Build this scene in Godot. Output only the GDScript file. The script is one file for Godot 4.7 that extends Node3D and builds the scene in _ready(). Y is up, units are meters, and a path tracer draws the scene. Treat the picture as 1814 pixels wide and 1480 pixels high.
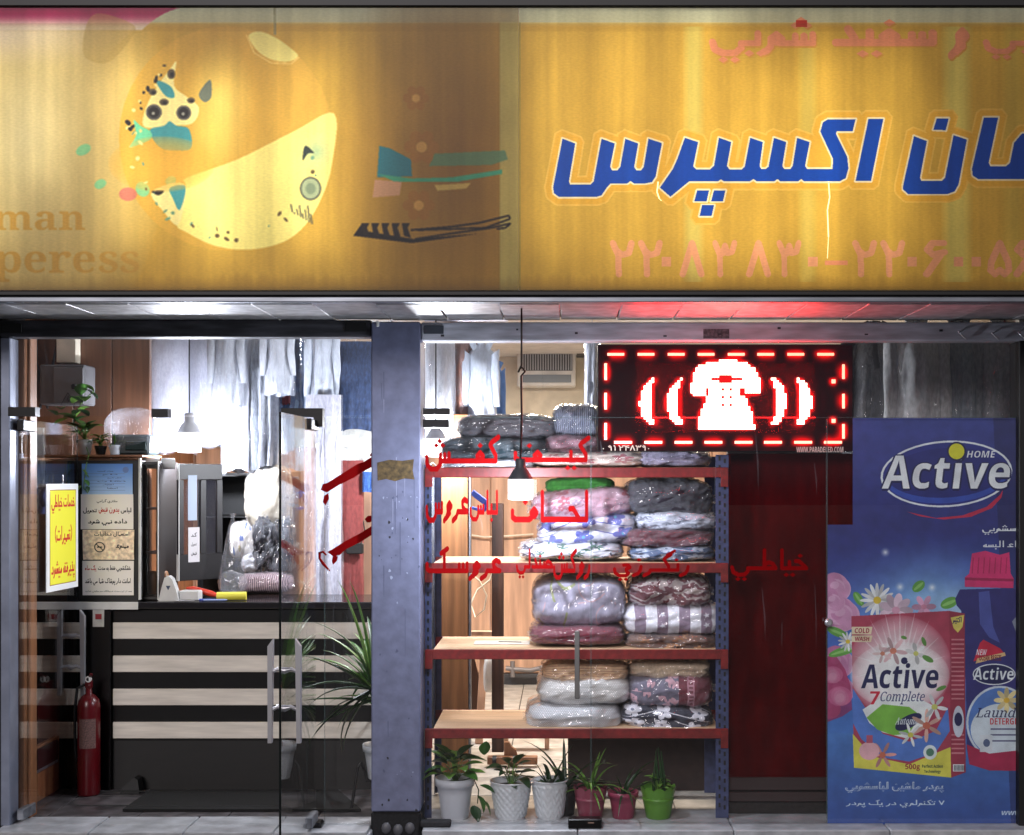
extends Node3D
# A dry cleaner's shop front at night: backlit sign, glass front, counter, clothes and bedding, LED sign, poster.
const STAND := 6.85          # metres from the glass front to the camera
const FOCAL := 2439.0        # survey scale: units per metre at one metre

var taken := {}
var kept := {}
var M := {}
var rng := RandomNumberGenerator.new()


func spot(u: float, v: float, z: float) -> Vector3:      # a surveyed bearing taken out to its real depth z
	return Vector3((u - 1000.0) * (STAND - z) / FOCAL, 1.72 - (v - 850.0) * (STAND - z) / FOCAL, z)


func span(p: float, z: float) -> float:
	return p * (STAND - z) / FOCAL


func rnd(a: float, b: float) -> float:
	return rng.randf_range(a, b)


# ------------------------------------------------------------------ shapes
class Sh:
	var st := SurfaceTool.new()
	var o := Vector3.ZERO
	func _init(origin := Vector3.ZERO):
		st.begin(Mesh.PRIMITIVE_TRIANGLES)
		o = origin

	func v(p: Vector3, uv := Vector2.ZERO) -> void:
		st.set_uv(uv)
		st.add_vertex(p - o)

	func tri(a: Vector3, b: Vector3, c: Vector3, out: Vector3) -> void:
		if (c - a).cross(b - a).dot(out) < 0.0:
			var t := b
			b = c
			c = t
		v(a); v(b); v(c)

	func quad(a: Vector3, b: Vector3, c: Vector3, d: Vector3, out: Vector3) -> void:
		tri(a, b, c, out)
		tri(a, c, d, out)

	func flat() -> void:
		st.set_smooth_group(-1)

	func smooth() -> void:
		st.set_smooth_group(0)

	func box(c: Vector3, s: Vector3, bv := 0.003, bs := Basis()) -> void:
		flat()
		var h := s * 0.5
		var b := minf(bv, minf(h.x, minf(h.y, h.z)) * 0.6)
		for a in 3:
			var u := (a + 1) % 3
			var w := (a + 2) % 3
			for sg in [-1.0, 1.0]:
				var ps := []
				for k in [[-1, -1], [-1, 1], [1, 1], [1, -1]]:
					var p := Vector3.ZERO
					p[a] = sg * h[a]
					p[u] = k[0] * (h[u] - b)
					p[w] = k[1] * (h[w] - b)
					ps.append(c + bs * p)
				var n := Vector3.ZERO
				n[a] = sg
				quad(ps[0], ps[1], ps[2], ps[3], bs * n)
				for sw in [-1.0, 1.0]:     # chamfer between face a and face u
					var qs := []
					for k in [[0, -1], [0, 1], [1, 1], [1, -1]]:
						var p := Vector3.ZERO
						p[a] = sg * (h[a] - (b if k[0] else 0.0))
						p[u] = sw * (h[u] - (0.0 if k[0] else b))
						p[w] = k[1] * (h[w] - b)
						qs.append(c + bs * p)
					var m := Vector3.ZERO
					m[a] = sg
					m[u] = sw
					quad(qs[0], qs[1], qs[2], qs[3], bs * m)
		for sx in [-1.0, 1.0]:
			for sy in [-1.0, 1.0]:
				for sz in [-1.0, 1.0]:
					var k := Vector3(sx, sy, sz)
					tri(c + bs * (k * (h - Vector3(0, b, b))), c + bs * (k * (h - Vector3(b, 0, b))), c + bs * (k * (h - Vector3(b, b, 0))), bs * k)

	func span_box(lo: Vector3, hi: Vector3, bv := 0.003) -> void:
		box((lo + hi) * 0.5, (hi - lo).abs(), bv)

	func bar(a: Vector3, b: Vector3, w: float, d: float, bv := 0.002, side := Vector3.RIGHT) -> void:   # square bar from a to b
		var y := (b - a).normalized()
		var x := (side - y * side.dot(y)).normalized()
		box((a + b) * 0.5, Vector3(w, a.distance_to(b), d), bv, Basis(x, y, x.cross(y)))

	func tube(ps: Array, r, sides := 8, caps := true) -> void:
		smooth()
		var rings := []
		var up := Vector3.UP
		for i in ps.size():
			var t: Vector3 = (ps[mini(i + 1, ps.size() - 1)] - ps[maxi(i - 1, 0)]).normalized()
			if absf(t.dot(up)) > 0.95:
				up = Vector3.FORWARD if absf(t.z) < 0.9 else Vector3.RIGHT
			var x := t.cross(up).normalized()
			up = x.cross(t).normalized()
			var rr: float = r[i] if r is Array else r
			var ring := []
			for k in sides:
				var a := TAU * k / sides
				ring.append(ps[i] + (x * cos(a) + up * sin(a)) * rr)
			rings.append(ring)
		for i in ps.size() - 1:
			for k in sides:
				var k2 := (k + 1) % sides
				quad(rings[i][k], rings[i][k2], rings[i + 1][k2], rings[i + 1][k], (rings[i][k] + rings[i][k2]) * 0.5 - ps[i])
		if caps:
			flat()
			for e in [0, ps.size() - 1]:
				var out: Vector3 = ps[e] - ps[1 if e == 0 else e - 1]
				for k in range(1, sides - 1):
					tri(rings[e][0], rings[e][k], rings[e][k + 1], out)
			smooth()

	static func eased(w: float, e: float) -> float:      # 0..1, rows packed closer towards both ends
		var k := 2.0 * w - 1.0
		return 0.5 + 0.5 * signf(k) * (1.0 - pow(1.0 - absf(k), e))

	# sheet of nu x nv cells, f(u, v) gives the point; uvs run 0..1
	func grid(nu: int, nv: int, f: Callable, out := Vector3.ZERO, uvs := Vector2.ONE, turned := false, ends := 1.0) -> void:
		smooth()
		var ps := []
		for j in nv + 1:
			var row := []
			for i in nu + 1:
				row.append(f.call(float(i) / nu, float(j) / nv))
			ps.append(row)
		for j in nv:
			for i in nu:
				var a: Vector3 = ps[j][i]
				var b: Vector3 = ps[j][i + 1]
				var c: Vector3 = ps[j + 1][i + 1]
				var d: Vector3 = ps[j + 1][i]
				var ua := Vector2(float(i) / nu, float(j) / nv) * uvs
				var uc := Vector2(float(i + 1) / nu, float(j + 1) / nv) * uvs
				if ends != 1.0:
					ua.y = eased(float(j) / nv, ends) * uvs.y
					uc.y = eased(float(j + 1) / nv, ends) * uvs.y
				var ub := Vector2(uc.x, ua.y)
				var ud := Vector2(ua.x, uc.y)
				if turned:
					ua = Vector2(ua.y, ua.x)
					ub = Vector2(ub.y, ub.x)
					uc = Vector2(uc.y, uc.x)
					ud = Vector2(ud.y, ud.x)
				if out != Vector3.ZERO and (c - a).cross(b - a).dot(out) < 0.0:
					v(a, ua); v(c, uc); v(b, ub)
					v(a, ua); v(d, ud); v(c, uc)
				else:
					v(a, ua); v(b, ub); v(c, uc)
					v(a, ua); v(c, uc); v(d, ud)

	func lathe(profile: Array, sides: int, at: Vector3, scallop := 0.0, lobes := 0) -> void:   # profile: Vector2(radius, height)
		grid(sides, profile.size() - 1, func(u: float, w: float) -> Vector3:
			var p: Vector2 = profile[int(round(w * (profile.size() - 1)))]
			var a := TAU * u
			var y := p.y
			if lobes and p.y > 0.0 and int(round(w * (profile.size() - 1))) >= profile.size() - 3:
				y -= scallop * (1.0 - absf(sin(a * lobes * 0.5)))
			return at + Vector3(cos(a) * p.x, y, sin(a) * p.x))

	# a flat outline in the plane z = 0 of `bs`, drawn out by `depth` towards +z
	func plate(pts: PackedVector2Array, z: float, depth: float, at := Vector3.ZERO, bs := Basis()) -> void:
		flat()
		var tris := Geometry2D.triangulate_polygon(pts)
		var n := bs.z
		for i in range(0, tris.size(), 3):
			var q := []
			for k in 3:
				var p := pts[tris[i + k]]
				q.append(at + bs * Vector3(p.x, p.y, z + depth))
			tri(q[0], q[1], q[2], n)
		var cx := Vector2.ZERO
		var way := -1.0 if Geometry2D.is_polygon_clockwise(pts) else 1.0
		for i in pts.size():
			var p := pts[i]
			var q := pts[(i + 1) % pts.size()]
			var e := (q - p).rotated(-PI / 2) * way
			quad(at + bs * Vector3(p.x, p.y, z), at + bs * Vector3(q.x, q.y, z), at + bs * Vector3(q.x, q.y, z + depth), at + bs * Vector3(p.x, p.y, z + depth), bs * Vector3(e.x, e.y, 0))

	# a thin printed panel: face with uvs towards +z of bs, and plain edges
	func panel(c: Vector3, w: float, h: float, d: float, bs := Basis(), sheet := false) -> void:
		flat()
		var x := bs.x * w * 0.5
		var y := bs.y * h * 0.5
		var z := bs.z * d
		var p := [c - x + y + z, c + x + y + z, c + x - y + z, c - x - y + z]
		var uv := [Vector2(0, 0), Vector2(1, 0), Vector2(1, 1), Vector2(0, 1)]
		for k in [0, 1, 2, 0, 2, 3]:
			v(p[k], uv[k])
		if sheet:
			return
		for k in 4:
			var a: Vector3 = p[k]
			var b: Vector3 = p[(k + 1) % 4]
			var ua: Vector2 = uv[k].lerp(Vector2(0.5, 0.5), 0.01)
			var ub: Vector2 = uv[(k + 1) % 4].lerp(Vector2(0.5, 0.5), 0.01)
			v(a, ua); v(a - z, ua); v(b - z, ub)
			v(a, ua); v(b - z, ub); v(b, ub)
		for k in [0, 2, 1, 0, 3, 2]:
			v(p[k] - z, Vector2(0.01, 0.01))

	func done() -> ArrayMesh:
		st.generate_normals()
		return st.commit()


# ------------------------------------------------------------------ print: a canvas for flat printed matter, in any units
class Cv:
	var im: Image
	var s := 1.0
	var sy := 1.0
	var o := Vector2.ZERO
	func _init(w: int, h: int, base: Color, lo := Vector2.ZERO, hi := Vector2.ONE):
		im = Image.create(w, h, false, Image.FORMAT_RGBA8)
		im.fill(base)
		o = lo
		s = w / (hi.x - lo.x)
		sy = h / (hi.y - lo.y)

	func put(x: int, y: int, c: Color) -> void:
		if c.a >= 1.0:
			im.set_pixel(x, y, c)
		else:
			var b := im.get_pixel(x, y)
			im.set_pixel(x, y, Color(lerpf(b.r, c.r, c.a), lerpf(b.g, c.g, c.a), lerpf(b.b, c.b, c.a)))

	func poly(pts: PackedVector2Array, c: Color) -> void:
		var q := PackedVector2Array()
		var lo := INF
		var hi := -INF
		for p in pts:
			var t := (p - o) * Vector2(s, sy)
			q.append(t)
			lo = minf(lo, t.y)
			hi = maxf(hi, t.y)
		for y in range(maxi(0, int(floor(lo))), mini(im.get_height() - 1, int(ceil(hi))) + 1):
			var yy := y + 0.5
			var xs := []
			for i in q.size():
				var a := q[i]
				var b := q[(i + 1) % q.size()]
				if (a.y <= yy) != (b.y <= yy):
					xs.append(a.x + (yy - a.y) / (b.y - a.y) * (b.x - a.x))
			xs.sort()
			for k in range(0, xs.size() - 1, 2):
				var x0 := maxi(0, int(round(xs[k])))
				var x1 := mini(im.get_width(), int(round(xs[k + 1])))
				if x1 <= x0:
					continue
				if c.a >= 1.0:
					im.fill_rect(Rect2i(x0, y, x1 - x0, 1), c)
				else:
					for x in range(x0, x1):
						put(x, y, c)

	func organic(pts: PackedVector2Array, c: Color) -> void:      # the same outline, rounded through its corners
		var q := PackedVector2Array()
		var n := pts.size()
		for i in n:
			for k in 5:
				q.append(pts[i].cubic_interpolate(pts[(i + 1) % n], pts[(i + n - 1) % n], pts[(i + 2) % n], k / 5.0))
		poly(q, c)

	func rect(x0: float, y0: float, x1: float, y1: float, c: Color) -> void:
		poly(PackedVector2Array([Vector2(x0, y0), Vector2(x1, y0), Vector2(x1, y1), Vector2(x0, y1)]), c)

	func oval(x: float, y: float, rx: float, ry: float, c: Color, turn := 0.0) -> void:
		var p := PackedVector2Array()
		for k in 40:
			p.append(Vector2(x, y) + Vector2(cos(TAU * k / 40) * rx, sin(TAU * k / 40) * ry).rotated(turn))
		poly(p, c)

	func line(ps: Array, w: float, c: Color) -> void:
		for k in ps.size() - 1:
			var d: Vector2 = (ps[k + 1] - ps[k]).normalized().orthogonal() * w * 0.5
			poly(PackedVector2Array([ps[k] + d, ps[k + 1] + d, ps[k + 1] - d, ps[k] - d]), c)

	func soft(x: float, y: float, rx: float, ry: float, c: Color, power := 1.0) -> void:   # soft-edged printed patch
		var a := (Vector2(x - rx, y - ry) - o) * Vector2(s, sy)
		var b := (Vector2(x + rx, y + ry) - o) * Vector2(s, sy)
		for j in range(maxi(0, int(a.y)), mini(im.get_height(), int(b.y) + 1)):
			for i in range(maxi(0, int(a.x)), mini(im.get_width(), int(b.x) + 1)):
				var d := Vector2((i - (a.x + b.x) * 0.5) / ((b.x - a.x) * 0.5), (j - (a.y + b.y) * 0.5) / ((b.y - a.y) * 0.5)).length()
				if d < 1.0:
					put(i, j, Color(c.r, c.g, c.b, c.a * pow(1.0 - d, power)))

	func fade(y0: float, y1: float, c0: Color, c1: Color, x0 := -1e6, x1 := 1e6) -> void:
		var a := int((y0 - o.y) * sy)
		var b := int((y1 - o.y) * sy)
		var xa := clampi(int((x0 - o.x) * s), 0, im.get_width())
		var xb := clampi(int((x1 - o.x) * s), 0, im.get_width())
		for j in range(maxi(0, a), mini(im.get_height(), b)):
			var c := c0.lerp(c1, float(j - a) / maxf(1, b - a))
			if c.a >= 1.0:
				im.fill_rect(Rect2i(xa, j, xb - xa, 1), c)
			else:
				for i in range(xa, xb):
					put(i, j, c)

	func hulls(hs: Array, c: Color) -> void:
		for h in hs:
			poly(h, c)

	func wear(freq: float, amount: float, seed_: int, stretch := Vector2.ONE) -> void:
		var n := FastNoiseLite.new()
		n.seed = seed_
		n.frequency = freq
		n.fractal_octaves = 4
		for y in im.get_height():
			for x in im.get_width():
				var k := 1.0 + amount * n.get_noise_2d(x * stretch.x, y * stretch.y)
				var c := im.get_pixel(x, y)
				im.set_pixel(x, y, Color(c.r * k, c.g * k, c.b * k))

	func soften(k: int) -> void:      # ink that has bled
		var w := im.get_width()
		var h := im.get_height()
		im.resize(w / k, h / k, Image.INTERPOLATE_LANCZOS)
		im.resize(w, h, Image.INTERPOLATE_CUBIC)

	func band(x0: float, x1: float, y0: float, y1: float, c: Color) -> void:      # a pale soft-edged band, tube light painted into the print
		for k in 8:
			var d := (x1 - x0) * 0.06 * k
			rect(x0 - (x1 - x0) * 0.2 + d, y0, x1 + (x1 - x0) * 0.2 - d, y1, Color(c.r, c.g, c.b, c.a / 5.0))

	func tex() -> ImageTexture:
		return ImageTexture.create_from_image(im)


# ------------------------------------------------------------------ Persian lettering, written with a broad pen
# strokes per form, x runs leftwards from the letter's right edge, y up from the baseline: "width|stroke;stroke" (stroke: x,y x,y ...)
const PEN := {
	"alef": ["1.5|.7,6 .7,0", "1.7|0,0 .9,0 .9,6"],
	"tooth": ["2.0|.6,2.1 .6,0 2,0", "2.0|0,0 2,0;1,2.1 1,0"],
	"beh": ["6.6|.7,1.8 .6,.5 1.3,0 5.2,0 6,.5 6,1.8", "6.6|0,0 5.4,0 6.1,.5 6.1,1.8;.9,1.6 .9,0"],
	"noon": ["5.2|.9,1.6 1,-.6 1.9,-2 3.6,-2 4.5,-.8 4.6,1.2", "5|0,0 .9,0 1,-.8 1.9,-2 3.5,-2 4.4,-.8 4.5,1.2"],
	"yeh": ["5.6|2.6,1.9 1.3,1.9 .8,1 1.9,.3 1.8,-.6 1.2,-1.3 2,-2.2 3.8,-2.2 5,-1.2 5.2,.4", "5.2|0,0 .9,0 .9,-1 1.7,-2.1 3.4,-2.2 4.6,-1.3 4.9,.3"],
	"hah": ["3.4|2.8,2.4 1.9,2.3 .3,.3;.1,0 3.4,0", "3.6|0,0 3.6,0;3,2.4 2.1,2.4 .6,.3", "4|2.9,1.9 1,1.8 2.6,.2 3,-1.4 2.2,-2.9 .6,-2.9"],
	"dal": ["3.1|1.3,2.7 .5,.7 .7,0 2.9,0", "3.1|0,0 2.9,0;1.5,2.7 .8,.9 .8,0"],
	"reh": ["2.4|.6,1.3 .8,0 1.4,-1.3 2.8,-2.1", "2.3|0,0 .7,0 1.2,-1.2 2.6,-2.1"],
	"seen": ["4.2|.5,1.9 .5,0 4.2,0;1.7,1.6 1.7,0;2.9,1.6 2.9,0", "4.2|0,0 4.2,0;.7,1.8 .7,0;1.9,1.6 1.9,0;3.1,1.6 3.1,0", "7|.5,1.9 .5,0 2.9,0 3,-.9 3.8,-2 5.4,-2 6.3,-.9 6.4,1;1.7,1.6 1.7,0;2.9,1.6 2.9,0", "7|0,0 2.9,0 3,-.9 3.8,-2 5.4,-2 6.3,-.9 6.4,1;.7,1.8 .7,0;1.8,1.6 1.8,0;2.9,1.6 2.9,0"],
	"sad": ["5.4|.3,0 .8,1.2 2.2,2 3.4,1.6 3.5,.5 2.9,0 .3,0;2.9,0 5.4,0;4.4,1.5 4.4,0", "5.4|0,0 5.4,0;.4,.2 .9,1.3 2.2,2 3.4,1.5 3.4,.3;4.4,1.5 4.4,0", "8|0,0 4.3,0 4.4,-.9 5.1,-2 6.4,-2 7.2,-.9 7.3,1;.4,.2 .9,1.3 2.2,2 3.4,1.5 3.4,.3;4.3,1.5 4.3,0"],
	"tah": ["4.4|.4,.2 1,1.5 2,2 2.9,1.5 3.2,.3;0.3,0 4.4,0;3.1,6 3.2,0", "4.4|0,0 4.4,0;.5,.2 1.1,1.6 2.1,2.1 3,1.5 3.3,.3;3.2,6 3.3,0"],
	"ain": ["3.4|.4,2.4 1.4,2.9 2.3,2.3 2.1,1.1 1.2,.3 .3,0 3.4,0", "3|0,0 3,0;.7,0 .5,1.7 2.5,1.7 1.9,0"],
	"feh": ["2.8|.9,2.3 .2,1.5 .9,.7 1.7,1.5 .9,2.3;1.7,1.5 1.6,.4 .8,0 2.8,0", "2.6|0,0 2.6,0;1.3,0 .5,1.2 1.3,2.1 2.1,1.2 1.3,0", "7.4|.9,2.3 .2,1.5 .9,.7 1.7,1.5 .9,2.3;1.7,1.5 1.6,.4 2.3,0 6,0 6.8,.5 6.8,1.8", "7.4|0,0 6,0 6.8,.5 6.8,1.8;1.3,0 .5,1.2 1.3,2.1 2.1,1.2 1.3,0"],
	"kaf": ["3.6|.2,6 2,4.6 2.3,4 .9,1.4 .9,0 3.6,0", "3.6|0,0 3.6,0;.5,6 2.3,4.6 2.5,4 1.2,1.4 1.2,0", "7|.2,6 2,4.6 1,.6 1.4,0 5.6,0 6.4,.5 6.4,1.8", "7|0,0 5.6,0 6.4,.5 6.4,1.8;.2,6 2.2,4.7;1.2,5.2 1.2,0"],
	"lam": ["2.2|.7,6 .7,0 2.2,0", "2.2|0,0 2.2,0;1,6 1,0", "5|.9,6 1,-.8 1.9,-2 3.4,-2 4.3,-.8 4.4,1", "5|0,0 1,0;1,6 1,-.8 1.9,-2 3.4,-2 4.3,-.8 4.4,1"],
	"meem": ["3|.9,1.6 .2,.7 .9,-.1 1.8,.6 .9,1.6;1,0 3,0", "2.6|0,0 2.6,0;.6,0 .7,-1 1.6,-1 1.8,0", "2.8|.9,1.6 .2,.7 .9,-.1 1.8,.6 .9,1.6;1.8,.6 2,-3.2", "2.8|0,0 .6,0;1.2,.9 .5,.1 1.2,-.7 2,.1 1.2,.9;2,0 2.2,-3.4"],
	"waw": ["3|1.1,2.1 .3,1.3 1.1,.5 1.9,1.3 1.1,2.1;1.9,1.3 1.7,-.6 2.2,-1.4 .9,-.3;1.8,-.3 2.4,-1.4 3.2,-2.1", "2.8|0,0 .8,0;1.3,1.9 .6,1 1.3,.1 2.1,1 1.3,1.9;2.1,1 2.1,-.6 2.6,-1.6 3.2,-2"],
	"heh": ["3.2|.4,0 .4,1.6 1.4,2.6 2.4,1.4 1.5,.4 .4,.6;.3,0 3.2,0", "3|0,0 3,0;.7,0 .8,1.9 2.2,1.4 2,-.9 .9,-.9 .8,0", "2.8|1.3,2.3 .4,1.1 .9,0 1.9,0 2.3,1 1.3,2.3", "2.6|0,0 .6,0;.7,2.4 .6,0 2.1,0 2,1.2 .8,1.8"],
}
# letter: [shape at start/middle, shape at end, dots (n above > 0, below < 0), joins on]
const LETTER := {
	"ا": ["alef", "alef", 0, 0], "آ": ["alef", "alef", 0, 0], "ب": ["tooth", "beh", -1, 1], "پ": ["tooth", "beh", -3, 1], "ت": ["tooth", "beh", 2, 1], "ن": ["tooth", "noon", 1, 1], "ی": ["tooth", "yeh", -2, 1],
	"ج": ["hah", "hah", -1, 1], "چ": ["hah", "hah", -3, 1], "ح": ["hah", "hah", 0, 1], "خ": ["hah", "hah", 1, 1], "د": ["dal", "dal", 0, 0], "ذ": ["dal", "dal", 1, 0], "ر": ["reh", "reh", 0, 0], "ز": ["reh", "reh", 1, 0],
	"س": ["seen", "seen", 0, 1], "ش": ["seen", "seen", 3, 1], "ص": ["sad", "sad", 0, 1], "ض": ["sad", "sad", 1, 1], "ط": ["tah", "tah", 0, 1], "ع": ["ain", "ain", 0, 1], "غ": ["ain", "ain", 1, 1],
	"ف": ["feh", "feh", 1, 1], "ق": ["feh", "feh", 2, 1], "ک": ["kaf", "kaf", 0, 1], "گ": ["kaf", "kaf", 9, 1], "ل": ["lam", "lam", 0, 1], "م": ["meem", "meem", 0, 1], "و": ["waw", "waw", 0, 0], "ه": ["heh", "heh", 0, 1],
}
const DIGIT := ["1,1.6 1,1.9", ".6,5 1.2,3.6 1.3,0", ".1,5 .9,3.2 1,0;.8,3.7 1.5,3.1 2.5,3.4 2.9,5", ".1,5 .9,3.2 1,0;.8,3.7 1.4,3.3 1.8,4.6 2.2,3.4 3,3.6 3.4,5", ".1,5 .9,3.2 1,0;2.8,4.8 1.4,4.4 1.2,3.4 2.8,3", "1.6,4.8 .4,2 .3,.8 .9,.2 1.6,.8 2.3,.2 2.9,.8 2.8,2 1.6,4.8", "2.7,4.8 1.3,4.8 .7,3.8 1.4,3 2.8,3.4;2.3,3 .6,0", ".2,5 1.6,0 3,5", ".2,0 1.6,5 3,0", "1.6,4.8 .6,4 1.6,3 2.4,3.8 1.6,4.8;2.4,3.8 2.5,0"]


func nib_hulls(strokes: String, at: Vector2, mirror: float, nib: Vector2, to: Array) -> void:
	for part in strokes.split(";"):
		var ps := []
		for w in part.split(" ", false):
			var c := w.split(",")
			ps.append(at + Vector2(mirror * c[0].to_float(), c[1].to_float()))
		for i in ps.size() - 1:
			var cloud := PackedVector2Array()
			for e in [ps[i], ps[i + 1]]:
				for k in 8:
					cloud.append(e + Vector2(cos(TAU * (k + 0.5) / 8) * nib.x, sin(TAU * (k + 0.5) / 8) * nib.y))
			var hull := Geometry2D.convex_hull(cloud)
			hull.remove_at(hull.size() - 1)
			to.append(hull)


func dots(n: int, x: float, y: float, r: float, to: Array) -> void:
	var at := [[], [Vector2(0, 0)], [Vector2(-0.75, 0), Vector2(0.75, 0)], [Vector2(-0.75, 0), Vector2(0.75, 0), Vector2(0, 1.3 if y > 0 else -1.3)]]
	for p in at[n]:
		to.append(PackedVector2Array([Vector2(-x + p.x * r * 1.5, y + p.y * r * 1.2) + Vector2(0, r), Vector2(-x + p.x * r * 1.5, y + p.y * r * 1.2) + Vector2(r, 0), Vector2(-x + p.x * r * 1.5, y + p.y * r * 1.2) - Vector2(0, r), Vector2(-x + p.x * r * 1.5, y + p.y * r * 1.2) - Vector2(r, 0)]))


# convex pieces of a written line, fitted into the rectangle lo..hi (y_down: canvas units)
func written(text: String, lo: Vector2, hi: Vector2, y_down := true, nib := Vector2(0.42, 0.6)) -> Array:
	var hs := []
	var x := 0.0
	var joined := false
	for i in text.length():
		var ch := text[i]
		var d := "۰۱۲۳۴۵۶۷۸۹".find(ch)
		if ch == " ":
			x += 2.0
			joined = false
			continue
		if ch == "ـ":
			nib_hulls("0,0 2,0", Vector2(-x, 0), -1.0, nib, hs)
			x += 2.0
			continue
		if ch == "(" or ch == ")":
			nib_hulls("1.9,6.4 .5,4 .5,1.6 1.9,-1" if ch == "(" else ".4,6.4 1.8,4 1.8,1.6 .4,-1", Vector2(-x, 0), -1.0, nib * 0.8, hs)
			x += 2.9
			joined = false
			continue
		if d >= 0:
			nib_hulls(DIGIT[d], Vector2(-x - 3.4, 0), 1.0, nib, hs)
			x += 3.8
			joined = false
			continue
		if not LETTER.has(ch):
			continue
		var l: Array = LETTER[ch]
		var nxt := text[i + 1] if i + 1 < text.length() else " "
		var on: bool = l[3] == 1 and (LETTER.has(nxt) or nxt == "ـ")
		var forms: Array = PEN[l[0] if on else l[1]]
		var n: int = (1 if joined else 0) if on else ((forms.size() - 1 if joined else forms.size() - 2) if forms.size() > 1 else 0)
		if forms.size() == 3 and not on:
			n = 2
		if forms.size() == 3 and on:
			n = 1 if joined else 0
		var g: PackedStringArray = forms[n].split("|")
		nib_hulls(g[1], Vector2(-x, 0), -1.0, nib, hs)
		var w := g[0].to_float()
		var k: int = l[2]
		var mid := w * 0.5 if w < 6 else w * 0.45
		if k == 9:
			nib_hulls("-.5,7.4 1.7,5.8", Vector2(-x, 0), -1.0, nib * 0.8, hs)
		elif k > 0:
			dots(k, x + mid, 3.9 if l[0] != "hah" else 4.2, 0.72, hs)
		elif k < 0:
			dots(-k, x + mid, -2.2 if w < 5 or l[1] == "beh" else -3.6, 0.72, hs)
		x += w
		joined = l[3] == 1
		if not joined:
			x += 0.5
	var a := Vector2(INF, INF)
	var b := Vector2(-INF, -INF)
	for h in hs:
		for p in h:
			a = Vector2(minf(a.x, p.x), minf(a.y, p.y))
			b = Vector2(maxf(b.x, p.x), maxf(b.y, p.y))
	var out := []
	for h in hs:
		var q := PackedVector2Array()
		for p in h:
			var t: Vector2 = (p - a) / (b - a)
			if y_down:
				t.y = 1.0 - t.y
			q.append(lo + t * (hi - lo))
		out.append(q)
	return out


var fonts := {}
func latin(text: String, face: String, lo: Vector2, hi: Vector2, bold := true, slant := 0.0, arc := 0.0) -> Array:   # triangles of Latin lettering in canvas units (y down)
	var key := face + str(bold)
	if not fonts.has(key):
		var f := SystemFont.new()
		f.font_names = [face]
		f.font_weight = 700 if bold else 400
		fonts[key] = f
	var t := TextMesh.new()
	t.font = fonts[key]
	t.text = text
	t.font_size = 48
	t.pixel_size = 0.01
	t.depth = 0.0
	t.curve_step = 2.0
	var arr := t.get_mesh_arrays()
	var vs: PackedVector3Array = arr[Mesh.ARRAY_VERTEX]
	var ix: PackedInt32Array = arr[Mesh.ARRAY_INDEX]
	var a := Vector2(INF, INF)
	var b := Vector2(-INF, -INF)
	for p in vs:
		a = Vector2(minf(a.x, p.x), minf(a.y, p.y))
		b = Vector2(maxf(b.x, p.x), maxf(b.y, p.y))
	var out := []
	for i in range(0, ix.size(), 3):
		var q := PackedVector2Array()
		for k in 3:
			var p := vs[ix[i + k]]
			var r := (Vector2(p.x, p.y) - a) / (b - a)
			r.x += slant * (r.y - 0.5) * (hi.y - lo.y) / (hi.x - lo.x)
			r.y -= arc * (r.x - 0.5) * (r.x - 0.5)
			q.append(lo + Vector2(r.x, 1.0 - r.y) * (hi - lo))
		out.append(q)
	return out


# ------------------------------------------------------------------ materials
func noise_tex(freq: float, lo: float, hi: float, seed_: int, kind := FastNoiseLite.TYPE_SIMPLEX_SMOOTH, oct := 4, ridged := false) -> NoiseTexture2D:
	var key := "n%s %s %s %s %s %s %s" % [freq, lo, hi, seed_, kind, oct, ridged]
	if kept.has(key):
		return kept[key]
	var n := FastNoiseLite.new()
	n.noise_type = kind
	n.frequency = freq
	n.seed = seed_
	n.fractal_octaves = oct
	if ridged:
		n.fractal_type = FastNoiseLite.FRACTAL_RIDGED
	var t := NoiseTexture2D.new()
	t.width = 512
	t.height = 512
	t.seamless = true
	t.noise = n
	var g := Gradient.new()
	g.set_color(0, Color(lo, lo, lo))
	g.set_color(1, Color(hi, hi, hi))
	t.color_ramp = g
	kept[key] = t
	return t


func normal_tex(freq: float, strength: float, seed_: int, ridged := false, oct := 4) -> NoiseTexture2D:
	var key := "m%s %s %s %s" % [freq, strength, seed_, ridged]
	if kept.has(key):
		return kept[key]
	var n := FastNoiseLite.new()
	n.frequency = freq
	n.seed = seed_
	n.fractal_octaves = oct
	if ridged:
		n.fractal_type = FastNoiseLite.FRACTAL_RIDGED
	var t := NoiseTexture2D.new()
	t.width = 512
	t.height = 512
	t.seamless = true
	t.as_normal_map = true
	t.bump_strength = strength
	t.noise = n
	kept[key] = t
	return t


func paint(c: Color, rough := 0.6, metal := 0.0, worn := 0.0, scale := Vector3(1, 1, 1), bump := 0.0, seed_ := 1, freq := 0.01) -> StandardMaterial3D:
	var m := StandardMaterial3D.new()
	m.albedo_color = c
	m.roughness = rough
	m.metallic = metal
	m.cull_mode = BaseMaterial3D.CULL_DISABLED
	if worn > 0.0:
		m.albedo_texture = noise_tex(0.01 if freq < 0.015 else 0.02, 1.0 - (0.15 if worn < 0.2 else 0.28 if worn < 0.36 else 0.5), 1.0, seed_ % 3)
		m.uv1_triplanar = true
		m.uv1_world_triplanar = true
		m.uv1_scale = scale
	if bump > 0.0:
		m.normal_enabled = true
		m.normal_texture = normal_tex(0.02, 6.0, 1)
		m.normal_scale = bump
		m.uv1_triplanar = true
		m.uv1_world_triplanar = true
		m.uv1_scale = scale
	return m


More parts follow.
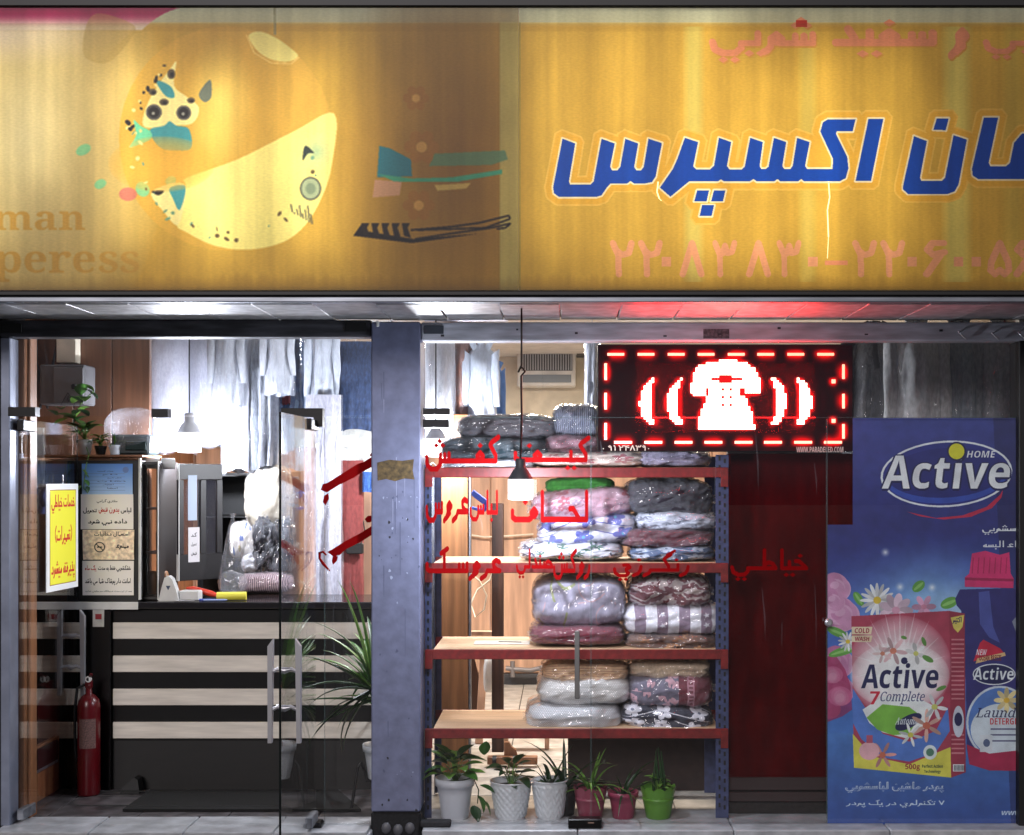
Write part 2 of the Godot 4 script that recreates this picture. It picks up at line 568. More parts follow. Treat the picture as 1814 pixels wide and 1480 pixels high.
func printed(t: Texture2D, rough := 0.5) -> StandardMaterial3D:
	var m := StandardMaterial3D.new()
	m.albedo_texture = t
	m.roughness = rough
	m.cull_mode = BaseMaterial3D.CULL_DISABLED
	return m


func glow(c: Color, e: float) -> StandardMaterial3D:
	var m := StandardMaterial3D.new()
	m.albedo_color = Color(0.8, 0.8, 0.8)
	m.emission_enabled = true
	m.emission = c
	m.emission_energy_multiplier = e
	return m


func clear(alpha: float, rough := 0.02, c := Color(0.8, 0.9, 0.88)) -> StandardMaterial3D:
	var m := StandardMaterial3D.new()
	m.albedo_color = Color(c.r, c.g, c.b, alpha)
	m.transparency = BaseMaterial3D.TRANSPARENCY_ALPHA
	m.roughness = rough
	m.cull_mode = BaseMaterial3D.CULL_DISABLED
	return m


# ------------------------------------------------------------------ things and parts
func numbered(called: String) -> String:
	if not taken.has(called):
		taken[called] = 0
		return called
	taken[called] += 1
	return "%s_%03d" % [called, taken[called]]


func thing(called: String, label: String, category: String, at := Vector3.ZERO, group := "") -> Node3D:
	var o := Node3D.new()
	o.name = numbered(called)
	add_child(o)
	o.position = at
	mark(o, label, category, group)
	return o


func mark(o: Node3D, label: String, category: String, group := "") -> void:
	o.set_meta("label", label)
	o.set_meta("category", category)
	if group:
		o.set_meta("group", group)


func part(called: String, mesh: Mesh, m: Material, parent: Node3D) -> MeshInstance3D:
	var o := MeshInstance3D.new()
	o.name = called
	o.mesh = mesh
	o.material_override = m
	parent.add_child(o, true)
	return o


func solo(called: String, mesh: Mesh, m: Material, at: Vector3, label: String, category: String, group := "") -> MeshInstance3D:
	var o := MeshInstance3D.new()
	o.name = numbered(called)
	o.mesh = mesh
	o.material_override = m
	add_child(o)
	o.position = at
	mark(o, label, category, group)
	return o


func setting(called: String, mesh: Mesh, m: Material, label: String) -> MeshInstance3D:
	var o := MeshInstance3D.new()
	o.name = numbered(called)
	o.mesh = mesh
	o.material_override = m
	add_child(o)
	o.set_meta("kind", "structure")
	o.set_meta("label", label)
	return o


func lamp(at: Vector3, c: Color, energy: float, size: float, called: String, parent: Node3D = self) -> void:
	var l := OmniLight3D.new()
	l.name = numbered(called)
	parent.add_child(l)
	l.global_position = at
	l.light_color = c
	l.light_energy = energy
	l.light_size = size
	l.omni_range = 12.0
	l.omni_attenuation = 2.0
	l.shadow_enabled = true


func area(at: Vector3, towards: Vector3, size: Vector2, c: Color, energy: float, called: String) -> void:
	var l := AreaLight3D.new()
	l.name = numbered(called)
	add_child(l)
	l.position = at
	l.look_at(at + towards, Vector3.UP if absf(towards.y) < 0.9 else Vector3.FORWARD)
	l.area_size = size
	l.area_normalize_energy = true
	l.light_color = c
	l.light_energy = energy
	l.area_range = 12.0
	l.shadow_enabled = true


# ------------------------------------------------------------------ the scene
func _ready() -> void:
	rng.seed = 11
	var cam := Camera3D.new()
	cam.name = "camera"
	cam.position = Vector3(0, 1.72, STAND)
	cam.projection = Camera3D.PROJECTION_FRUSTUM
	cam.near = 0.05
	cam.far = 200.0
	cam.size = 0.05 * 1480.0 / FOCAL
	cam.frustum_offset = Vector2(-93.0, 110.0) / FOCAL * 0.05
	add_child(cam)
	cam.current = true
	var sky := ProceduralSkyMaterial.new()
	sky.sky_top_color = Color(0.36, 0.36, 0.40)
	sky.sky_horizon_color = Color(0.44, 0.44, 0.48)
	sky.ground_horizon_color = Color(0.3, 0.3, 0.34)
	sky.ground_bottom_color = Color(0.2, 0.2, 0.22)
	sky.sky_curve = 0.2
	sky.sun_angle_max = 0.0
	var env := Environment.new()
	env.background_mode = Environment.BG_SKY
	env.sky = Sky.new()
	env.sky.sky_material = sky
	env.background_energy_multiplier = 0.55
	env.tonemap_mode = Environment.TONE_MAPPER_LINEAR
	env.tonemap_exposure = 1.0
	env.sdfgi_enabled = true
	env.ssao_enabled = true
	env.ssil_enabled = true
	var we := WorldEnvironment.new()
	we.name = "night_environment"
	we.environment = env
	add_child(we)
	var street_fill := DirectionalLight3D.new()      # added soft frontal fill, standing in for street lighting
	street_fill.name = "street_fill_light"
	street_fill.light_energy = 0.5
	street_fill.light_color = Color(1.0, 0.97, 0.97)
	street_fill.light_angular_distance = 18.0
	street_fill.shadow_enabled = true
	street_fill.rotation_degrees = Vector3(-22, -12, 0)
	add_child(street_fill)
	# fluorescent tubes of the back room and the counter side (the fittings are built with the room)
	area(Vector3(0.1, 2.66, -2.5), Vector3.DOWN, Vector2(1.5, 0.25), Color(1.0, 0.93, 0.84), 15.0, "ceiling_tube_light")
	area(Vector3(-1.6, 2.66, -2.3), Vector3.DOWN, Vector2(1.2, 0.2), Color(0.95, 0.97, 1.0), 8.5, "ceiling_tube_light")
	palette()
	structure()
	shop_front()
	shop_sign()
	doors()
	counter_side()
	clothes()
	rack()
	window_things()
	led_sign()
	poster()
	back_room()
	lettering_on_glass()


func palette() -> void:
	M.steel = paint(Color(0.80, 0.80, 0.82), 0.3, 0.75)
	M.dark_steel = paint(Color(0.09, 0.085, 0.09), 0.35, 0.4)
	M.black = paint(Color(0.03, 0.03, 0.035), 0.5)
	M.black_gloss = paint(Color(0.035, 0.032, 0.04), 0.28, 0.0, 0.5, Vector3(2, 2, 2))
	M.glass = clear(0.008, 0.0, Color(0.1, 0.13, 0.13))
	M.glass_edge = clear(0.16, 0.1, Color(0.35, 0.45, 0.45))
	M.plastic = clear(0.012, 0.04, Color(0.9, 0.92, 0.96))
	M.plastic.metallic = 0.055
	M.plastic.roughness = 0.07
	M.plastic.normal_enabled = true
	M.plastic.normal_texture = normal_tex(0.007, 9.0, 5, true, 1)
	M.plastic.normal_scale = 1.0
	M.plastic.uv1_scale = Vector3(2.0, 1.5, 1)
	M.film = clear(0.06, 0.06, Color(0.88, 0.9, 0.95))
	M.film.metallic = 0.06
	M.film.normal_enabled = true
	M.film.normal_texture = normal_tex(0.010, 7.0, 6, true, 2)
	M.film.uv1_scale = Vector3(3, 0.6, 1)
	M.milky = paint(Color(0.86, 0.88, 0.92), 0.3)
	M.milky.backlight_enabled = true
	M.milky.backlight = Color(0.7, 0.7, 0.7)
	M.wood = paint(Color(0.60, 0.40, 0.26), 0.45, 0.0, 0.35, Vector3(3, 0.22, 3), 0.0, 3, 0.012)
	M.wood_dark = paint(Color(0.36, 0.22, 0.14), 0.5, 0.0, 0.4, Vector3(4, 0.25, 4), 0.0, 4, 0.012)
	M.wood_warm = paint(Color(0.86, 0.68, 0.56), 0.5, 0.0, 0.2, Vector3(2, 0.2, 2), 0.0, 5, 0.012)
	M.board = paint(Color(0.84, 0.70, 0.56), 0.5, 0.0, 0.18, Vector3(0.4, 3, 4), 0.0, 6, 0.012)
	M.cream = paint(Color(0.88, 0.84, 0.76), 0.8, 0.0, 0.08)
	M.white = paint(Color(0.88, 0.88, 0.87), 0.45, 0.0, 0.06)
	M.red_paint = paint(Color(0.50, 0.10, 0.10), 0.45, 0.0, 0.3, Vector3(4, 4, 4), 0.0, 7)
	M.blue_paint = paint(Color(0.24, 0.28, 0.44), 0.5, 0.0, 0.3, Vector3(3, 3, 3), 0.0, 8)
	M.marble = paint(Color(0.74, 0.75, 0.77), 0.35, 0.0, 0.3, Vector3(1.3, 1.3, 1.3), 0.0, 9)
	M.tile = paint(Color(0.42, 0.40, 0.41), 0.35, 0.0, 0.4, Vector3(1.6, 1.6, 1.6), 0.0, 10)
	M.tile_pale = paint(Color(0.80, 0.78, 0.75), 0.4, 0.0, 0.2, Vector3(1.2, 1.2, 1.2), 0.0, 11)
	M.alu = paint(Color(0.66, 0.68, 0.72), 0.38, 0.75, 0.25, Vector3(0.5, 4, 4), 0.0, 12)
	M.soil = paint(Color(0.10, 0.07, 0.05), 0.95)
	M.paper = paint(Color(0.86, 0.85, 0.82), 0.7, 0.0, 0.06, Vector3(2, 2, 2))
	M.cable = paint(Color(0.04, 0.04, 0.045), 0.5)
	M.bulb = glow(Color(1.0, 0.98, 1.0), 7.0)
	for k in 4:
		M["leaf%d" % k] = paint([Color(0.16, 0.34, 0.12), Color(0.27, 0.47, 0.18), Color(0.12, 0.26, 0.11), Color(0.42, 0.6, 0.24)][k], 0.4, 0.0, 0.25, Vector3(8, 8, 8), 0.0, 13)
		M["leaf%d" % k].backlight_enabled = true
		M["leaf%d" % k].backlight = Color(0.35, 0.4, 0.2)


func structure() -> void:
	var s := Sh.new()
	s.box(Vector3(0, -0.5, 2.3), Vector3(160, 0.7, 4.4), 0.01)
	setting("pavement", s.done(), paint(Color(0.25, 0.25, 0.26), 0.85, 0.0, 0.3, Vector3(0.6, 0.6, 0.6), 0.3), "grey pavement in front of the shop")
	s = Sh.new()
	s.box(Vector3(0, -0.60, 52.0), Vector3(160, 0.7, 95.0), 0.01)
	setting("road", s.done(), paint(Color(0.22, 0.22, 0.23), 0.9, 0.0, 0.3, Vector3(0.5, 0.5, 0.5), 0.3), "dark asphalt street beyond the pavement")
	# facade round the shop front
	var f := thing("shop_building", "dark building facade above and beside the lit shop front", "building", Vector3(0, -0.2, 0))
	var dark := paint(Color(0.16, 0.15, 0.15), 0.9, 0.0, 0.3, Vector3(0.8, 0.8, 0.8))
	var fo := f.position
	for b in [[Vector3(-9, 3.93, -0.3), Vector3(9, 8, 0.35)], [Vector3(-9, -0.2, -0.3), Vector3(-2.80, 3.93, 0.03)], [Vector3(2.36, -0.2, -0.3), Vector3(9, 3.93, 0.03)], [Vector3(-2.80, 2.62, -0.3), Vector3(2.36, 3.93, 0.03)]]:
		s = Sh.new(fo)
		s.span_box(b[0], b[1], 0.01)
		part("wall", s.done(), dark, f)
	# shell of the room
	s = Sh.new()
	s.span_box(Vector3(-3.3, 0, -4.85), Vector3(2.6, 2.85, -4.72), 0.005)
	var bw := setting("back_wall", s.done(), M.wood_warm, "far wall of the shop, warm wood panelling")
	for k in 9:
		s = Sh.new()
		var x0 := -3.1 + k * 0.62
		s.span_box(Vector3(x0 + 0.004, 0.1, -4.72), Vector3(x0 + 0.616, 1.98, -4.70), 0.004)
		part("wood_panel", s.done(), M.wood_warm, bw)
	s = Sh.new()
	s.span_box(Vector3(-3.2, 1.99, -4.72), Vector3(2.5, 2.75, -4.705), 0.004)
	part("upper_band", s.done(), M.cream, bw)
	s = Sh.new()
	s.span_box(Vector3(-3.2, 0.0, -4.72), Vector3(2.5, 0.09, -4.695), 0.004)
	part("skirting", s.done(), paint(Color(0.25, 0.25, 0.26), 0.5), bw)
	s = Sh.new()
	s.span_box(Vector3(-3.3, 0, -4.72), Vector3(-3.12, 2.85, -0.02), 0.005)
	setting("side_wall", s.done(), M.wood, "wooden side wall by the entrance")
	s = Sh.new()
	s.span_box(Vector3(2.38, 0, -4.72), Vector3(2.6, 2.85, -0.02), 0.005)
	setting("side_wall", s.done(), M.cream, "pale side wall behind the poster")
	s = Sh.new()
	s.span_box(Vector3(-3.3, 2.75, -4.85), Vector3(2.6, 2.9, -0.3), 0.005)
	setting("ceiling", s.done(), M.white, "white ceiling of the shop")
	s = Sh.new()
	s.span_box(Vector3(-3.3, -0.2, -4.85), Vector3(2.6, -0.012, -0.02), 0.005)
	var fl := setting("shop_floor", s.done(), paint(Color(0.3, 0.29, 0.28), 0.8), "tiled floor inside the shop")
	for i in 12:
		for j in 10:
			var a := Vector3(-3.1 + i * 0.46, -0.012, -0.18 - j * 0.46)
			var lift := rnd(0.0, 0.0015)
			s = Sh.new()
			s.span_box(a + Vector3(0.003, 0, -0.457), a + Vector3(0.457, 0.011 + lift, -0.003), 0.002)
			part("tile", s.done(), M.tile if i < 5 and j < 2 else M.tile_pale, fl)
	# threshold under the doors: pale marble slabs
	s = Sh.new()
	s.span_box(Vector3(-2.80, -0.2, -0.17), Vector3(-0.95, -0.012, 0.15), 0.005)
	var th := setting("threshold", s.done(), M.marble, "pale marble doorstep under the glass doors")
	var xs := [-2.79, -2.32, -1.86, -1.42, -0.96]
	for k in 4:
		for r in 2:
			s = Sh.new()
			s.span_box(Vector3(xs[k] + 0.004, -0.012, 0.15 - r * 0.16 - 0.157), Vector3(xs[k + 1] - 0.004, rnd(0.0, 0.003), 0.15 - r * 0.16 - 0.003), 0.003)
			part("slab", s.done(), M.marble, th)
	s = Sh.new()
	s.span_box(Vector3(-0.70, -0.2, -0.32), Vector3(2.36, -0.03, 0.10), 0.004)
	var sill := setting("window_sill", s.done(), M.marble, "marble sill along the foot of the shop window")
	for k in 4:
		s = Sh.new()
		s.span_box(Vector3(-0.70 + k * 0.765 + 0.002, -0.03, -0.32), Vector3(-0.70 + (k + 1) * 0.765 - 0.002, 0.004, 0.115), 0.006)
		part("slab", s.done(), M.marble, sill)
	# soffit under the sign, in metal panels
	s = Sh.new()
	s.span_box(Vector3(-3.2, 2.53, -0.02), Vector3(2.8, 2.56, 0.62), 0.003)
	var so := setting("soffit", s.done(), M.dark_steel, "underside of the sign box, clad in grey metal panels")
	for k in 21:
		var x0 := -3.1 + k * 0.28
		s = Sh.new()
		var y0 := 2.517 + rnd(-0.002, 0.002)
		s.span_box(Vector3(x0 + 0.003, y0, -0.02), Vector3(x0 + 0.277, 2.53, 0.60), 0.003)
		part("soffit_panel", s.done(), paint(Color(0.72, 0.72, 0.73) * rnd(0.85, 1.1), 0.42, 0.2, 0.35, Vector3(2, 2, 2), 0.0, 14 + k % 3), so)


func shop_front() -> void:
	# blue-grey column between door and window
	var c := thing("column", "blue-grey painted column between glass doors and shop window", "column", spot(704, 1462, 0.05))
	var s := Sh.new(c.position)
	s.span_box(Vector3(-0.955, 0.078, -0.2), Vector3(-0.713, 2.50, 0.05), 0.006)
	var blue := paint(Color(0.41, 0.43, 0.54), 0.55, 0.0, 0.12, Vector3(1.2, 1.2, 1.2), 0.08, 21, 0.02)
	part("shaft", s.done(), blue, c)
	s = Sh.new(c.position)
	s.span_box(Vector3(-0.958, -0.1, -0.2), Vector3(-0.710, 0.076, 0.045), 0.012)
	part("base", s.done(), paint(Color(0.10, 0.10, 0.115), 0.85, 0.0, 0.6, Vector3(9, 9, 9), 0.8), c)
	for k in 3:
		s = Sh.new(c.position)
		var at := spot(684 + k * 21, 1468 + k % 2 * 3, 0.048)
		s.grid(10, 5, func(u: float, w: float) -> Vector3:
			var a := u * TAU
			var r := sin(w * PI * 0.5)
			return at + Vector3(cos(a) * r * 0.025, sin(a) * r * 0.03, 0.012 * cos(w * PI * 0.5)))
		part("pebble", s.done(), paint(Color(0.3, 0.3, 0.32), 0.5), c)
	# a torn strip of old adhesive tape, and chips of paint
	s = Sh.new(c.position)
	var strip := PackedVector2Array()
	for p in [Vector2(668, 820), Vector2(690, 815), Vector2(712, 817), Vector2(733, 814), Vector2(731, 834), Vector2(734, 850), Vector2(716, 848), Vector2(700, 853), Vector2(684, 849), Vector2(669, 852)]:
		var q := spot(p.x, p.y, 0.052)
		strip.append(Vector2(q.x, q.y))
	s.plate(strip, 0.0505, 0.001)
	part("tape_patch", s.done(), paint(Color(0.42, 0.34, 0.20), 0.7, 0.0, 0.5, Vector3(6, 6, 6)), c)
	for k in 46:
		s = Sh.new(c.position)
		var p := spot(rnd(668, 742), rnd(860, 1440) if k % 2 else rnd(880, 1060), 0.05)
		var q := PackedVector2Array()
		var r := rnd(0.002, 0.009)
		for j in 7:
			q.append(Vector2(p.x, p.y) + Vector2(cos(TAU * j / 7) * r * rnd(0.4, 1.0), sin(TAU * j / 7) * r * rnd(0.5, 1.4)))
		s.plate(q, 0.0498, 0.0008)
		part("paint_chip", s.done(), paint([Color(0.12, 0.12, 0.15), Color(0.55, 0.58, 0.68), Color(0.3, 0.32, 0.42)][k % 3], 0.7), c)
	s = Sh.new(c.position)
	s.span_box(Vector3(-0.93, 2.475, 0.04), Vector3(-0.915, 2.505, 0.058), 0.003)
	part("white_clip", s.done(), M.white, c)
	for k in 12:
		s = Sh.new(c.position)
		var p := spot(rnd(668, 742), rnd(620, 1300), 0.05)
		var w := rnd(0.0012, 0.003)
		var l := rnd(0.06, 0.28)
		s.plate(PackedVector2Array([Vector2(p.x - w, p.y), Vector2(p.x + w, p.y), Vector2(p.x + w * 0.6, p.y - l), Vector2(p.x - w * 0.4, p.y - l)]), 0.0499, 0.0006)
		part("drip_stain", s.done(), paint(Color(0.30, 0.32, 0.42) if k % 3 else Color(0.52, 0.54, 0.64), 0.6), c)
	# lintels
	var lint := paint(Color(0.33, 0.33, 0.36), 0.5, 0.3, 0.4, Vector3(0.6, 4, 4), 0.0, 22)
	s = Sh.new(spot(330, 598, 0.03))
	s.span_box(Vector3(-2.80, spot(0, 597, 0.03).y, -0.09), Vector3(-0.957, spot(0, 567, 0.03).y, 0.03), 0.006)
	var l1 := solo("lintel", s.done(), lint, spot(330, 598, 0.03), "dark grey metal lintel over the glass doors", "lintel")
	for p in [[20, 582], [630, 580]]:
		s = Sh.new(l1.position)
		s.span_box(spot(p[0] - 19, p[1] + 8, 0.03), spot(p[0] + 19, p[1] - 8, 0.03) + Vector3(0, 0, 0.008), 0.004)
		part("cover_plate", s.done(), M.black, l1)
	var at2 := spot(1280, 604, 0.03)
	s = Sh.new(at2)
	s.span_box(Vector3(-0.71, spot(0, 604, 0.03).y, -0.09), Vector3(2.36, spot(0, 571, 0.03).y, 0.03), 0.006)
	var l2 := solo("lintel", s.done(), paint(Color(0.84, 0.85, 0.90), 0.5, 0.0, 0.25, Vector3(0.6, 4, 4), 0.0, 23), at2, "pale blue-grey metal lintel over the shop window", "lintel")
	s = Sh.new(at2)
	s.span_box(spot(751, 592, 0.03), spot(786, 577, 0.03) + Vector3(0, 0, 0.006), 0.004)
	part("cover_plate", s.done(), paint(Color(0.3, 0.32, 0.36), 0.5, 0.3), l2)
	for p in [[1703, 590], [1762, 592], [1808, 590]]:     # bent clips left over from a shutter
		s = Sh.new(at2)
		var a := spot(p[0], p[1], 0.031)
		s.tube([a + Vector3(0.03, 0.028, 0), a + Vector3(-0.02, 0, 0.03), a + Vector3(0.02, -0.03, 0.01)], 0.006, 6)
		part("bent_clip", s.done(), M.steel, l2)
	for k in 8:
		s = Sh.new(at2)
		var a := spot(800 + k * 120 + rnd(-30, 30), rnd(578, 596), 0.03)
		s.box(a, Vector3(rnd(0.008, 0.02), rnd(0.005, 0.012), 0.002), 0.001)
		part("scuff", s.done(), paint(Color(0.2, 0.2, 0.23), 0.7), l2)
	s = Sh.new(at2)       # remains of a printed sticker
	s.span_box(spot(1246, 600, 0.03), spot(1292, 583, 0.03) + Vector3(0, 0, 0.001), 0.0004)
	part("sticker", s.done(), paint(Color(0.5, 0.47, 0.5), 0.7, 0.0, 0.7, Vector3(9, 9, 9)), l2)
	# aluminium jambs at both ends
	s = Sh.new(spot(8, 1462, 0))
	s.span_box(Vector3(-2.80, 0.0, -0.09), Vector3(spot(17, 0, 0.02).x, spot(0, 598, 0.03).y, 0.02), 0.004)
	solo("door_post", s.done(), paint(Color(0.55, 0.58, 0.66), 0.4, 0.4, 0.15), spot(8, 1462, 0), "pale metal post at the hinge side of the open wooden-lined doorway", "post")
	s = Sh.new(spot(30, 1462, -0.1))
	s.span_box(Vector3(spot(14, 0, -0.1).x, 0.0, -0.26), Vector3(spot(44, 0, -0.1).x, 2.5, -0.1), 0.006)
	s.span_box(Vector3(spot(44, 0, -0.1).x, 0.0, -0.22), Vector3(spot(49, 0, -0.1).x, 2.5, -0.13), 0.004)
	solo("wooden_jamb", s.done(), M.wood, spot(30, 1462, -0.1), "brown wooden jamb strip just inside the metal door post", "door jamb")
	s = Sh.new(spot(1810, 1462, 0))
	s.span_box(Vector3(spot(1806, 0, 0.03).x, 0.0, -0.12), Vector3(2.37, spot(0, 604, 0.03).y, 0.03), 0.004)
	solo("window_post", s.done(), M.black, spot(1810, 1462, 0), "black post at the poster end of the shop window", "post")


func glass_sheet(called: String, u0: float, v0: float, u1: float, v1: float, parent: Node3D, z := 0.0) -> void:
	var a := spot(u0, v1, z)
	var b := spot(u1, v0, z)
	var s := Sh.new(parent.position)
	s.box((a + b) * 0.5, Vector3(b.x - a.x - 0.003, b.y - a.y - 0.003, 0.008), 0.001)
	part(called, s.done(), M.glass, parent)


# dried runs and wiped streaks on a pane
func smears(parent: Node3D, u0: float, v0: float, u1: float, v1: float, n: int) -> void:
	var m := clear(0.05, 0.6, Color(0.75, 0.78, 0.82))
	for k in n:
		var p := spot(rnd(u0, u1), rnd(v0, lerpf(v0, v1, 0.6)), 0.0)
		var w := rnd(0.001, 0.006)
		var l := minf(rnd(0.05, 0.35), span(v1 - v0, 0.0) * 0.4)
		var lean := rnd(-0.02, 0.02)
		var s := Sh.new(parent.position)
		s.plate(PackedVector2Array([Vector2(p.x - w * 0.5, p.y), Vector2(p.x + w * 0.5, p.y), Vector2(p.x + w + lean, p.y - l * 0.5), Vector2(p.x + w * 0.3 + lean, p.y - l), Vector2(p.x - w * 0.3 + lean, p.y - l * 0.8)]), 0.0043, 0.0003)
		part("smear", s.done(), m, parent)


func shop_sign() -> void:
	var z := 0.65
	var top := spot(0, 13, z).y
	var bot := spot(0, 515, z).y
	var x0 := spot(-90, 0, z).x
	var x1 := spot(1900, 0, z).x
	var o := Vector3((x0 + x1) / 2, bot, z - 0.1)
	var t := thing("shop_sign", "wide yellow backlit shop sign with blue Persian lettering across the facade", "sign", o)
	var white := paint(Color(0.8, 0.8, 0.8), 0.6)
	var s := Sh.new(o)
	s.span_box(Vector3(x0, bot, 0.36), Vector3(x1, top, 0.38), 0.002)
	s.span_box(Vector3(x0, top - 0.015, 0.38), Vector3(x1, top, z - 0.008), 0.002)
	s.span_box(Vector3(x0, bot, 0.38), Vector3(x1, bot + 0.015, z - 0.008), 0.002)
	s.span_box(Vector3(x0, bot + 0.015, 0.38), Vector3(x0 + 0.015, top - 0.015, z - 0.008), 0.002)
	s.span_box(Vector3(x1 - 0.015, bot + 0.015, 0.38), Vector3(x1, top - 0.015, z - 0.008), 0.002)
	part("light_box", s.done(), white, t)
	s = Sh.new(o)
	s.span_box(Vector3(x0 - 0.01, 2.519, 0.36), Vector3(x1 + 0.01, bot - 0.028, z + 0.005), 0.004)
	part("bottom_trim", s.done(), M.alu, t)
	s = Sh.new(o)
	s.span_box(Vector3(x0 - 0.01, bot - 0.024, 0.36), Vector3(x1 + 0.01, bot - 0.002, z + 0.012), 0.004)
	s.span_box(Vector3(x0 - 0.01, top + 0.002, 0.36), Vector3(x1 + 0.01, top + 0.05, z + 0.012), 0.004)
	part("frame", s.done(), M.black, t)
	# two printed face sheets that meet in a seam
	for half in 2:
		var u0 := -90.0 if half == 0 else 919.0
		var u1 := 919.0 if half == 0 else 1900.0
		var cv := Cv.new(1240, 620, Color(0.80, 0.645, 0.27), Vector2(u0, 12), Vector2(u1, 515))
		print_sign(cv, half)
		if half == 0:
			cv.soften(3)
		cv.wear(0.006, 0.08, 30 + half, Vector2(1.0, 0.6))
		cv.wear(0.03, 0.07, 50 + half, Vector2(1.0, 0.03))
		var edge_noise := FastNoiseLite.new()
		edge_noise.seed = 5 + half
		edge_noise.frequency = 0.02
		for x in cv.im.get_width():  # browner towards the foot and just under the top band
			var hgt := int(26.0 + 34.0 * absf(edge_noise.get_noise_1d(x)))
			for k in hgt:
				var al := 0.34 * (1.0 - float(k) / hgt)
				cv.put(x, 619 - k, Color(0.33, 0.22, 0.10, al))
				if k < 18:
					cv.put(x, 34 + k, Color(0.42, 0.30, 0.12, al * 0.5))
		cv.wear(0.16, 0.05, 40 + half, Vector2(0.5, 1.4))
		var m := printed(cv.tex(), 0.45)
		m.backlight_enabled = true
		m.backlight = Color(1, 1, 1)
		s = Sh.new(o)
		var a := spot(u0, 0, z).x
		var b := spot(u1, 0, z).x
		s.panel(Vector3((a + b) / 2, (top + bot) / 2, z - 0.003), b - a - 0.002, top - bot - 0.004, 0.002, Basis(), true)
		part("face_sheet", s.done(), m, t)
	# tears, their leaking lamp light put in as glowing strips on the face
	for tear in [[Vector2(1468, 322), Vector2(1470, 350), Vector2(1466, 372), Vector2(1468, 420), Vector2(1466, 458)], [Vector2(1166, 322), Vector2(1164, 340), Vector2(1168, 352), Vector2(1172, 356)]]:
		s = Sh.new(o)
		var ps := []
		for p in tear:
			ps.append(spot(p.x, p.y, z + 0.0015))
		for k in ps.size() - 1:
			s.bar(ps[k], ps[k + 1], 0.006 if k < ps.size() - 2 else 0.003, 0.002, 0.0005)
		part("tear_glow", s.done(), glow(Color(1.0, 0.93, 0.62), 1.3), t)
	# tubes inside: u, v0, v1, energy
	for q in [[20, 120, 440, 0.25], [110, 60, 330, 0.2], [250, 120, 440, 0.42], [400, 160, 470, 0.44], [560, 130, 460, 0.42], [640, 120, 460, 0.16], [985, 60, 470, 0.34], [1110, 60, 480, 0.42], [1232, 40, 490, 0.42], [1330, 120, 480, 0.30], [1440, 120, 490, 0.40], [1560, 120, 480, 0.24]]:
		var a := spot(q[0], q[2], 0.46)
		var b := spot(q[0], q[1], 0.46)
		s = Sh.new(o)
		s.tube([a, b], 0.013, 8)
		part("fluorescent_tube", s.done(), glow(Color(1, 0.97, 0.86), 1.0), t)
		area((a + b) / 2 + Vector3(0, 0, 0.02), Vector3(0, 0, 1), Vector2(0.05, b.y - a.y), Color(1.0, 0.97, 0.88), q[3] * 0.5, "sign_tube_light")


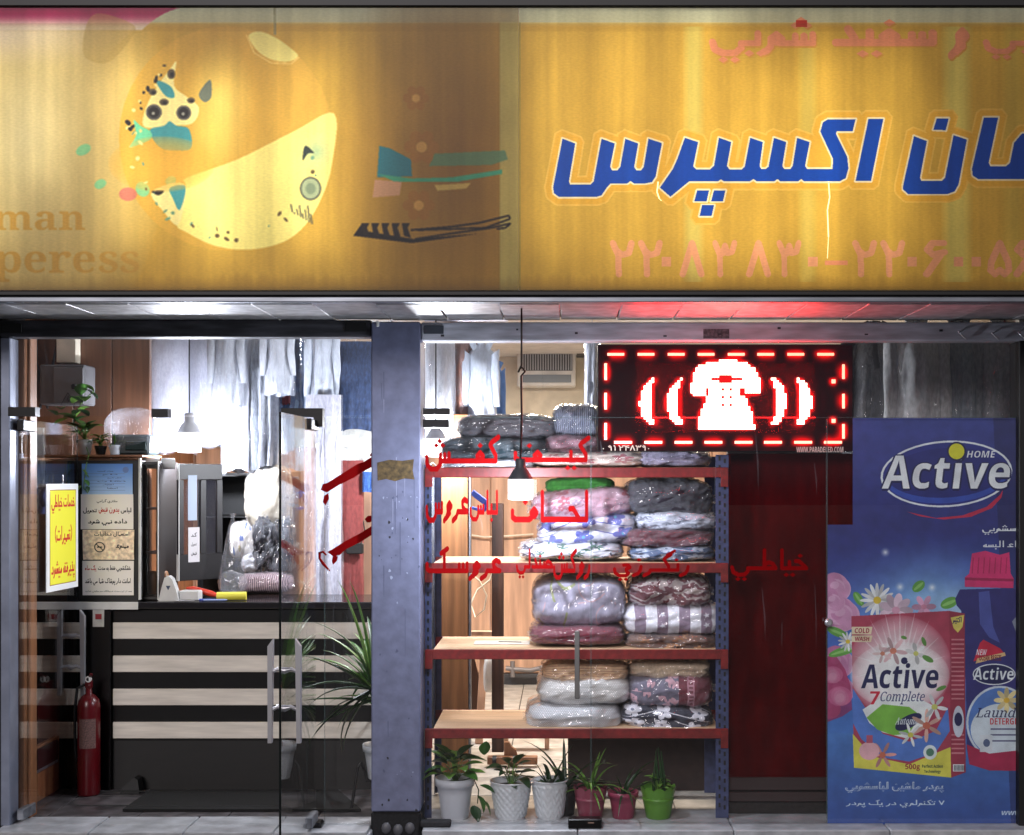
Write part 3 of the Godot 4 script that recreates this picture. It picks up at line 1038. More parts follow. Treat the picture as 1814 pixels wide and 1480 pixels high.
func print_sign(cv: Cv, half: int) -> void:
	# top band, pale; pale bands of tube light and sheet overlap painted in
	cv.fade(0, 38, Color(0.72, 0.74, 0.66), Color(0.74, 0.74, 0.62))
	cv.fade(38, 50, Color(0.8, 0.74, 0.5, 0.8), Color(0.87, 0.67, 0.27, 0.0))
	if half == 0:
		cv.soft(40, 240, 260, 420, Color(0.84, 0.79, 0.62, 0.95), 0.6)
		# magenta corner that fades to white, bounded by a large curve
		for y in range(12, 130):
			var edge := 335.0 - 85.0 * sqrt(clampf((y - 10) / 42.0, 0.0, 1.0)) if y < 52 else 235.0 - (y - 52) * 1.1
			var c := Color(0.62, 0.10, 0.32).lerp(Color(0.92, 0.86, 0.80), smoothstep(20.0, 48.0, y))
			var al := 1.0 - smoothstep(55.0, 128.0, y)
			for k in 30:
				var xa := -90.0 + k * (edge + 90.0) / 30.0
				cv.rect(xa, y, xa + (edge + 90.0) / 30.0, y + 1, Color(c.r, c.g, c.b, minf(0.99, al * (1.0 if y < 52 else 1.0 - k / 34.0))))
		cv.organic(PackedVector2Array([Vector2(150, 100), Vector2(148, 60), Vector2(160, 28), Vector2(180, 22), Vector2(215, 32), Vector2(240, 48), Vector2(225, 75), Vector2(190, 110)]), Color(0.72, 0.60, 0.32, 0.45))
		# dark field round the folded towels: the unlit stretch of box painted into the print
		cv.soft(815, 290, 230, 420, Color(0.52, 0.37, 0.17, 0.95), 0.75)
		cv.rect(886, 38, 919, 520, Color(0.72, 0.68, 0.42, 0.75))
		cv.rect(884, 38, 886, 520, Color(0.5, 0.4, 0.16, 0.4))
		# the washed-out picture: a big round shape with scraps of cloth print round its rim
		cv.oval(400, 245, 190, 200, Color(0.84, 0.67, 0.29))
		cv.organic(PackedVector2Array([Vector2(330, 315), Vector2(420, 282), Vector2(520, 232), Vector2(592, 200), Vector2(588, 290), Vector2(570, 350), Vector2(540, 400), Vector2(500, 430), Vector2(440, 443), Vector2(380, 436), Vector2(330, 412), Vector2(312, 395), Vector2(328, 330)]), Color(0.95, 0.90, 0.55))
		cv.organic(PackedVector2Array([Vector2(440, 62), Vector2(460, 54), Vector2(490, 66), Vector2(515, 84), Vector2(528, 98), Vector2(510, 108), Vector2(480, 104), Vector2(455, 88)]), Color(0.95, 0.90, 0.56))
		cv.line([Vector2(436, 60), Vector2(450, 92), Vector2(480, 110), Vector2(515, 112), Vector2(530, 100)], 2.0, Color(0.96, 0.84, 0.5))
		cv.line([Vector2(486, 0), Vector2(487, 60)], 3.0, Color(0.55, 0.55, 0.42))
		cv.soft(390, 180, 60, 120, Color(0.92, 0.82, 0.46, 0.7), 0.8)
		cv.organic(PackedVector2Array([Vector2(312, 108), Vector2(300, 122), Vector2(282, 146), Vector2(262, 180), Vector2(252, 215), Vector2(262, 226), Vector2(300, 222), Vector2(340, 218), Vector2(352, 190), Vector2(330, 170), Vector2(308, 150)]), Color(0.95, 0.90, 0.62))
		var ink := Color(0.16, 0.15, 0.16)
		for e in [[303, 130, 7, 9], [270, 162, 7, 6], [338, 177, 7, 5], [290, 180, 8, 6]]:
			cv.oval(e[0], e[1], e[2], e[3], Color(0.36, 0.32, 0.26))
			cv.oval(e[0] + 1, e[1] + 1, e[2] * 0.5, e[3] * 0.5, ink)
		for e in [[272, 198, 14], [325, 199, 13]]:
			cv.oval(e[0], e[1], e[2], e[2], Color(0.34, 0.33, 0.33))
			cv.oval(e[0], e[1], e[2] * 0.7, e[2] * 0.7, ink)
			cv.oval(e[0] - 1, e[1] + 2, 3, 3, Color(0.6, 0.6, 0.58))
		var teal := Color(0.27, 0.60, 0.66)
		cv.organic(PackedVector2Array([Vector2(266, 228), Vector2(290, 222), Vector2(300, 214), Vector2(312, 222), Vector2(334, 228), Vector2(338, 262), Vector2(310, 266), Vector2(285, 262), Vector2(268, 242)]), teal)
		cv.organic(PackedVector2Array([Vector2(236, 212), Vector2(248, 222), Vector2(266, 232), Vector2(266, 246), Vector2(240, 258), Vector2(228, 260), Vector2(240, 240)]), Color(0.45, 0.82, 0.66))
		cv.organic(PackedVector2Array([Vector2(276, 142), Vector2(296, 148), Vector2(306, 158), Vector2(308, 172), Vector2(292, 168)]), teal)
		for e in [[147, 265, 14, 9], [177, 326, 11, 8], [302, 320, 10, 8], [252, 335, 12, 14]]:
			cv.oval(e[0], e[1], e[2], e[3], Color(0.50, 0.80, 0.60, 0.9), -0.5)
		cv.oval(226, 344, 16, 12, Color(0.80, 0.46, 0.42, 0.9))
		cv.organic(PackedVector2Array([Vector2(268, 340), Vector2(326, 326), Vector2(316, 398), Vector2(290, 376)]), Color(0.95, 0.90, 0.62))
		cv.organic(PackedVector2Array([Vector2(300, 333), Vector2(328, 330), Vector2(318, 372), Vector2(306, 352)]), teal)
		cv.organic(PackedVector2Array([Vector2(268, 339), Vector2(290, 338), Vector2(280, 346)]), ink)
		cv.oval(550, 334, 19, 21, Color(0.36, 0.38, 0.34))
		cv.oval(550, 334, 16, 18, Color(0.62, 0.68, 0.56))
		cv.oval(550, 334, 9, 10, Color(0.5, 0.57, 0.48))
		cv.soft(560, 268, 30, 40, Color(0.62, 0.74, 0.60, 0.9), 1.0)
		cv.organic(PackedVector2Array([Vector2(536, 284), Vector2(540, 258), Vector2(556, 270), Vector2(545, 272)]), Color(0.2, 0.24, 0.24))
		cv.organic(PackedVector2Array([Vector2(352, 165), Vector2(372, 140), Vector2(374, 170), Vector2(362, 180)]), Color(0.42, 0.46, 0.42))
		for k in 8:
			cv.line([Vector2(515 + k * 5, 362 + (k * 37) % 22), Vector2(518 + k * 5, 376 + (k * 29) % 26)], 2.5, Color(0.36, 0.36, 0.30))
		cv.soft(285, 290, 95, 50, Color(0.90, 0.69, 0.28, 0.9), 0.35)
		for k in 46:      # torn flecks along the rim of the picture
			var an := rnd(0.2, 3.3) if k % 2 else rnd(2.4, 4.2)
			var c2 := Vector2(400, 245) + Vector2(cos(an) * 176, sin(an) * 184) * rnd(0.86, 1.0)
			cv.oval(c2.x, c2.y, rnd(1.5, 6.0), rnd(1.0, 4.0), [ink, Color(0.45, 0.62, 0.52), Color(0.92, 0.86, 0.58), Color(0.40, 0.34, 0.22)][k % 4], rnd(0, 3))
		# faded Latin name at the edge
		var faded := Color(0.80, 0.63, 0.29)
		cv.hulls(latin("hman", "Droid Serif", Vector2(-62, 362), Vector2(150, 408)), faded)
		cv.hulls(latin("xperess", "Droid Serif", Vector2(-62, 446), Vector2(246, 500)), faded)
		# stack of folded towels
		cv.poly(PackedVector2Array([Vector2(672, 258), Vector2(690, 262), Vector2(728, 282), Vector2(730, 312), Vector2(668, 314)]), Color(0.20, 0.47, 0.54))
		cv.poly(PackedVector2Array([Vector2(770, 272), Vector2(895, 266), Vector2(900, 282), Vector2(870, 292), Vector2(760, 294)]), Color(0.34, 0.52, 0.42, 0.8))
		cv.poly(PackedVector2Array([Vector2(668, 308), Vector2(730, 316), Vector2(800, 314), Vector2(890, 300), Vector2(890, 308), Vector2(810, 322), Vector2(700, 322)]), Color(0.28, 0.62, 0.50))
		cv.poly(PackedVector2Array([Vector2(664, 318), Vector2(712, 322), Vector2(708, 346), Vector2(660, 350)]), Color(0.76, 0.58, 0.46))
		cv.poly(PackedVector2Array([Vector2(770, 328), Vector2(835, 324), Vector2(826, 334), Vector2(775, 338)]), Color(0.78, 0.66, 0.36))
		for e in [[737, 173, 9], [747, 260, 12], [742, 364, 11]]:
			for k in 6:
				cv.oval(e[0] + cos(k * 1.05) * e[2] * 1.7, e[1] + sin(k * 1.05) * e[2] * 1.7, e[2] * 0.9, e[2] * 0.9, Color(0.62, 0.42, 0.18, 0.7))
			cv.oval(e[0], e[1], e[2] * 0.8, e[2] * 0.8, Color(0.76, 0.58, 0.30))
		cv.poly(PackedVector2Array([Vector2(626, 418), Vector2(640, 398), Vector2(648, 410), Vector2(732, 424), Vector2(850, 414), Vector2(730, 431)]), Color(0.10, 0.08, 0.10))
		for k in 5:
			cv.poly(PackedVector2Array([Vector2(640 + k * 18, 396), Vector2(654 + k * 18, 396), Vector2(650 + k * 18, 404), Vector2(656 + k * 18, 422), Vector2(644 + k * 18, 418)]), Color(0.14, 0.11, 0.12))
		cv.line([Vector2(728, 408), Vector2(800, 402), Vector2(850, 395), Vector2(902, 382), Vector2(904, 388), Vector2(860, 404), Vector2(740, 408)], 3.0, Color(0.12, 0.1, 0.12))
		cv.line([Vector2(735, 424), Vector2(800, 414), Vector2(870, 404), Vector2(905, 396), Vector2(896, 404), Vector2(880, 406)], 3.0, Color(0.12, 0.1, 0.12))
		return
	cv.rect(919, 38, 922, 520, Color(0.62, 0.56, 0.3, 0.7))
	for b in [[1215, 1243, 0.55], [1418, 1444, 0.3], [1676, 1716, 0.65], [1780, 1812, 0.2]]:  # tube light and sheet overlaps put into the print colour
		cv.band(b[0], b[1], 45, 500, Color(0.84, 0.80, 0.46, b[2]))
	# pale halo round the blue word, then its white edge, then the letters
	var letters := blue_letters()
	for d in [[16.0, Color(0.88, 0.71, 0.33)], [13.0, Color(0.86, 0.66, 0.25)], [3.0, Color(0.93, 0.88, 0.72)], [0.0, Color(0.08, 0.27, 0.66)]]:
		for l in letters:
			var grown := [l] if d[0] == 0.0 else Geometry2D.offset_polygon(l, d[0])
			for g in grown:
				if not Geometry2D.is_polygon_clockwise(g) or d[0] == 0.0:
					cv.poly(g, d[1])
	# washed-out pink line above
	var pink := Color(0.87, 0.56, 0.42)
	var pink_edge := Color(0.80, 0.58, 0.28)
	for e in [[Vector2(2, 3), pink_edge], [Vector2.ZERO, pink]]:
		for w in [["شویی", 1256, 1446, 28, 110], ["سفید", 1474, 1660, 32, 100], ["و", 1680, 1718, 46, 104], ["آبی", 1742, 1850, 30, 104]]:
			cv.hulls(written(w[0], Vector2(w[1], w[3]) + e[0], Vector2(w[2], w[4]) + e[0], true, Vector2(0.52, 0.74)), e[1])
	cv.rect(1410, 34, 1430, 46, Color(0.72, 0.2, 0.14))
	# washed-out pink telephone numbers below
	var dig := [[1080, "۲"], [1130, "۲"], [1172, "۰"], [1204, "۸"], [1262, "۳"], [1322, "۸"], [1376, "۳"], [1432, "۰"], [1510, "۲"], [1560, "۲"], [1608, "۰"], [1636, "۶"], [1690, "۰"], [1722, "۰"], [1750, "۵"], [1796, "۶"]]
	for q in dig:
		if q[1] == "۰":
			cv.rect(q[0], 456, q[0] + 17, 473, Color(0.89, 0.62, 0.47))
		else:
			cv.hulls(written(q[1], Vector2(q[0], 426), Vector2(q[0] + 44, 492), true, Vector2(0.5, 0.5)), Color(0.89, 0.62, 0.47))
	cv.rect(1462, 462, 1502, 470, Color(0.86, 0.56, 0.42))


func zp(s: String, ox: float) -> PackedVector2Array:      # outline given on a 0.3513 grid
	var out := PackedVector2Array()
	for w in s.split(" ", false):
		var c := w.split(",")
		out.append(Vector2(ox + c[0].to_float() * 0.3513, c[1].to_float() * 0.3513))
	if Geometry2D.is_polygon_clockwise(out):
		out.reverse()
	return out


func blue_letters() -> Array:
	return [
		zp("965,598 1040,598 978,912 900,912", 1200),
		zp("760,600 900,600 885,660 806,660 800,672 858,790 864,848 850,898 820,914 640,914 625,902 610,914 520,914 505,902 490,914 400,914 385,902 365,914 235,914 220,904 205,914 60,914 -35,992 -88,946 -22,850 0,800 38,693 105,715 80,838 95,854 165,854 185,835 210,693 272,715 250,838 265,854 325,854 340,840 368,693 432,715 415,838 425,852 445,852 460,840 488,693 550,715 530,838 540,852 570,852 582,836 605,693 668,715 645,836 655,852 783,852 786,800 722,662 735,615", 1200),
		zp("1562,698 1630,720 1598,890 1580,918 1545,925 1490,925 1470,912 1455,925 1370,925 1352,945 1325,985 1300,993 1110,993 1085,975 1080,945 1128,698 1192,722 1160,915 1166,930 1270,930 1285,915 1325,698 1392,722 1368,840 1378,858 1405,858 1420,840 1445,698 1510,722 1490,840 1500,858 1525,858 1538,840", 600),
		zp("100,960 160,960 148,1015 85,1015", 1200), zp("185,960 243,960 230,1015 170,1015", 1200), zp("125,1035 185,1035 173,1090 112,1090", 1200),
		zp("1395,680 1462,702 1420,930 1400,965 1365,978 1165,978 1140,955 1140,935 1195,685 1260,710 1225,895 1232,912 1335,912 1352,895", 1200),
		zp("1310,595 1370,595 1355,655 1293,652", 1200),
		zp("1548,590 1620,590 1572,820 1580,838 1660,838 1680,820 1700,720 1740,672 1830,672 1870,720 1845,860 1800,902 1520,903 1492,885 1488,850", 1200),
	]


func patch_fitting(label: String, pts: Array, z: float, d := 0.03) -> void:
	var q := PackedVector2Array()
	var at := spot(pts[0].x, pts[0].y, z)
	for p in pts:
		var w := spot(p.x, p.y, z)
		q.append(Vector2(w.x - at.x, w.y - at.y))
	var s := Sh.new()
	s.plate(q, -d, d * 2.0)
	solo("patch_fitting", s.done(), M.dark_steel, at, label, "glass clamp")


func pull_handle(parent: Node3D, at: Vector3, side: Vector3) -> void:      # a pair of bars, one on each face of the leaf
	for sg in [-1.0, 1.0]:
		var s := Sh.new(parent.position)
		var c: Vector3 = at + side * sg * 0.062
		var pr := PackedVector2Array([Vector2(-0.012, -0.235), Vector2(0.006, -0.235), Vector2(0.013, 0.19), Vector2(-0.012 if sg > 0 else -0.012, 0.235), Vector2(-0.013, 0.235)])
		if sg > 0:
			pr = PackedVector2Array([Vector2(-0.006, -0.235), Vector2(0.012, -0.235), Vector2(0.013, 0.2), Vector2(-0.012, 0.235)])
		else:
			pr = PackedVector2Array([Vector2(-0.012, -0.235), Vector2(0.006, -0.235), Vector2(0.012, 0.235), Vector2(-0.013, 0.2)])
		s.plate(pr, -0.014, 0.028, c, Basis(side, Vector3.UP, side.cross(Vector3.UP)))
		part("grip", s.done(), M.steel, parent)
	for dy in [-0.085, 0.085]:
		var s := Sh.new(parent.position)
		var c: Vector3 = at + Vector3(0, dy, 0)
		s.tube([c - side * 0.055, c - side * 0.03 + Vector3(0, 0.012, 0), c + Vector3(0, 0.004, 0), c + side * 0.03 + Vector3(0, 0.012, 0), c + side * 0.055], [0.008, 0.009, 0.016, 0.009, 0.008], 10)
		part("standoff", s.done(), M.steel, parent)


func leaf_door(label: String, hinge: Vector3, free: Vector3, called := "glass_door") -> Node3D:
	var t := thing(called, label, "glass door", hinge)
	var d := free - hinge
	var n := d.normalized().cross(Vector3.UP)
	var bs := Basis(d.normalized(), Vector3.UP, n)
	var s := Sh.new(hinge)
	s.box(hinge + d * 0.5 + Vector3(0, 1.02, 0), Vector3(d.length(), 2.0, 0.010), 0.001, bs)
	part("pane", s.done(), M.glass, t)
	s = Sh.new(hinge)
	s.box(free + d.normalized() * 0.002 + Vector3(0, 1.02, 0), Vector3(0.003, 2.0, 0.010), 0.0005, bs)
	part("pane_edge", s.done(), paint(Color(0.05, 0.08, 0.08), 0.2), t)
	pull_handle(t, free - d.normalized() * 0.085 + Vector3(0, 0.77, 0), n if n.x > 0 else -n)
	for y in [0.045, 1.99]:
		s = Sh.new(hinge)
		s.box(hinge + d.normalized() * 0.075 + Vector3(0, y, 0), Vector3(0.16, 0.055, 0.034), 0.004, bs)
		part("pivot_rail", s.done(), M.dark_steel if y > 1 else M.alu, t)
	return t


func doors() -> void:
	var tr := thing("transom", "clear glass band above the glass doors", "glazing", spot(330, 738, 0))
	for q in [[17, 285], [285, 556], [556, 660]]:
		glass_sheet("pane", q[0], 598, q[1], 738 if q[1] < 600 else 738, tr)
	var sl := thing("sidelight", "fixed narrow glass pane between the open door and the blue-grey column", "glazing", spot(618, 1462, 0))
	glass_sheet("pane", 575, 740, 660, 1460, sl)
	var s := Sh.new(sl.position)
	s.span_box(spot(574, 1460, 0.004), spot(576, 740, -0.004), 0.0005)
	part("pane_edge", s.done(), M.glass_edge, sl)
	smears(tr, 30, 602, 650, 736, 16)
	smears(sl, 580, 745, 655, 1430, 10)
	patch_fitting("black clamp at the joint of the transom panes, near the hanging lamp", [Vector2(271, 725), Vector2(300, 725), Vector2(300, 740), Vector2(271, 740)], 0.0)
	patch_fitting("small black clamp holding the transom to the metal door post", [Vector2(18, 722), Vector2(66, 722), Vector2(66, 738), Vector2(18, 738)], 0.0)
	patch_fitting("black L-shaped corner clamp above the outward door", [Vector2(500, 724), Vector2(573, 724), Vector2(573, 757), Vector2(557, 757), Vector2(557, 740), Vector2(536, 739), Vector2(500, 733)], 0.0)
	patch_fitting("upper black clamp at the window corner next to the column", [Vector2(750, 724), Vector2(797, 724), Vector2(797, 736), Vector2(750, 736)], 0.0)
	patch_fitting("lower black clamp at the window corner next to the column", [Vector2(750, 744), Vector2(795, 744), Vector2(795, 758), Vector2(750, 758)], 0.0)
	leaf_door("glass door leaf standing open into the shop along the wooden wall", spot(33, 1462, 0) + Vector3(0, 0.0, -0.02), spot(136, 1393, -0.79) * Vector3(1, 0, 1))
	var r := leaf_door("glass door leaf standing open towards the street, seen edge-on", Vector3(-1.243, 0, 0.0), Vector3(-1.262, 0, 0.74))
	s = Sh.new(r.position)
	s.box(Vector3(-1.244, 0.0, 0.02), Vector3(0.09, 0.05, 0.1), 0.01)
	part("floor_spring", s.done(), M.dark_steel, r)
	# yellow notice on the inward leaf
	var cv := Cv.new(360, 720, Color(0.93, 0.94, 0.95))
	cv.rect(0.10, 0.055, 0.93, 0.945, Color(0.55, 0.3, 0.1))
	cv.rect(0.115, 0.062, 0.92, 0.938, Color(0.95, 0.93, 0.22))
	var red := Color(0.80, 0.12, 0.08)
	cv.hulls(written("خدمات خیاطی", Vector2(0.15, 0.10), Vector2(0.89, 0.28), true, Vector2(0.62, 0.62)), red)
	cv.hulls(written("(تعمیرات)", Vector2(0.26, 0.39), Vector2(0.80, 0.58), true, Vector2(0.62, 0.62)), red)
	cv.hulls(written("پذیرفته میشود", Vector2(0.15, 0.72), Vector2(0.89, 0.91), true, Vector2(0.62, 0.62)), red)
	var pa := spot(80, 950, -0.30)
	var dz := Vector3(0.012, 0, -0.43)
	pa = Vector3(-2.69, 1.415, -0.285)
	s = Sh.new(pa)
	s.panel(pa + dz * 0.5, dz.length(), 0.565, 0.004, Basis(dz.normalized(), Vector3.UP, dz.normalized().cross(Vector3.UP)))
	var n := solo("hanging_notice", s.done(), printed(cv.tex(), 0.6), pa, "bright yellow notice with red Persian writing in a white border, on the open door", "notice")
	s = Sh.new(pa)
	s.tube([pa + dz * 0.5 + Vector3(0.004, 0.283, 0), pa + dz * 0.5 + Vector3(0.004, 0.33, 0)], 0.004, 6)
	part("hook", s.done(), M.steel, n)
	s = Sh.new(spot(120, 1360, -0.02))
	s.box(spot(48, 1432, -0.2), Vector3(0.05, 0.04, 0.05), 0.012)
	solo("door_stop", s.done(), M.white, spot(120, 1360, -0.02), "small white door stop on the floor at the hinge of the inward door", "door stop")


func bulb_lamp(called: String, label: String, top: Vector3, at: Vector3, r: float, e: float, c: Color, shade := false) -> void:      # at: centre of the glowing part
	var t := thing(called, label, "lamp", at)
	var s := Sh.new(at)
	var pr := []
	for k in 9:
		var a := PI * 0.5 * k / 8
		pr.append(Vector2(r * sin(a), -r * 0.95 - r * 0.1 * cos(a) + r * 0.1))
	pr.append(Vector2(r, 0.0))
	pr.append(Vector2(r, r * 0.75))
	pr.append(Vector2(r * 0.4, r * 0.8))
	pr.append(Vector2(0.0, r * 0.8))
	s.lathe(pr, 20, at)
	part("bulb", s.done(), M.bulb, t)
	s = Sh.new(at)
	var y := r * 0.75
	s.lathe([Vector2(r * 1.0, y), Vector2(r * 0.98, y + r * 0.12), Vector2(r * 0.62, y + r * 0.75), Vector2(r * 0.42, y + r * 0.95), Vector2(r * 0.42, y + r * 1.5), Vector2(r * 0.36, y + r * 1.7), Vector2(0.0, y + r * 1.72)], 18, at)
	part("socket", s.done(), paint(Color(0.30, 0.31, 0.34) if not shade else Color(0.72, 0.72, 0.74), 0.5), t)
	s = Sh.new(at)
	var from := at + Vector3(0, y + r * 1.7, 0)
	if shade:
		s.tube([from, top], 0.004, 6)
	else:
		var m := from.lerp(top, 0.55)
		s.tube([from, from.lerp(top, 0.3) + Vector3(0.004, 0, 0), m, m + Vector3(0.018, 0.02, 0.0), m + Vector3(0.004, 0.04, 0.01), m + Vector3(-0.012, 0.018, 0.01), m + Vector3(0.002, 0.05, 0), top - Vector3(0, 0.06, 0), top], 0.005, 6)
	part("cord", s.done(), M.cable, t)
	lamp(at + Vector3(0, -r * 0.1, 0), c, e, r * 0.8, "bulb_light", t)


func notice_sheet(called: String, label: String, u0: float, v0: float, u1: float, v1: float, z: float, cv: Cv, curl := 0.006) -> void:
	var a := spot(u0, v1, z)
	var b := spot(u1, v0, z)
	var s := Sh.new(a)
	var ph := rnd(0, 6)
	s.grid(8, 8, func(u: float, v: float) -> Vector3: return Vector3(lerpf(a.x, b.x, u), lerpf(b.y, a.y, v), z + curl * (0.5 + 0.5 * sin(u * 5.0 + v * 3.0 + ph)) * (0.3 + absf(u - 0.5))), Vector3.BACK)
	solo(called, s.done(), printed(cv.tex(), 0.7), a, label, "notice", "notices on the black cabinet")


func counter_side() -> void:
	var z := -0.80
	# partition behind the plants, with electric box
	var s := Sh.new()
	s.span_box(Vector3(-3.12, 0, -1.30), Vector3(spot(264, 0, -1.25).x, 2.75, -1.25), 0.003)
	var pwood := paint(Color(0.45, 0.30, 0.21), 0.45, 0.0, 0.35, Vector3(3, 0.22, 3), 0.0, 3, 0.012)
	var pw := setting("partition_wall", s.done(), pwood, "brown wooden partition behind the potted plants")
	for k in 3:
		s = Sh.new()
		var xa := -3.11 + k * 0.225
		s.span_box(Vector3(xa + 0.002, 0.0, -1.25), Vector3(xa + 0.222, 2.74, -1.238), 0.003)
		part("board", s.done(), pwood, pw)
	var eb := spot(120, 720, -1.2)
	var e := thing("electric_box", "grey metal electricity cabinet with lightning warning triangle, on the wooden partition", "fuse box", eb)
	s = Sh.new(eb)
	s.span_box(spot(90, 720, -1.23), spot(150, 646, -1.05), 0.008)
	part("case", s.done(), paint(Color(0.38, 0.38, 0.39), 0.5, 0.2), e)
	s = Sh.new(eb)
	s.span_box(spot(96, 716, -1.05), spot(147, 651, -1.035), 0.004)
	part("door", s.done(), paint(Color(0.42, 0.42, 0.43), 0.45, 0.2), e)
	s = Sh.new(eb)
	for k in 3:
		var p: Vector2 = [Vector2(120, 696), Vector2(133, 718), Vector2(107, 718)][k]
		var q: Vector2 = [Vector2(133, 718), Vector2(107, 718), Vector2(120, 696)][k]
		s.bar(spot(p.x, p.y, -1.033), spot(q.x, q.y, -1.033), 0.005, 0.002, 0.0005, Vector3.FORWARD)
	s.bar(spot(121, 702, -1.033), spot(118, 709, -1.033), 0.004, 0.002, 0.0005, Vector3.FORWARD)
	s.bar(spot(118, 709, -1.033), spot(122, 709, -1.033), 0.003, 0.002, 0.0005, Vector3.FORWARD)
	s.bar(spot(122, 709, -1.033), spot(119, 715, -1.033), 0.004, 0.002, 0.0005, Vector3.FORWARD)
	part("warning_sign", s.done(), M.black, e)
	s = Sh.new(eb)
	s.box(spot(131, 685, -1.03), Vector3(0.03, 0.03, 0.02), 0.005)
	part("latch", s.done(), M.black, e)
	s = Sh.new(spot(120, 645, -1.2))
	s.span_box(spot(108, 645, -1.23), spot(134, 590, -1.15), 0.004)
	solo("junction_panel", s.done(), M.cream, spot(120, 645, -1.2), "cream panel above the grey electricity cabinet", "panel")
	for q in [[Vector2(64, 595), Vector2(64, 640), Vector2(76, 700), Vector2(84, 724)], [Vector2(104, 595), Vector2(92, 650), Vector2(78, 690), Vector2(70, 724)]]:
		var ps := []
		for p in q:
			ps.append(spot(p.x, p.y, -1.16))
		s = Sh.new(ps[3])
		s.tube(ps, 0.008, 6)
		solo("power_cable", s.done(), M.cable, ps[3], "thick black power cable hanging %s the grey electricity cabinet" % ("along the wall beside" if taken.get("power_cable", -1) < 0 else "slanting down in front of"), "cable", "power cables")
	# counter
	var co := Vector3(spot(350, 0, z).x, 0, z)
	var c := thing("counter", "long black counter with four cream stripes and a dark glossy top", "counter", co)
	s = Sh.new(co)
	s.span_box(Vector3(-3.1, 0.0, -1.15), Vector3(spot(745, 0, z).x, 1.0, z), 0.004)
	part("body", s.done(), M.black_gloss, c)
	s = Sh.new(co)
	s.span_box(Vector3(-3.1, 1.004, -1.28), Vector3(spot(752, 0, z).x, 1.042, z + 0.035), 0.005)
	part("counter_top", s.done(), paint(Color(0.11, 0.10, 0.115), 0.16), c)
	s = Sh.new(co)
	s.span_box(Vector3(-3.1, 1.001, z + 0.036), Vector3(spot(248, 0, z).x, 1.043, z + 0.042), 0.001)
	part("white_edging", s.done(), M.white, c)
	s = Sh.new(co)
	s.span_box(Vector3(spot(150, 0, z).x, 0.0, z + 0.001), Vector3(spot(199, 0, z).x, 1.0, z + 0.03), 0.004)
	part("pilaster", s.done(), M.black_gloss, c)
	for k in 4:
		for h in 2:
			s = Sh.new(co)
			var va := 1103.0 + k * 58.7
			var a := spot(201 if h == 0 else 33, va + 29, z + 0.002)
			var b := spot(748 if h == 0 else 148, va, z + 0.002)
			s.span_box(a, b + Vector3(0, 0, 0.016), 0.003)
			part("stripe", s.done(), paint(Color(0.91, 0.88, 0.83), 0.5, 0.0, 0.15, Vector3(0.5, 5, 5), 0.0, 24), c)
	s = Sh.new(co)
	s.span_box(spot(202, 1400, z + 0.003), spot(745, 1312, z + 0.012), 0.003)
	part("kick_board", s.done(), paint(Color(0.04, 0.025, 0.025), 0.6, 0.0, 0.4, Vector3(1, 3, 3)), c)
	s = Sh.new(spot(174, 1110, z + 0.034))
	s.span_box(spot(164, 1111, z + 0.031), spot(184, 1079, z + 0.034), 0.0008)
	var card := solo("hang_card", s.done(), M.paper, spot(174, 1110, z + 0.034), "small white and red card stuck on the black front of the counter", "card")
	s = Sh.new(card.position)
	s.box(spot(174, 1093, z + 0.0347), Vector3(0.035, 0.03, 0.001), 0.0003)
	part("red_print", s.done(), paint(Color(0.6, 0.15, 0.18), 0.6), card)
	# black cabinet with notices
	var zc := -0.80
	var ko := spot(190, 1064, zc)
	var k := thing("notice_cabinet", "black upright cabinet on the counter with white edging, covered in notices", "cabinet", ko)
	s = Sh.new(ko)
	s.span_box(spot(135, 1063, zc - 0.15), spot(246, 816, zc) , 0.004)
	part("body", s.done(), M.black, k)
	s = Sh.new(ko)
	s.span_box(spot(246, 1063, zc - 0.008), spot(249, 812, zc + 0.004), 0.001)
	part("white_edging", s.done(), M.white, k)
	# pasted notices
	var dark := Color(0.15, 0.14, 0.15)
	var cv := Cv.new(256, 200, Color(0.52, 0.68, 0.90))
	cv.fade(0.0, 1.0, Color(0.36, 0.56, 0.86), Color(0.66, 0.78, 0.94))
	for j in 6:
		cv.hulls(written(["جواز کسب", "نام", "شغل تاریخ", "نشان", "اعتبار", "امضا"][j], Vector2(0.30 + 0.1 * (j % 3), 0.22 + j * 0.11), Vector2(0.62 + 0.08 * (j % 4), 0.27 + j * 0.11)), Color(0.25, 0.3, 0.5))
		cv.line([Vector2(0.1, 0.32 + j * 0.11), Vector2(0.85, 0.32 + j * 0.11)], 0.006, Color(0.45, 0.5, 0.66))
	cv.oval(0.86, 0.2, 0.06, 0.1, Color(0.40, 0.50, 0.72))
	notice_sheet("blue_permit", "pale blue printed permit at the top of the black cabinet", 145, 822, 235, 876, zc + 0.004, cv)
	cv = Cv.new(360, 250, Color(0.93, 0.91, 0.89))
	cv.hulls(written("مشتری گرامی", Vector2(0.30, 0.14), Vector2(0.70, 0.26)), dark)
	cv.hulls(written("لباس", Vector2(0.76, 0.38), Vector2(0.96, 0.56), true, Vector2(0.5, 0.7)), dark)
	cv.hulls(written("بدون قبض", Vector2(0.34, 0.38), Vector2(0.73, 0.56), true, Vector2(0.5, 0.7)), Color(0.72, 0.2, 0.18))
	cv.hulls(written("تحویل", Vector2(0.04, 0.38), Vector2(0.31, 0.56), true, Vector2(0.5, 0.7)), dark)
	cv.hulls(written("داده نمی شود", Vector2(0.14, 0.70), Vector2(0.88, 0.90), true, Vector2(0.55, 0.75)), dark)
	notice_sheet("paper_notice", "white notice with black and red lines of Persian, under the blue permit", 143, 876, 236, 938, zc + 0.004, cv)
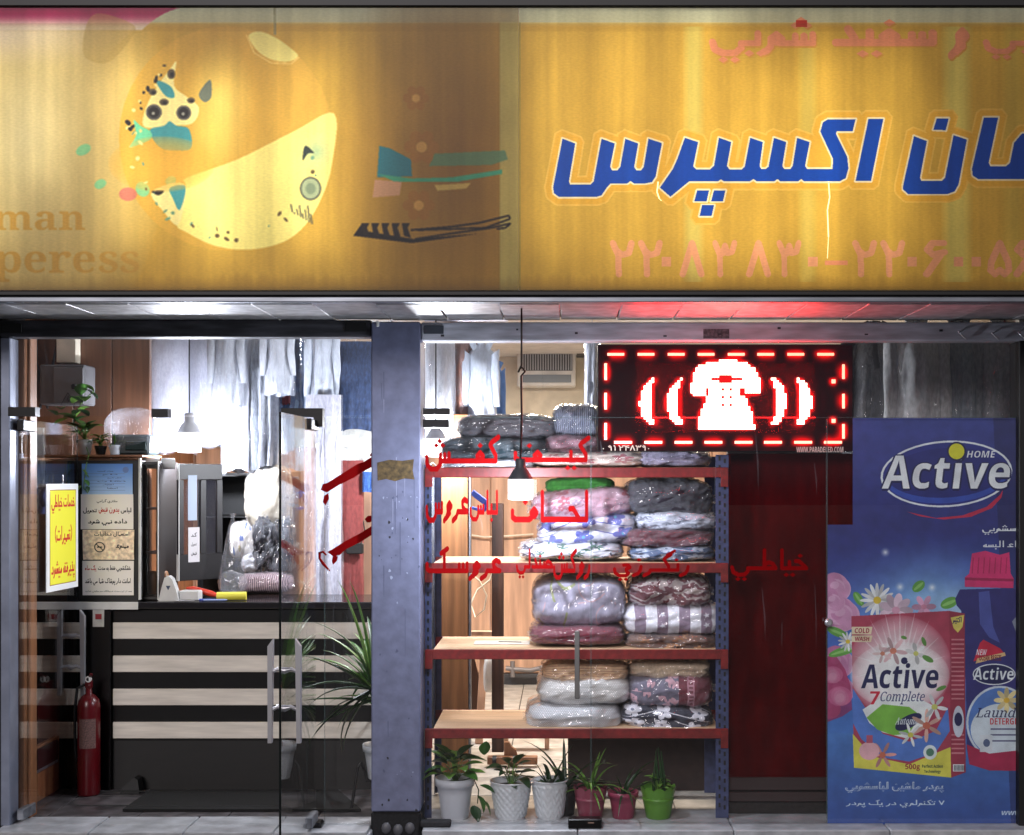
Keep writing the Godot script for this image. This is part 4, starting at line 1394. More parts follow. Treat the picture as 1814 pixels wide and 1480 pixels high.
	cv = Cv.new(360, 220, Color(0.93, 0.84, 0.74))
	cv.wear(0.02, 0.3, 77)
	cv.hulls(written("استعمال دخانیات", Vector2(0.22, 0.06), Vector2(0.90, 0.24), true, Vector2(0.5, 0.7)), dark)
	cv.hulls(written("ممنوع", Vector2(0.64, 0.46), Vector2(0.90, 0.66), true, Vector2(0.5, 0.7)), dark)
	for w in [[0.105, dark], [0.085, Color(0.92, 0.83, 0.73)]]:
		cv.oval(0.32, 0.58, w[0], w[0] * 1.65, w[1])
	cv.rect(0.27, 0.56, 0.37, 0.60, dark)
	cv.line([Vector2(0.25, 0.47), Vector2(0.39, 0.69)], 0.022, dark)
	notice_sheet("paper_notice", "yellowed crumpled no-smoking notice with a crossed-out cigarette", 147, 939, 238, 992, zc + 0.004, cv, 0.014)
	cv = Cv.new(360, 250, Color(0.93, 0.91, 0.89))
	cv.hulls(written("خشکشویی فقط به مدت", Vector2(0.30, 0.13), Vector2(0.94, 0.33), true, Vector2(0.5, 0.7)), dark)
	cv.hulls(written("یک ماه", Vector2(0.05, 0.13), Vector2(0.27, 0.31), true, Vector2(0.5, 0.7)), Color(0.70, 0.2, 0.2))
	cv.hulls(written("امانت دار پوشاک شما می باشد", Vector2(0.05, 0.50), Vector2(0.94, 0.72), true, Vector2(0.5, 0.7)), dark)
	cv.hulls(written("بعد از این مدت فروشگاه مسئولیتی ندارد", Vector2(0.05, 0.85), Vector2(0.96, 0.92)), Color(0.3, 0.3, 0.3))
	notice_sheet("paper_notice", "white notice with three lines of Persian, lowest on the black cabinet", 146, 994, 237, 1055, zc + 0.004, cv)
	# glazed cabinet going back from it, open door
	var gc := thing("display_cabinet", "dark grey glazed cabinet on the counter with its door ajar", "cabinet", spot(300, 1050, -1.2))
	var go := gc.position
	var grey := paint(Color(0.12, 0.11, 0.12), 0.45, 0.0, 0.2, Vector3(2, 2, 2))
	var xl := spot(250, 0, -0.86).x
	var xr := spot(315, 0, -1.24).x
	s = Sh.new(go)
	for q in [[1.046, 1.066], [1.80, 1.82]]:
		s.span_box(Vector3(xl, q[0], -1.24), Vector3(xr, q[1], -0.86), 0.003)
	s.span_box(Vector3(xl, 1.066, -1.24), Vector3(xr, 1.80, -1.225), 0.003)
	s.span_box(Vector3(xr - 0.015, 1.066, -1.225), Vector3(xr, 1.80, -0.86), 0.002)
	part("case", s.done(), paint(Color(0.13, 0.11, 0.105), 0.5), gc)
	for y in [1.30, 1.55]:
		s = Sh.new(go)
		s.span_box(Vector3(xl + 0.002, y, -1.224), Vector3(xr - 0.016, y + 0.012, -0.9), 0.002)
		part("shelf", s.done(), M.wood_dark, gc)
	for q in [[0.0, 0.0], [0.06, 0.06], [0.03, 0.26], [0.02, 0.51]]:
		s = Sh.new(go)
		s.lathe([Vector2(0.0, 0.0), Vector2(0.028, 0.003), Vector2(0.03, 0.10), Vector2(0.02, 0.13), Vector2(0.0, 0.135)], 12, Vector2(0, 0).x * Vector3.ONE + Vector3(xl + q[0] + 0.03, (1.067 if q[1] < 0.2 else 1.313 if q[1] < 0.4 else 1.563), -0.98 - q[1] * 0.2))
		part("jar", s.done(), paint([Color(0.45, 0.3, 0.17), Color(0.5, 0.42, 0.32), Color(0.42, 0.30, 0.25)][int(q[0] * 100) % 3], 0.4), gc)
	s = Sh.new(go)
	s.span_box(Vector3(xl, 1.066, -0.862), Vector3(xr - 0.016, 1.80, -0.858), 0.001)
	part("glass_front", s.done(), M.glass, gc)
	for q in [xl, xr - 0.006]:
		s = Sh.new(go)
		s.span_box(Vector3(q, 1.045, -0.857), Vector3(q + 0.006, 1.822, -0.850), 0.001)
		part("white_edging", s.done(), M.white, gc)
	# the door ajar
	var da := spot(315, 0, -1.0)
	var db := spot(392, 0, -1.22)
	var dd := (db - da) * Vector3(1, 0, 1)
	var bs := Basis(dd.normalized(), Vector3.UP, dd.normalized().cross(Vector3.UP))
	var y0 := spot(0, 1030, -1.0).y
	var y1 := spot(0, 822, -1.0).y
	var dc := (Vector3(da.x, (y0 + y1) / 2, da.z) + Vector3(db.x, (y0 + y1) / 2, db.z)) / 2
	var w := dd.length()
	s = Sh.new(go)
	for q in [[0.0, y1 - 0.045, w, 0.09], [0.0, y0 + 0.075, w, 0.15]]:
		s.box(Vector3(dc.x, q[1], dc.z), Vector3(w - 0.002, q[3], 0.02), 0.002, bs)
	for q in [-0.45, 0.06, 0.44]:
		s.box(dc + dd * q + Vector3(0, 0.03, 0), Vector3(w * 0.13, y1 - y0 - 0.242, 0.0195), 0.002, bs)
	part("door", s.done(), grey, gc)
	s = Sh.new(go)
	s.box(Vector3(da.x, (y0 + y1) / 2, da.z), Vector3(0.006, y1 - y0, 0.024), 0.001, bs)
	part("white_edging", s.done(), M.white, gc)
	s = Sh.new(go)
	s.box(dc - bs.z * 0.002, Vector3(w * 0.9, (y1 - y0) * 0.72, 0.004), 0.001, bs)
	part("door_glass", s.done(), clear(0.25, 0.05, Color(0.3, 0.3, 0.34)), gc)
	cv = Cv.new(128, 256, Color(0.86, 0.85, 0.86))
	for j in 3:
		cv.hulls(written(["کد", "تحویل", "قبض"][j], Vector2(0.25, 0.15 + j * 0.28), Vector2(0.75, 0.27 + j * 0.28)), dark)
	s = Sh.new(go)
	s.panel(dc - dd * 0.17 + Vector3(0, -0.13, 0) + bs.z * 0.012, 0.075, 0.20, 0.002, bs)
	part("taped_note", s.done(), printed(cv.tex(), 0.7), gc)
	s = Sh.new(go)
	s.box(dc - dd * 0.2 + Vector3(0, 0.14, 0) + bs.z * 0.012, Vector3(0.06, 0.26, 0.002), 0.0005, bs)
	part("papers", s.done(), paint(Color(0.7, 0.76, 0.84), 0.6), gc)
	# plant shelf and plants
	var so := spot(190, 806, -0.95)
	s = Sh.new(so)
	s.span_box(spot(120, 812, -1.23), spot(252, 806, -0.86), 0.003)
	var sh := solo("wall_shelf", s.done(), M.wood, so, "brown wooden shelf on the partition carrying small potted plants", "shelf")
	s = Sh.new(so)
	s.plate(PackedVector2Array([Vector2(spot(135, 0, -0.9).x, spot(0, 822, -0.9).y), Vector2(spot(135, 0, -0.9).x, spot(0, 813, -0.9).y), Vector2(spot(218, 0, -0.9).x, spot(0, 813, -0.9).y), Vector2(spot(205, 0, -0.9).x, spot(0, 817, -0.9).y), Vector2(spot(160, 0, -0.9).x, spot(0, 818, -0.9).y)]), -0.91, 0.015)
	part("bracket", s.done(), M.wood, sh)
	var ps := plant_pot("trailing pothos in a white cup, its vine hanging over the blue permit", spot(150, 806, -0.92), 0.045, 0.085, M.white, "plants on the wooden shelf")
	foliage(ps, spot(150, 780, -0.92), 12, "broad", 0.075, 0.16, 21)
	for q in [[145, 832], [149, 850], [147, 866], [153, 862], [143, 861], [150, 840]]:
		put_leaf(ps, "broad", spot(q[0], q[1], -0.78), rnd(-3, 3), rnd(-0.9, -0.3), rnd(0.03, 0.055))
	s = Sh.new(ps.position)
	s.tube([spot(152, 790, -0.9), spot(157, 806, -0.84), spot(152, 826, -0.78), spot(149, 850, -0.78), spot(148, 866, -0.78)], 0.0025, 5)
	part("vine", s.done(), M.leaf3, ps)
	for q in [[136, 742, 0.12], [116, 752, 0.11], [148, 760, 0.11], [128, 762, 0.1], [156, 738, 0.1], [108, 726, 0.09], [142, 700, 0.1], [172, 708, 0.09], [128, 715, 0.11], [150, 704, 0.10], [120, 742, 0.09], [140, 728, 0.08], [112, 740, 0.10], [165, 752, 0.09], [158, 722, 0.1], [165, 694, 0.1], [146, 714, 0.09], [100, 736, 0.08], [130, 750, 0.09]]:
		put_leaf(ps, "broad", spot(q[0], q[1], -0.92), rnd(-2, 2), rnd(-0.5, 0.9), q[2])
	s = Sh.new(ps.position)
	s.tube([spot(150, 785, -0.92), spot(146, 760, -0.92), spot(132, 735, -0.92), spot(145, 712, -0.92), spot(165, 694, -0.92)], 0.003, 5)
	part("stem", s.done(), M.leaf3, ps)
	ps = plant_pot("bushy little plant in a dark cup between the pothos and the spider plant", spot(178, 806, -0.90), 0.035, 0.05, M.black, "plants on the wooden shelf")
	foliage(ps, spot(178, 790, -0.90), 16, "broad", 0.045, 0.11, 22)
	ps = plant_pot("small spider plant in a pale plastic cup at the end of the wooden shelf", spot(203, 806, -0.90), 0.035, 0.055, M.milky, "plants on the wooden shelf")
	foliage(ps, spot(203, 790, -0.90), 12, "strap", 0.10, 0.16, 23)
	# the grey device under a plastic sheet
	var de := spot(240, 806, -0.98)
	var d := thing("receipt_printer", "dark grey boxy device under a plastic cover on top of the cabinet", "printer", de)
	s = Sh.new(de)
	s.span_box(spot(216, 807, -1.1), spot(264, 770, -0.9), 0.012)
	part("body", s.done(), paint(Color(0.2, 0.25, 0.26), 0.35), d)
	s = Sh.new(de)
	s.span_box(spot(222, 798, -0.9), spot(258, 782, -0.885), 0.004)
	part("front_panel", s.done(), paint(Color(0.12, 0.2, 0.2), 0.2), d)
	blob(d, "plastic_cover", spot(236, 764, -1.0), Vector3(0.15, 0.13, 0.13), M.film, 31, 0.12)
	for q in [[253, 282, 821, 10.0], [285, 309, 822, 10.0]]:
		var a := spot(q[0], q[2], -0.95)
		var b := spot(q[1], q[2], -0.98)
		s = Sh.new(a - Vector3(0, 0.03, 0))
		s.tube([a, a + Vector3(0.004, 0, 0), b], [0.02, span(q[3], -0.95), span(q[3], -0.95)], 14)
		solo("paper_roll", s.done(), M.white, a - Vector3(0, 0.03, 0), "white paper roll lying on the glazed cabinet, %s the black notice cabinet" % ("next to" if q[0] < 260 else "one roll further from"), "paper roll", "paper rolls on the cabinet")
	# hanging bulb over the counter
	bulb_lamp("pendant_lamp", "bare bulb pendant hanging on a thin cord over the counter", Vector3(spot(335, 0, -1.15).x, 2.74, -1.15), spot(335, 783, -1.15), 0.068, 2.1, Color(0.93, 0.95, 1.0), true)
	on_counter()
	# fire extinguisher
	var fx := spot(157, 1400, -0.66)
	fx.y = 0.002
	var fe := thing("fire_extinguisher", "tall red fire extinguisher standing on the floor at the counter's end", "fire extinguisher", fx)
	var red := paint(Color(0.35, 0.035, 0.07), 0.28, 0.0, 0.15, Vector3(3, 3, 3))
	s = Sh.new(fx)
	s.lathe([Vector2(0, 0), Vector2(0.056, 0.0), Vector2(0.06, 0.01), Vector2(0.06, 0.48), Vector2(0.055, 0.515), Vector2(0.035, 0.54), Vector2(0.018, 0.55), Vector2(0.016, 0.58), Vector2(0, 0.58)], 24, fx)
	part("cylinder", s.done(), red, fe)
	s = Sh.new(fx)
	s.grid(8, 2, func(u: float, v: float) -> Vector3:
		var an := lerpf(0.6, 2.2, u)
		return fx + Vector3(cos(an) * 0.0608, lerpf(0.42, 0.26, v), sin(an) * 0.0608))
	part("label", s.done(), paint(Color(0.5, 0.36, 0.34), 0.6, 0.0, 0.5, Vector3(20, 20, 20)), fe)
	s = Sh.new(fx)
	s.box(fx + Vector3(0, 0.60, 0), Vector3(0.035, 0.045, 0.035), 0.006)
	s.bar(fx + Vector3(0.0, 0.625, 0), fx + Vector3(0.03, 0.665, 0.05), 0.016, 0.008, 0.002)
	s.bar(fx + Vector3(0.0, 0.612, 0), fx + Vector3(0.025, 0.60, 0.06), 0.014, 0.006, 0.002)
	part("valve", s.done(), red, fe)
	s = Sh.new(fx)
	s.tube([fx + Vector3(0.006, 0.632, 0.02), fx + Vector3(0.007, 0.632, 0.03)], 0.017, 14)
	part("gauge", s.done(), M.white, fe)
	s = Sh.new(fx)
	s.tube([fx + Vector3(0.006, 0.632, 0.0301), fx + Vector3(0.007, 0.632, 0.0315)], 0.010, 14)
	part("gauge_dial", s.done(), M.black, fe)
	s = Sh.new(fx)
	s.tube([fx + Vector3(-0.02, 0.60, 0), fx + Vector3(-0.06, 0.58, 0.01), fx + Vector3(-0.072, 0.46, 0.015), fx + Vector3(-0.07, 0.25, 0.015), fx + Vector3(-0.066, 0.2, 0.015)], 0.008, 8)
	part("hose", s.done(), M.cable, fe)
	# wooden kick board along the wall behind the inward leaf
	var kb := Vector3(-2.80, 0.002, -0.45)
	var kt := thing("wooden_kickboard", "reddish brown wooden kick board with a dark inset, low behind the inward glass door", "board", kb)
	s = Sh.new(kb)
	s.span_box(Vector3(-2.83, 0.004, -0.78), Vector3(-2.80, 0.30, -0.12), 0.004)
	part("board", s.done(), M.wood, kt)
	s = Sh.new(kb)
	s.span_box(Vector3(-2.799, 0.16, -0.74), Vector3(-2.794, 0.29, -0.16), 0.002)
	part("inset", s.done(), M.black, kt)
	s = Sh.new(kb)
	s.span_box(Vector3(-2.7935, 0.165, -0.73), Vector3(-2.788, 0.18, -0.17), 0.002)
	part("strip", s.done(), M.alu, kt)
	# door mat, shoe by the counter
	var mo := Vector3(-1.95, 0.002, -0.5)
	s = Sh.new(mo)
	s.plate(PackedVector2Array([Vector2(spot(218, 0, -0.28).x, 0.27), Vector2(spot(640, 0, -0.28).x, 0.27), Vector2(spot(600, 0, -0.74).x, 0.72), Vector2(spot(268, 0, -0.74).x, 0.72)]), 0.003, 0.012, Vector3.ZERO, Basis(Vector3.RIGHT, Vector3.FORWARD, Vector3.UP))
	var mat := solo("door_mat", s.done(), paint(Color(0.065, 0.06, 0.062), 0.95, 0.0, 0.6, Vector3(6, 6, 6), 0.6, 25, 0.03), mo, "flat dark grey mat on the floor in front of the striped counter", "doormat")
	for k2 in 2:
		s = Sh.new(mo)
		s.box(Vector3(-1.95, 0.0165, -0.34 - k2 * 0.33), Vector3(1.2, 0.004, 0.012), 0.001)
		part("raised_rib", s.done(), paint(Color(0.12, 0.12, 0.12), 0.9), mat)
	var wo := spot(236, 1394, -0.72)
	wo.y = 0.002
	s = Sh.new(wo)
	s.plate(PackedVector2Array([Vector2(-0.06, 0), Vector2(0.045, 0), Vector2(0.035, 0.075), Vector2(0.015, 0.085), Vector2(-0.05, 0.03)]), -0.04, 0.08, wo)
	solo("rubber_wedge", s.done(), M.black, wo, "black rubber wedge on the floor against the counter's kick board", "door wedge")


func blob(parent: Node3D, called: String, at: Vector3, h: Vector3, m: Material, seed_: int, lump := 0.15, e1 := 0.6, e2 := 0.7) -> MeshInstance3D:
	var s := Sh.new(parent.position)
	pillow(s, at, h, e1, e2, lump, seed_, 20, 16)
	return part(called, s.done(), m, parent)


# a stuffed bag: squarish ellipsoid lying along x, lumpy, its underside flattened
func pillow(s: Sh, at: Vector3, h: Vector3, e1: float, e2: float, lump: float, seed_: int, nu := 36, nv := 26, crease := 0.0, tilt := 0.0, waist := 0.0) -> void:
	var n := FastNoiseLite.new()
	n.seed = seed_
	n.frequency = 1.0
	n.fractal_octaves = 3
	var cr := FastNoiseLite.new()
	cr.seed = seed_ + 5
	cr.frequency = 1.6
	cr.fractal_type = FastNoiseLite.FRACTAL_RIDGED
	cr.fractal_octaves = 2
	var p1 := 2.0 / e1
	var p2 := 2.0 / e2
	s.grid(nu, nv, func(u: float, v: float) -> Vector3:
		var a := u * TAU
		var x := 2.0 * Sh.eased(v, 2.2) - 1.0
		var r := pow(maxf(1.0 - pow(absf(x), p1), 0.0), 1.0 / p1)
		var q := r * pow(pow(absf(cos(a)), p2) + pow(absf(sin(a)), p2), -1.0 / p2)
		var d := Vector3(x, sin(a) * q, cos(a) * q)
		var k := 1.0 + lump * n.get_noise_3dv(d * 1.1) - waist * (1.0 - absf(x)) * 0.5
		if crease > 0.0:
			k += crease * cr.get_noise_3d(d.x * 3.0, d.y * 1.2, d.z * 1.2)
		var p := d * h * Vector3(1.0 + lump * 0.4 * n.get_noise_2d(d.y * 2.0, d.z * 2.0), k, k)
		p.y = maxf(p.y, -h.y * 0.97)
		p.y -= h.y * 0.10 * x * x * (1.0 if p.y > 0 else 0.0)
		p.y += tilt * p.x
		return at + p, Vector3.ZERO, Vector2(2, 1), true, 2.2)


func on_counter() -> void:
	var y := 1.043
	var at := spot(300, 1058, -0.85)
	at.y = y
	var s := Sh.new(at)
	s.plate(PackedVector2Array([Vector2(-0.055, 0), Vector2(0.06, 0), Vector2(0.045, 0.06), Vector2(0.02, 0.125), Vector2(0.0, 0.14), Vector2(-0.02, 0.13), Vector2(-0.035, 0.08)]), -0.03, 0.06, at)
	var nh := solo("card_holder", s.done(), M.white, at, "white upright A-shaped card holder on the counter", "card holder")
	s = Sh.new(at)
	s.plate(PackedVector2Array([Vector2(-0.012, 0.085), Vector2(0.014, 0.085), Vector2(0.001, 0.06)]), 0.0305, 0.001, at)
	part("printed_mark", s.done(), paint(Color(0.25, 0.3, 0.4), 0.6), nh)
	at = spot(338, 1058, -0.88)
	at.y = y
	s = Sh.new(at)
	s.box(at + Vector3(0, 0.028, 0), Vector3(0.11, 0.055, 0.08), 0.006)
	solo("tissue_box", s.done(), M.white, at, "small white box on the counter beside the card holder", "box")
	at = spot(410, 1058, -0.86)
	at.y = y
	s = Sh.new(at)
	s.tube([at + Vector3(-0.08, 0.024, 0.01), at + Vector3(0.08, 0.024, -0.01)], 0.024, 18)
	var yr := solo("yellow_roll", s.done(), paint(Color(0.86, 0.82, 0.28), 0.6), at, "yellow roll lying on the counter", "paper roll")
	s = Sh.new(at)
	s.tube([at + Vector3(-0.0803, 0.024, 0.01), at + Vector3(-0.0815, 0.024, 0.01)], 0.012, 12)
	part("core", s.done(), M.cream, yr)
	at = spot(358, 1046, -0.95)
	at.y = y
	s = Sh.new(at)
	s.tube([at + Vector3(-0.09, 0.062, 0), at + Vector3(-0.05, 0.058, 0), at + Vector3(0.05, 0.03, 0), at + Vector3(0.09, 0.016, 0)], [0.006, 0.016, 0.018, 0.012], 10)
	var st := solo("stapler", s.done(), paint(Color(0.80, 0.22, 0.12), 0.4), at, "orange-red stapler leaning behind the white box on the counter", "stapler")
	s = Sh.new(at)
	s.bar(at + Vector3(-0.06, 0.012, 0), at + Vector3(0.09, 0.008, 0), 0.03, 0.014, 0.003, Vector3.BACK)
	part("stapler_base", s.done(), M.black, st)
	for k in 2:
		at = spot(372 + k * 9, 1060, -0.83)
		at.y = y
		s = Sh.new(at)
		s.tube([at + Vector3(-0.06, 0.006, 0.02 * k), at + Vector3(0.055, 0.006, 0.01), at + Vector3(0.07, 0.006, 0.01)], [0.006, 0.006, 0.002], 8)
		solo("pen", s.done(), paint([Color(0.2, 0.3, 0.7), Color(0.55, 0.62, 0.8)][k], 0.4), at, ["dark blue pen on the counter in front of the yellow roll", "pale blue pen on the counter touching the yellow roll"][k], "pen", "pens on the counter")
	at = spot(322, 1063, -0.80)
	at.y = y
	s = Sh.new(at)
	for k in 2:
		var q := []
		for j in 11:
			q.append(at + Vector3(-0.03 + k * 0.03 + cos(TAU * j / 10) * 0.014, 0.004, sin(TAU * j / 10) * 0.012))
		s.tube(q, 0.003, 5, false)
	s.bar(at + Vector3(0.012, 0.004, -0.008), at + Vector3(0.07, 0.004, 0.0), 0.01, 0.003, 0.0005, Vector3.BACK)
	s.bar(at + Vector3(0.012, 0.004, 0.008), at + Vector3(0.07, 0.004, 0.01), 0.01, 0.003, 0.0005, Vector3.BACK)
	solo("scissors", s.done(), M.steel, at, "steel scissors lying at the counter's edge by the white box", "scissors")


# ------------------------------------------------------------------ plants
func leaf_shape(kind: String, v: int) -> Mesh:
	var key := "shape " + kind + str(v)
	if kept.has(key):
		return kept[key]
	var s := Sh.new()
	var droop: float = [0.25, 0.5, 0.1][v]
	var bend: float = [0.15, -0.2, 0.05][v]
	if kind == "broad":
		s.grid(4, 7, func(u: float, t: float) -> Vector3:
			var w := pow(sin(PI * clampf(t * 0.97 + 0.03, 0, 1)), 0.75) * (0.42 - 0.16 * t)
			var x := (u - 0.5) * 2.0
			return Vector3(x * w + bend * t * t, absf(x) * w * 0.35 - droop * t * t, t))
	else:
		s.grid(2, 9, func(u: float, t: float) -> Vector3:
			var w := (0.045 if kind == "strap" else 0.055) * pow(1.0 - t, 0.55) * (0.55 + 0.45 * minf(1.0, t * 5.0))
			var x := (u - 0.5) * 2.0
			return Vector3(x * w + bend * 0.4 * t * t, absf(x) * w * 0.6 - droop * (1.6 if kind == "strap" else 0.8) * t * t * t, t * (1.0 - 0.2 * droop * t)))
	kept[key] = s.done()
	return kept[key]


func put_leaf(parent: Node3D, kind: String, at: Vector3, yaw: float, pitch: float, size: float, tone := -1) -> void:
	var o := part("leaf", leaf_shape(kind, rng.randi() % 3), M["leaf%d" % (tone if tone >= 0 else rng.randi() % 4)], parent)
	o.transform = Transform3D((Basis(Vector3.UP, yaw) * Basis(Vector3.RIGHT, -pitch)).scaled(Vector3.ONE * size) if false else Basis(Vector3.UP, yaw) * Basis(Vector3.RIGHT, -pitch) * Basis.from_scale(Vector3.ONE * size), at - parent.position)


func foliage(parent: Node3D, at: Vector3, n: int, kind: String, size: float, spread_: float, seed_: int, tone := -1) -> void:
	rng.seed = seed_ * 77 + 5
	for k in n:
		var yaw := TAU * k / n * 1.618 * 3.0 + rnd(-0.4, 0.4)
		var p := rnd(0.15, 1.35)
		var off := Vector3(sin(yaw), 0, cos(yaw)) * (spread_ * 0.25 * cos(p) if kind == "broad" else 0.008) + Vector3(0, (spread_ * 0.5 * sin(p) if kind == "broad" else 0.0), 0)
		if kind == "broad":
			var s := Sh.new(parent.position)
			s.tube([at - Vector3(0, 0.03, 0), at + off * 0.5 + Vector3(0, 0.006, 0), at + off], 0.0018, 4, false)
			part("stalk", s.done(), M.leaf3, parent)
		put_leaf(parent, kind, at + off, yaw, p * (0.55 if kind == "broad" else 1.0), size * rnd(0.7, 1.25), tone)


func plant_pot(label: String, at: Vector3, r: float, h: float, m: Material, group := "", style := "plain") -> Node3D:
	var t := thing("potted_plant", label, "potted plant", at, group)
	var s := Sh.new(at)
	var pr := [Vector2(0, 0), Vector2(r * 0.66, 0), Vector2(r * 0.7, 0.004)]
	if style == "scallop":
		pr += [Vector2(r * 0.84, h * 0.45), Vector2(r * 0.9, h * 0.62), Vector2(r * 0.93, h * 0.64), Vector2(r * 0.93, h * 0.68), Vector2(r * 0.90, h * 0.70), Vector2(r * 1.0, h), Vector2(r * 0.97, h), Vector2(r * 0.86, h * 0.72)]
		s.lathe(pr.slice(0, 8), 40, at)
		s.grid(60, 4, func(u: float, w: float) -> Vector3:
			var a := u * TAU
			var top := h * (1.0 + 0.10 * absf(sin(a * 5.0)))
			var y := lerpf(h * 0.70, top, w)
			var rr := r * lerpf(0.90, 1.02, w)
			return at + Vector3(cos(a) * rr, y, sin(a) * rr))
		s.grid(60, 2, func(u: float, w: float) -> Vector3:
			var a := u * TAU
			var y := lerpf(h * (1.0 + 0.10 * absf(sin(a * 5.0))), h * 0.7, w)
			var rr := r * lerpf(1.02, 0.86, w)
			return at + Vector3(cos(a) * (rr - 0.002), y, sin(a) * (rr - 0.002)))
	elif style == "quilt" or style == "wave":
		s.grid(96, 30, func(u: float, w: float) -> Vector3:
			var a := u * TAU
			var rr := r * lerpf(0.68, 1.0, pow(w, 0.8))
			var f := 0.0
			if w > 0.06 and w < 0.9:
				if style == "quilt":
					f = absf(sin(a * 9.0 + w * 16.0)) * absf(sin(a * 9.0 - w * 16.0))
				else:
					f = pow(absf(sin(w * 14.0 + sin(a * 12.0) * 1.4)), 0.7)
			return at + Vector3(cos(a) * (rr + 0.006 * f), w * h, sin(a) * (rr + 0.006 * f)))
		s.lathe([Vector2(r, h), Vector2(r * 1.03, h), Vector2(r * 1.03, h * 0.97), Vector2(r * 1.0, h * 0.955)], 40, at)
		s.lathe([Vector2(r * 1.0, h), Vector2(r * 0.93, h), Vector2(r * 0.88, h * 0.8)], 40, at)
		s.lathe([Vector2(0, 0), Vector2(r * 0.68, 0)], 24, at)
	elif style == "rim":
		s.lathe(pr + [Vector2(r * 0.84, h * 0.6), Vector2(r * 0.92, h * 0.80), Vector2(r, h * 0.81), Vector2(r * 1.02, h), Vector2(r * 0.94, h), Vector2(r * 0.88, h * 0.8)], 36, at)
	else:
		s.lathe(pr + [Vector2(r * 0.9, h * 0.7), Vector2(r, h), Vector2(r * 0.94, h), Vector2(r * 0.88, h * 0.8)], 28, at)
	part("pot", s.done(), m, t)
	s = Sh.new(at)
	s.lathe([Vector2(r * 0.9, h * 0.83), Vector2(r * 0.5, h * 0.86), Vector2(0, h * 0.87)], 20, at)
	part("soil", s.done(), M.soil, t)
	return t


# ------------------------------------------------------------------ clothes
func garment(called: String, label: String, u0: float, u1: float, v0: float, v1: float, z: float, m: Material, cat: String, group: String, folds: int, amp: float, seed_: int, shoulder := true, cover: Material = null, deep := 0.07) -> Node3D:
	var a := spot(u0, v1, z)
	var b := spot(u1, v0, z)
	var at := Vector3((a.x + b.x) / 2, a.y, z)
	var t := thing(called, label, cat, at, group)
	for layer in 2:
		if layer == 1 and cover == null:
			break
		var g := 1.0 if layer == 0 else 1.08
		var n := FastNoiseLite.new()
		n.seed = seed_ + layer * 9
		n.frequency = 1.3
		var cr := FastNoiseLite.new()
		cr.seed = seed_ + 3
		cr.frequency = 2.2
		cr.fractal_type = FastNoiseLite.FRACTAL_RIDGED
		var s := Sh.new(at)
		var hw := (b.x - a.x) / 2 * g
		var hh := b.y - a.y
		var k1 := folds if layer == 0 else folds + 5
		var am := amp if layer == 0 else amp * 0.9
		s.grid(72, 30, func(u: float, v: float) -> Vector3:
			var an := u * TAU
			var w := 1.0
			if shoulder:
				w = lerpf(0.22, 0.92, smoothstep(0.0, 0.16, v)) + 0.08 * v
			var d := deep * (0.35 + 0.65 * smoothstep(0.0, 0.3, v)) * g
			var f := 1.0 + am * (0.25 + 0.75 * v) * (sin(an * k1 + 2.0 * n.get_noise_2d(v * 2.0, 3.0)) * 0.6 + n.get_noise_2d(an * 1.6, v * 1.3) * 0.9)
			if layer == 1:
				f += 0.06 * cr.get_noise_2d(cos(an) * 2.0 + 4.0, v * 0.8)
			var y := b.y - hh * v * (1.0 + (0.015 if layer == 0 else 0.03) * sin(an * 3.0 + seed_) * v)
			return Vector3(at.x + cos(an) * hw * w * (1.0 + (f - 1.0) * 0.25), y, z + sin(an) * d * f * 1.4), Vector3.ZERO, Vector2(2, 2))
		part("fabric" if layer == 0 else "plastic_cover", s.done(), m if layer == 0 else cover, t)
	if shoulder:      # sleeves hang from the shoulders
		for sg in [-1.0, 1.0]:
			var sl := Sh.new(at)
			var hw := (b.x - a.x) / 2
			var hh := b.y - a.y
			var sh := Vector3(at.x + sg * hw * 0.80, b.y - hh * 0.13, z + 0.01)
			sl.grid(16, 14, func(u: float, v: float) -> Vector3:
				var an := u * TAU
				var r := lerpf(hw * 0.30, hw * 0.20, v) * (1.0 + 0.12 * sin(an * 3.0 + v * 9.0 + seed_))
				return sh + Vector3(sg * hw * (0.10 + 0.16 * v) + cos(an) * r, -hh * 0.62 * v + 0.02 * cos(an) * sg * (1.0 - v), 0.03 + 0.03 * sin(v * 3.0) + sin(an) * r * 0.7))
			part("sleeve", sl.done(), m, t)
		var co := Sh.new(at)
		for sg in [-1.0, 1.0]:
			co.bar(Vector3(at.x + sg * 0.005, b.y - 0.10, z + deep * 0.75), Vector3(at.x + sg * 0.055, b.y - 0.005, z + deep * 0.35), 0.035, 0.008, 0.002)
		part("collar", co.done(), m, t)
	var s2 := Sh.new(at)
	var hk := Vector3(at.x, b.y, z)
	s2.tube([hk - Vector3(0, 0.01, 0), hk + Vector3(0, 0.04, 0), hk + Vector3(0.02, 0.065, 0), hk + Vector3(0, 0.085, 0), hk + Vector3(-0.02, 0.07, 0)], 0.003, 5)
	part("hanger_hook", s2.done(), M.steel, t)
	return t


func cloth(c: Color, seed_: int, worn := 0.25) -> StandardMaterial3D:
	var m := paint(c, 0.85, 0.0, worn, Vector3(6, 2, 6), 0.0, seed_, 0.02)
	m.rim_enabled = true
	m.rim = 0.06
	return m


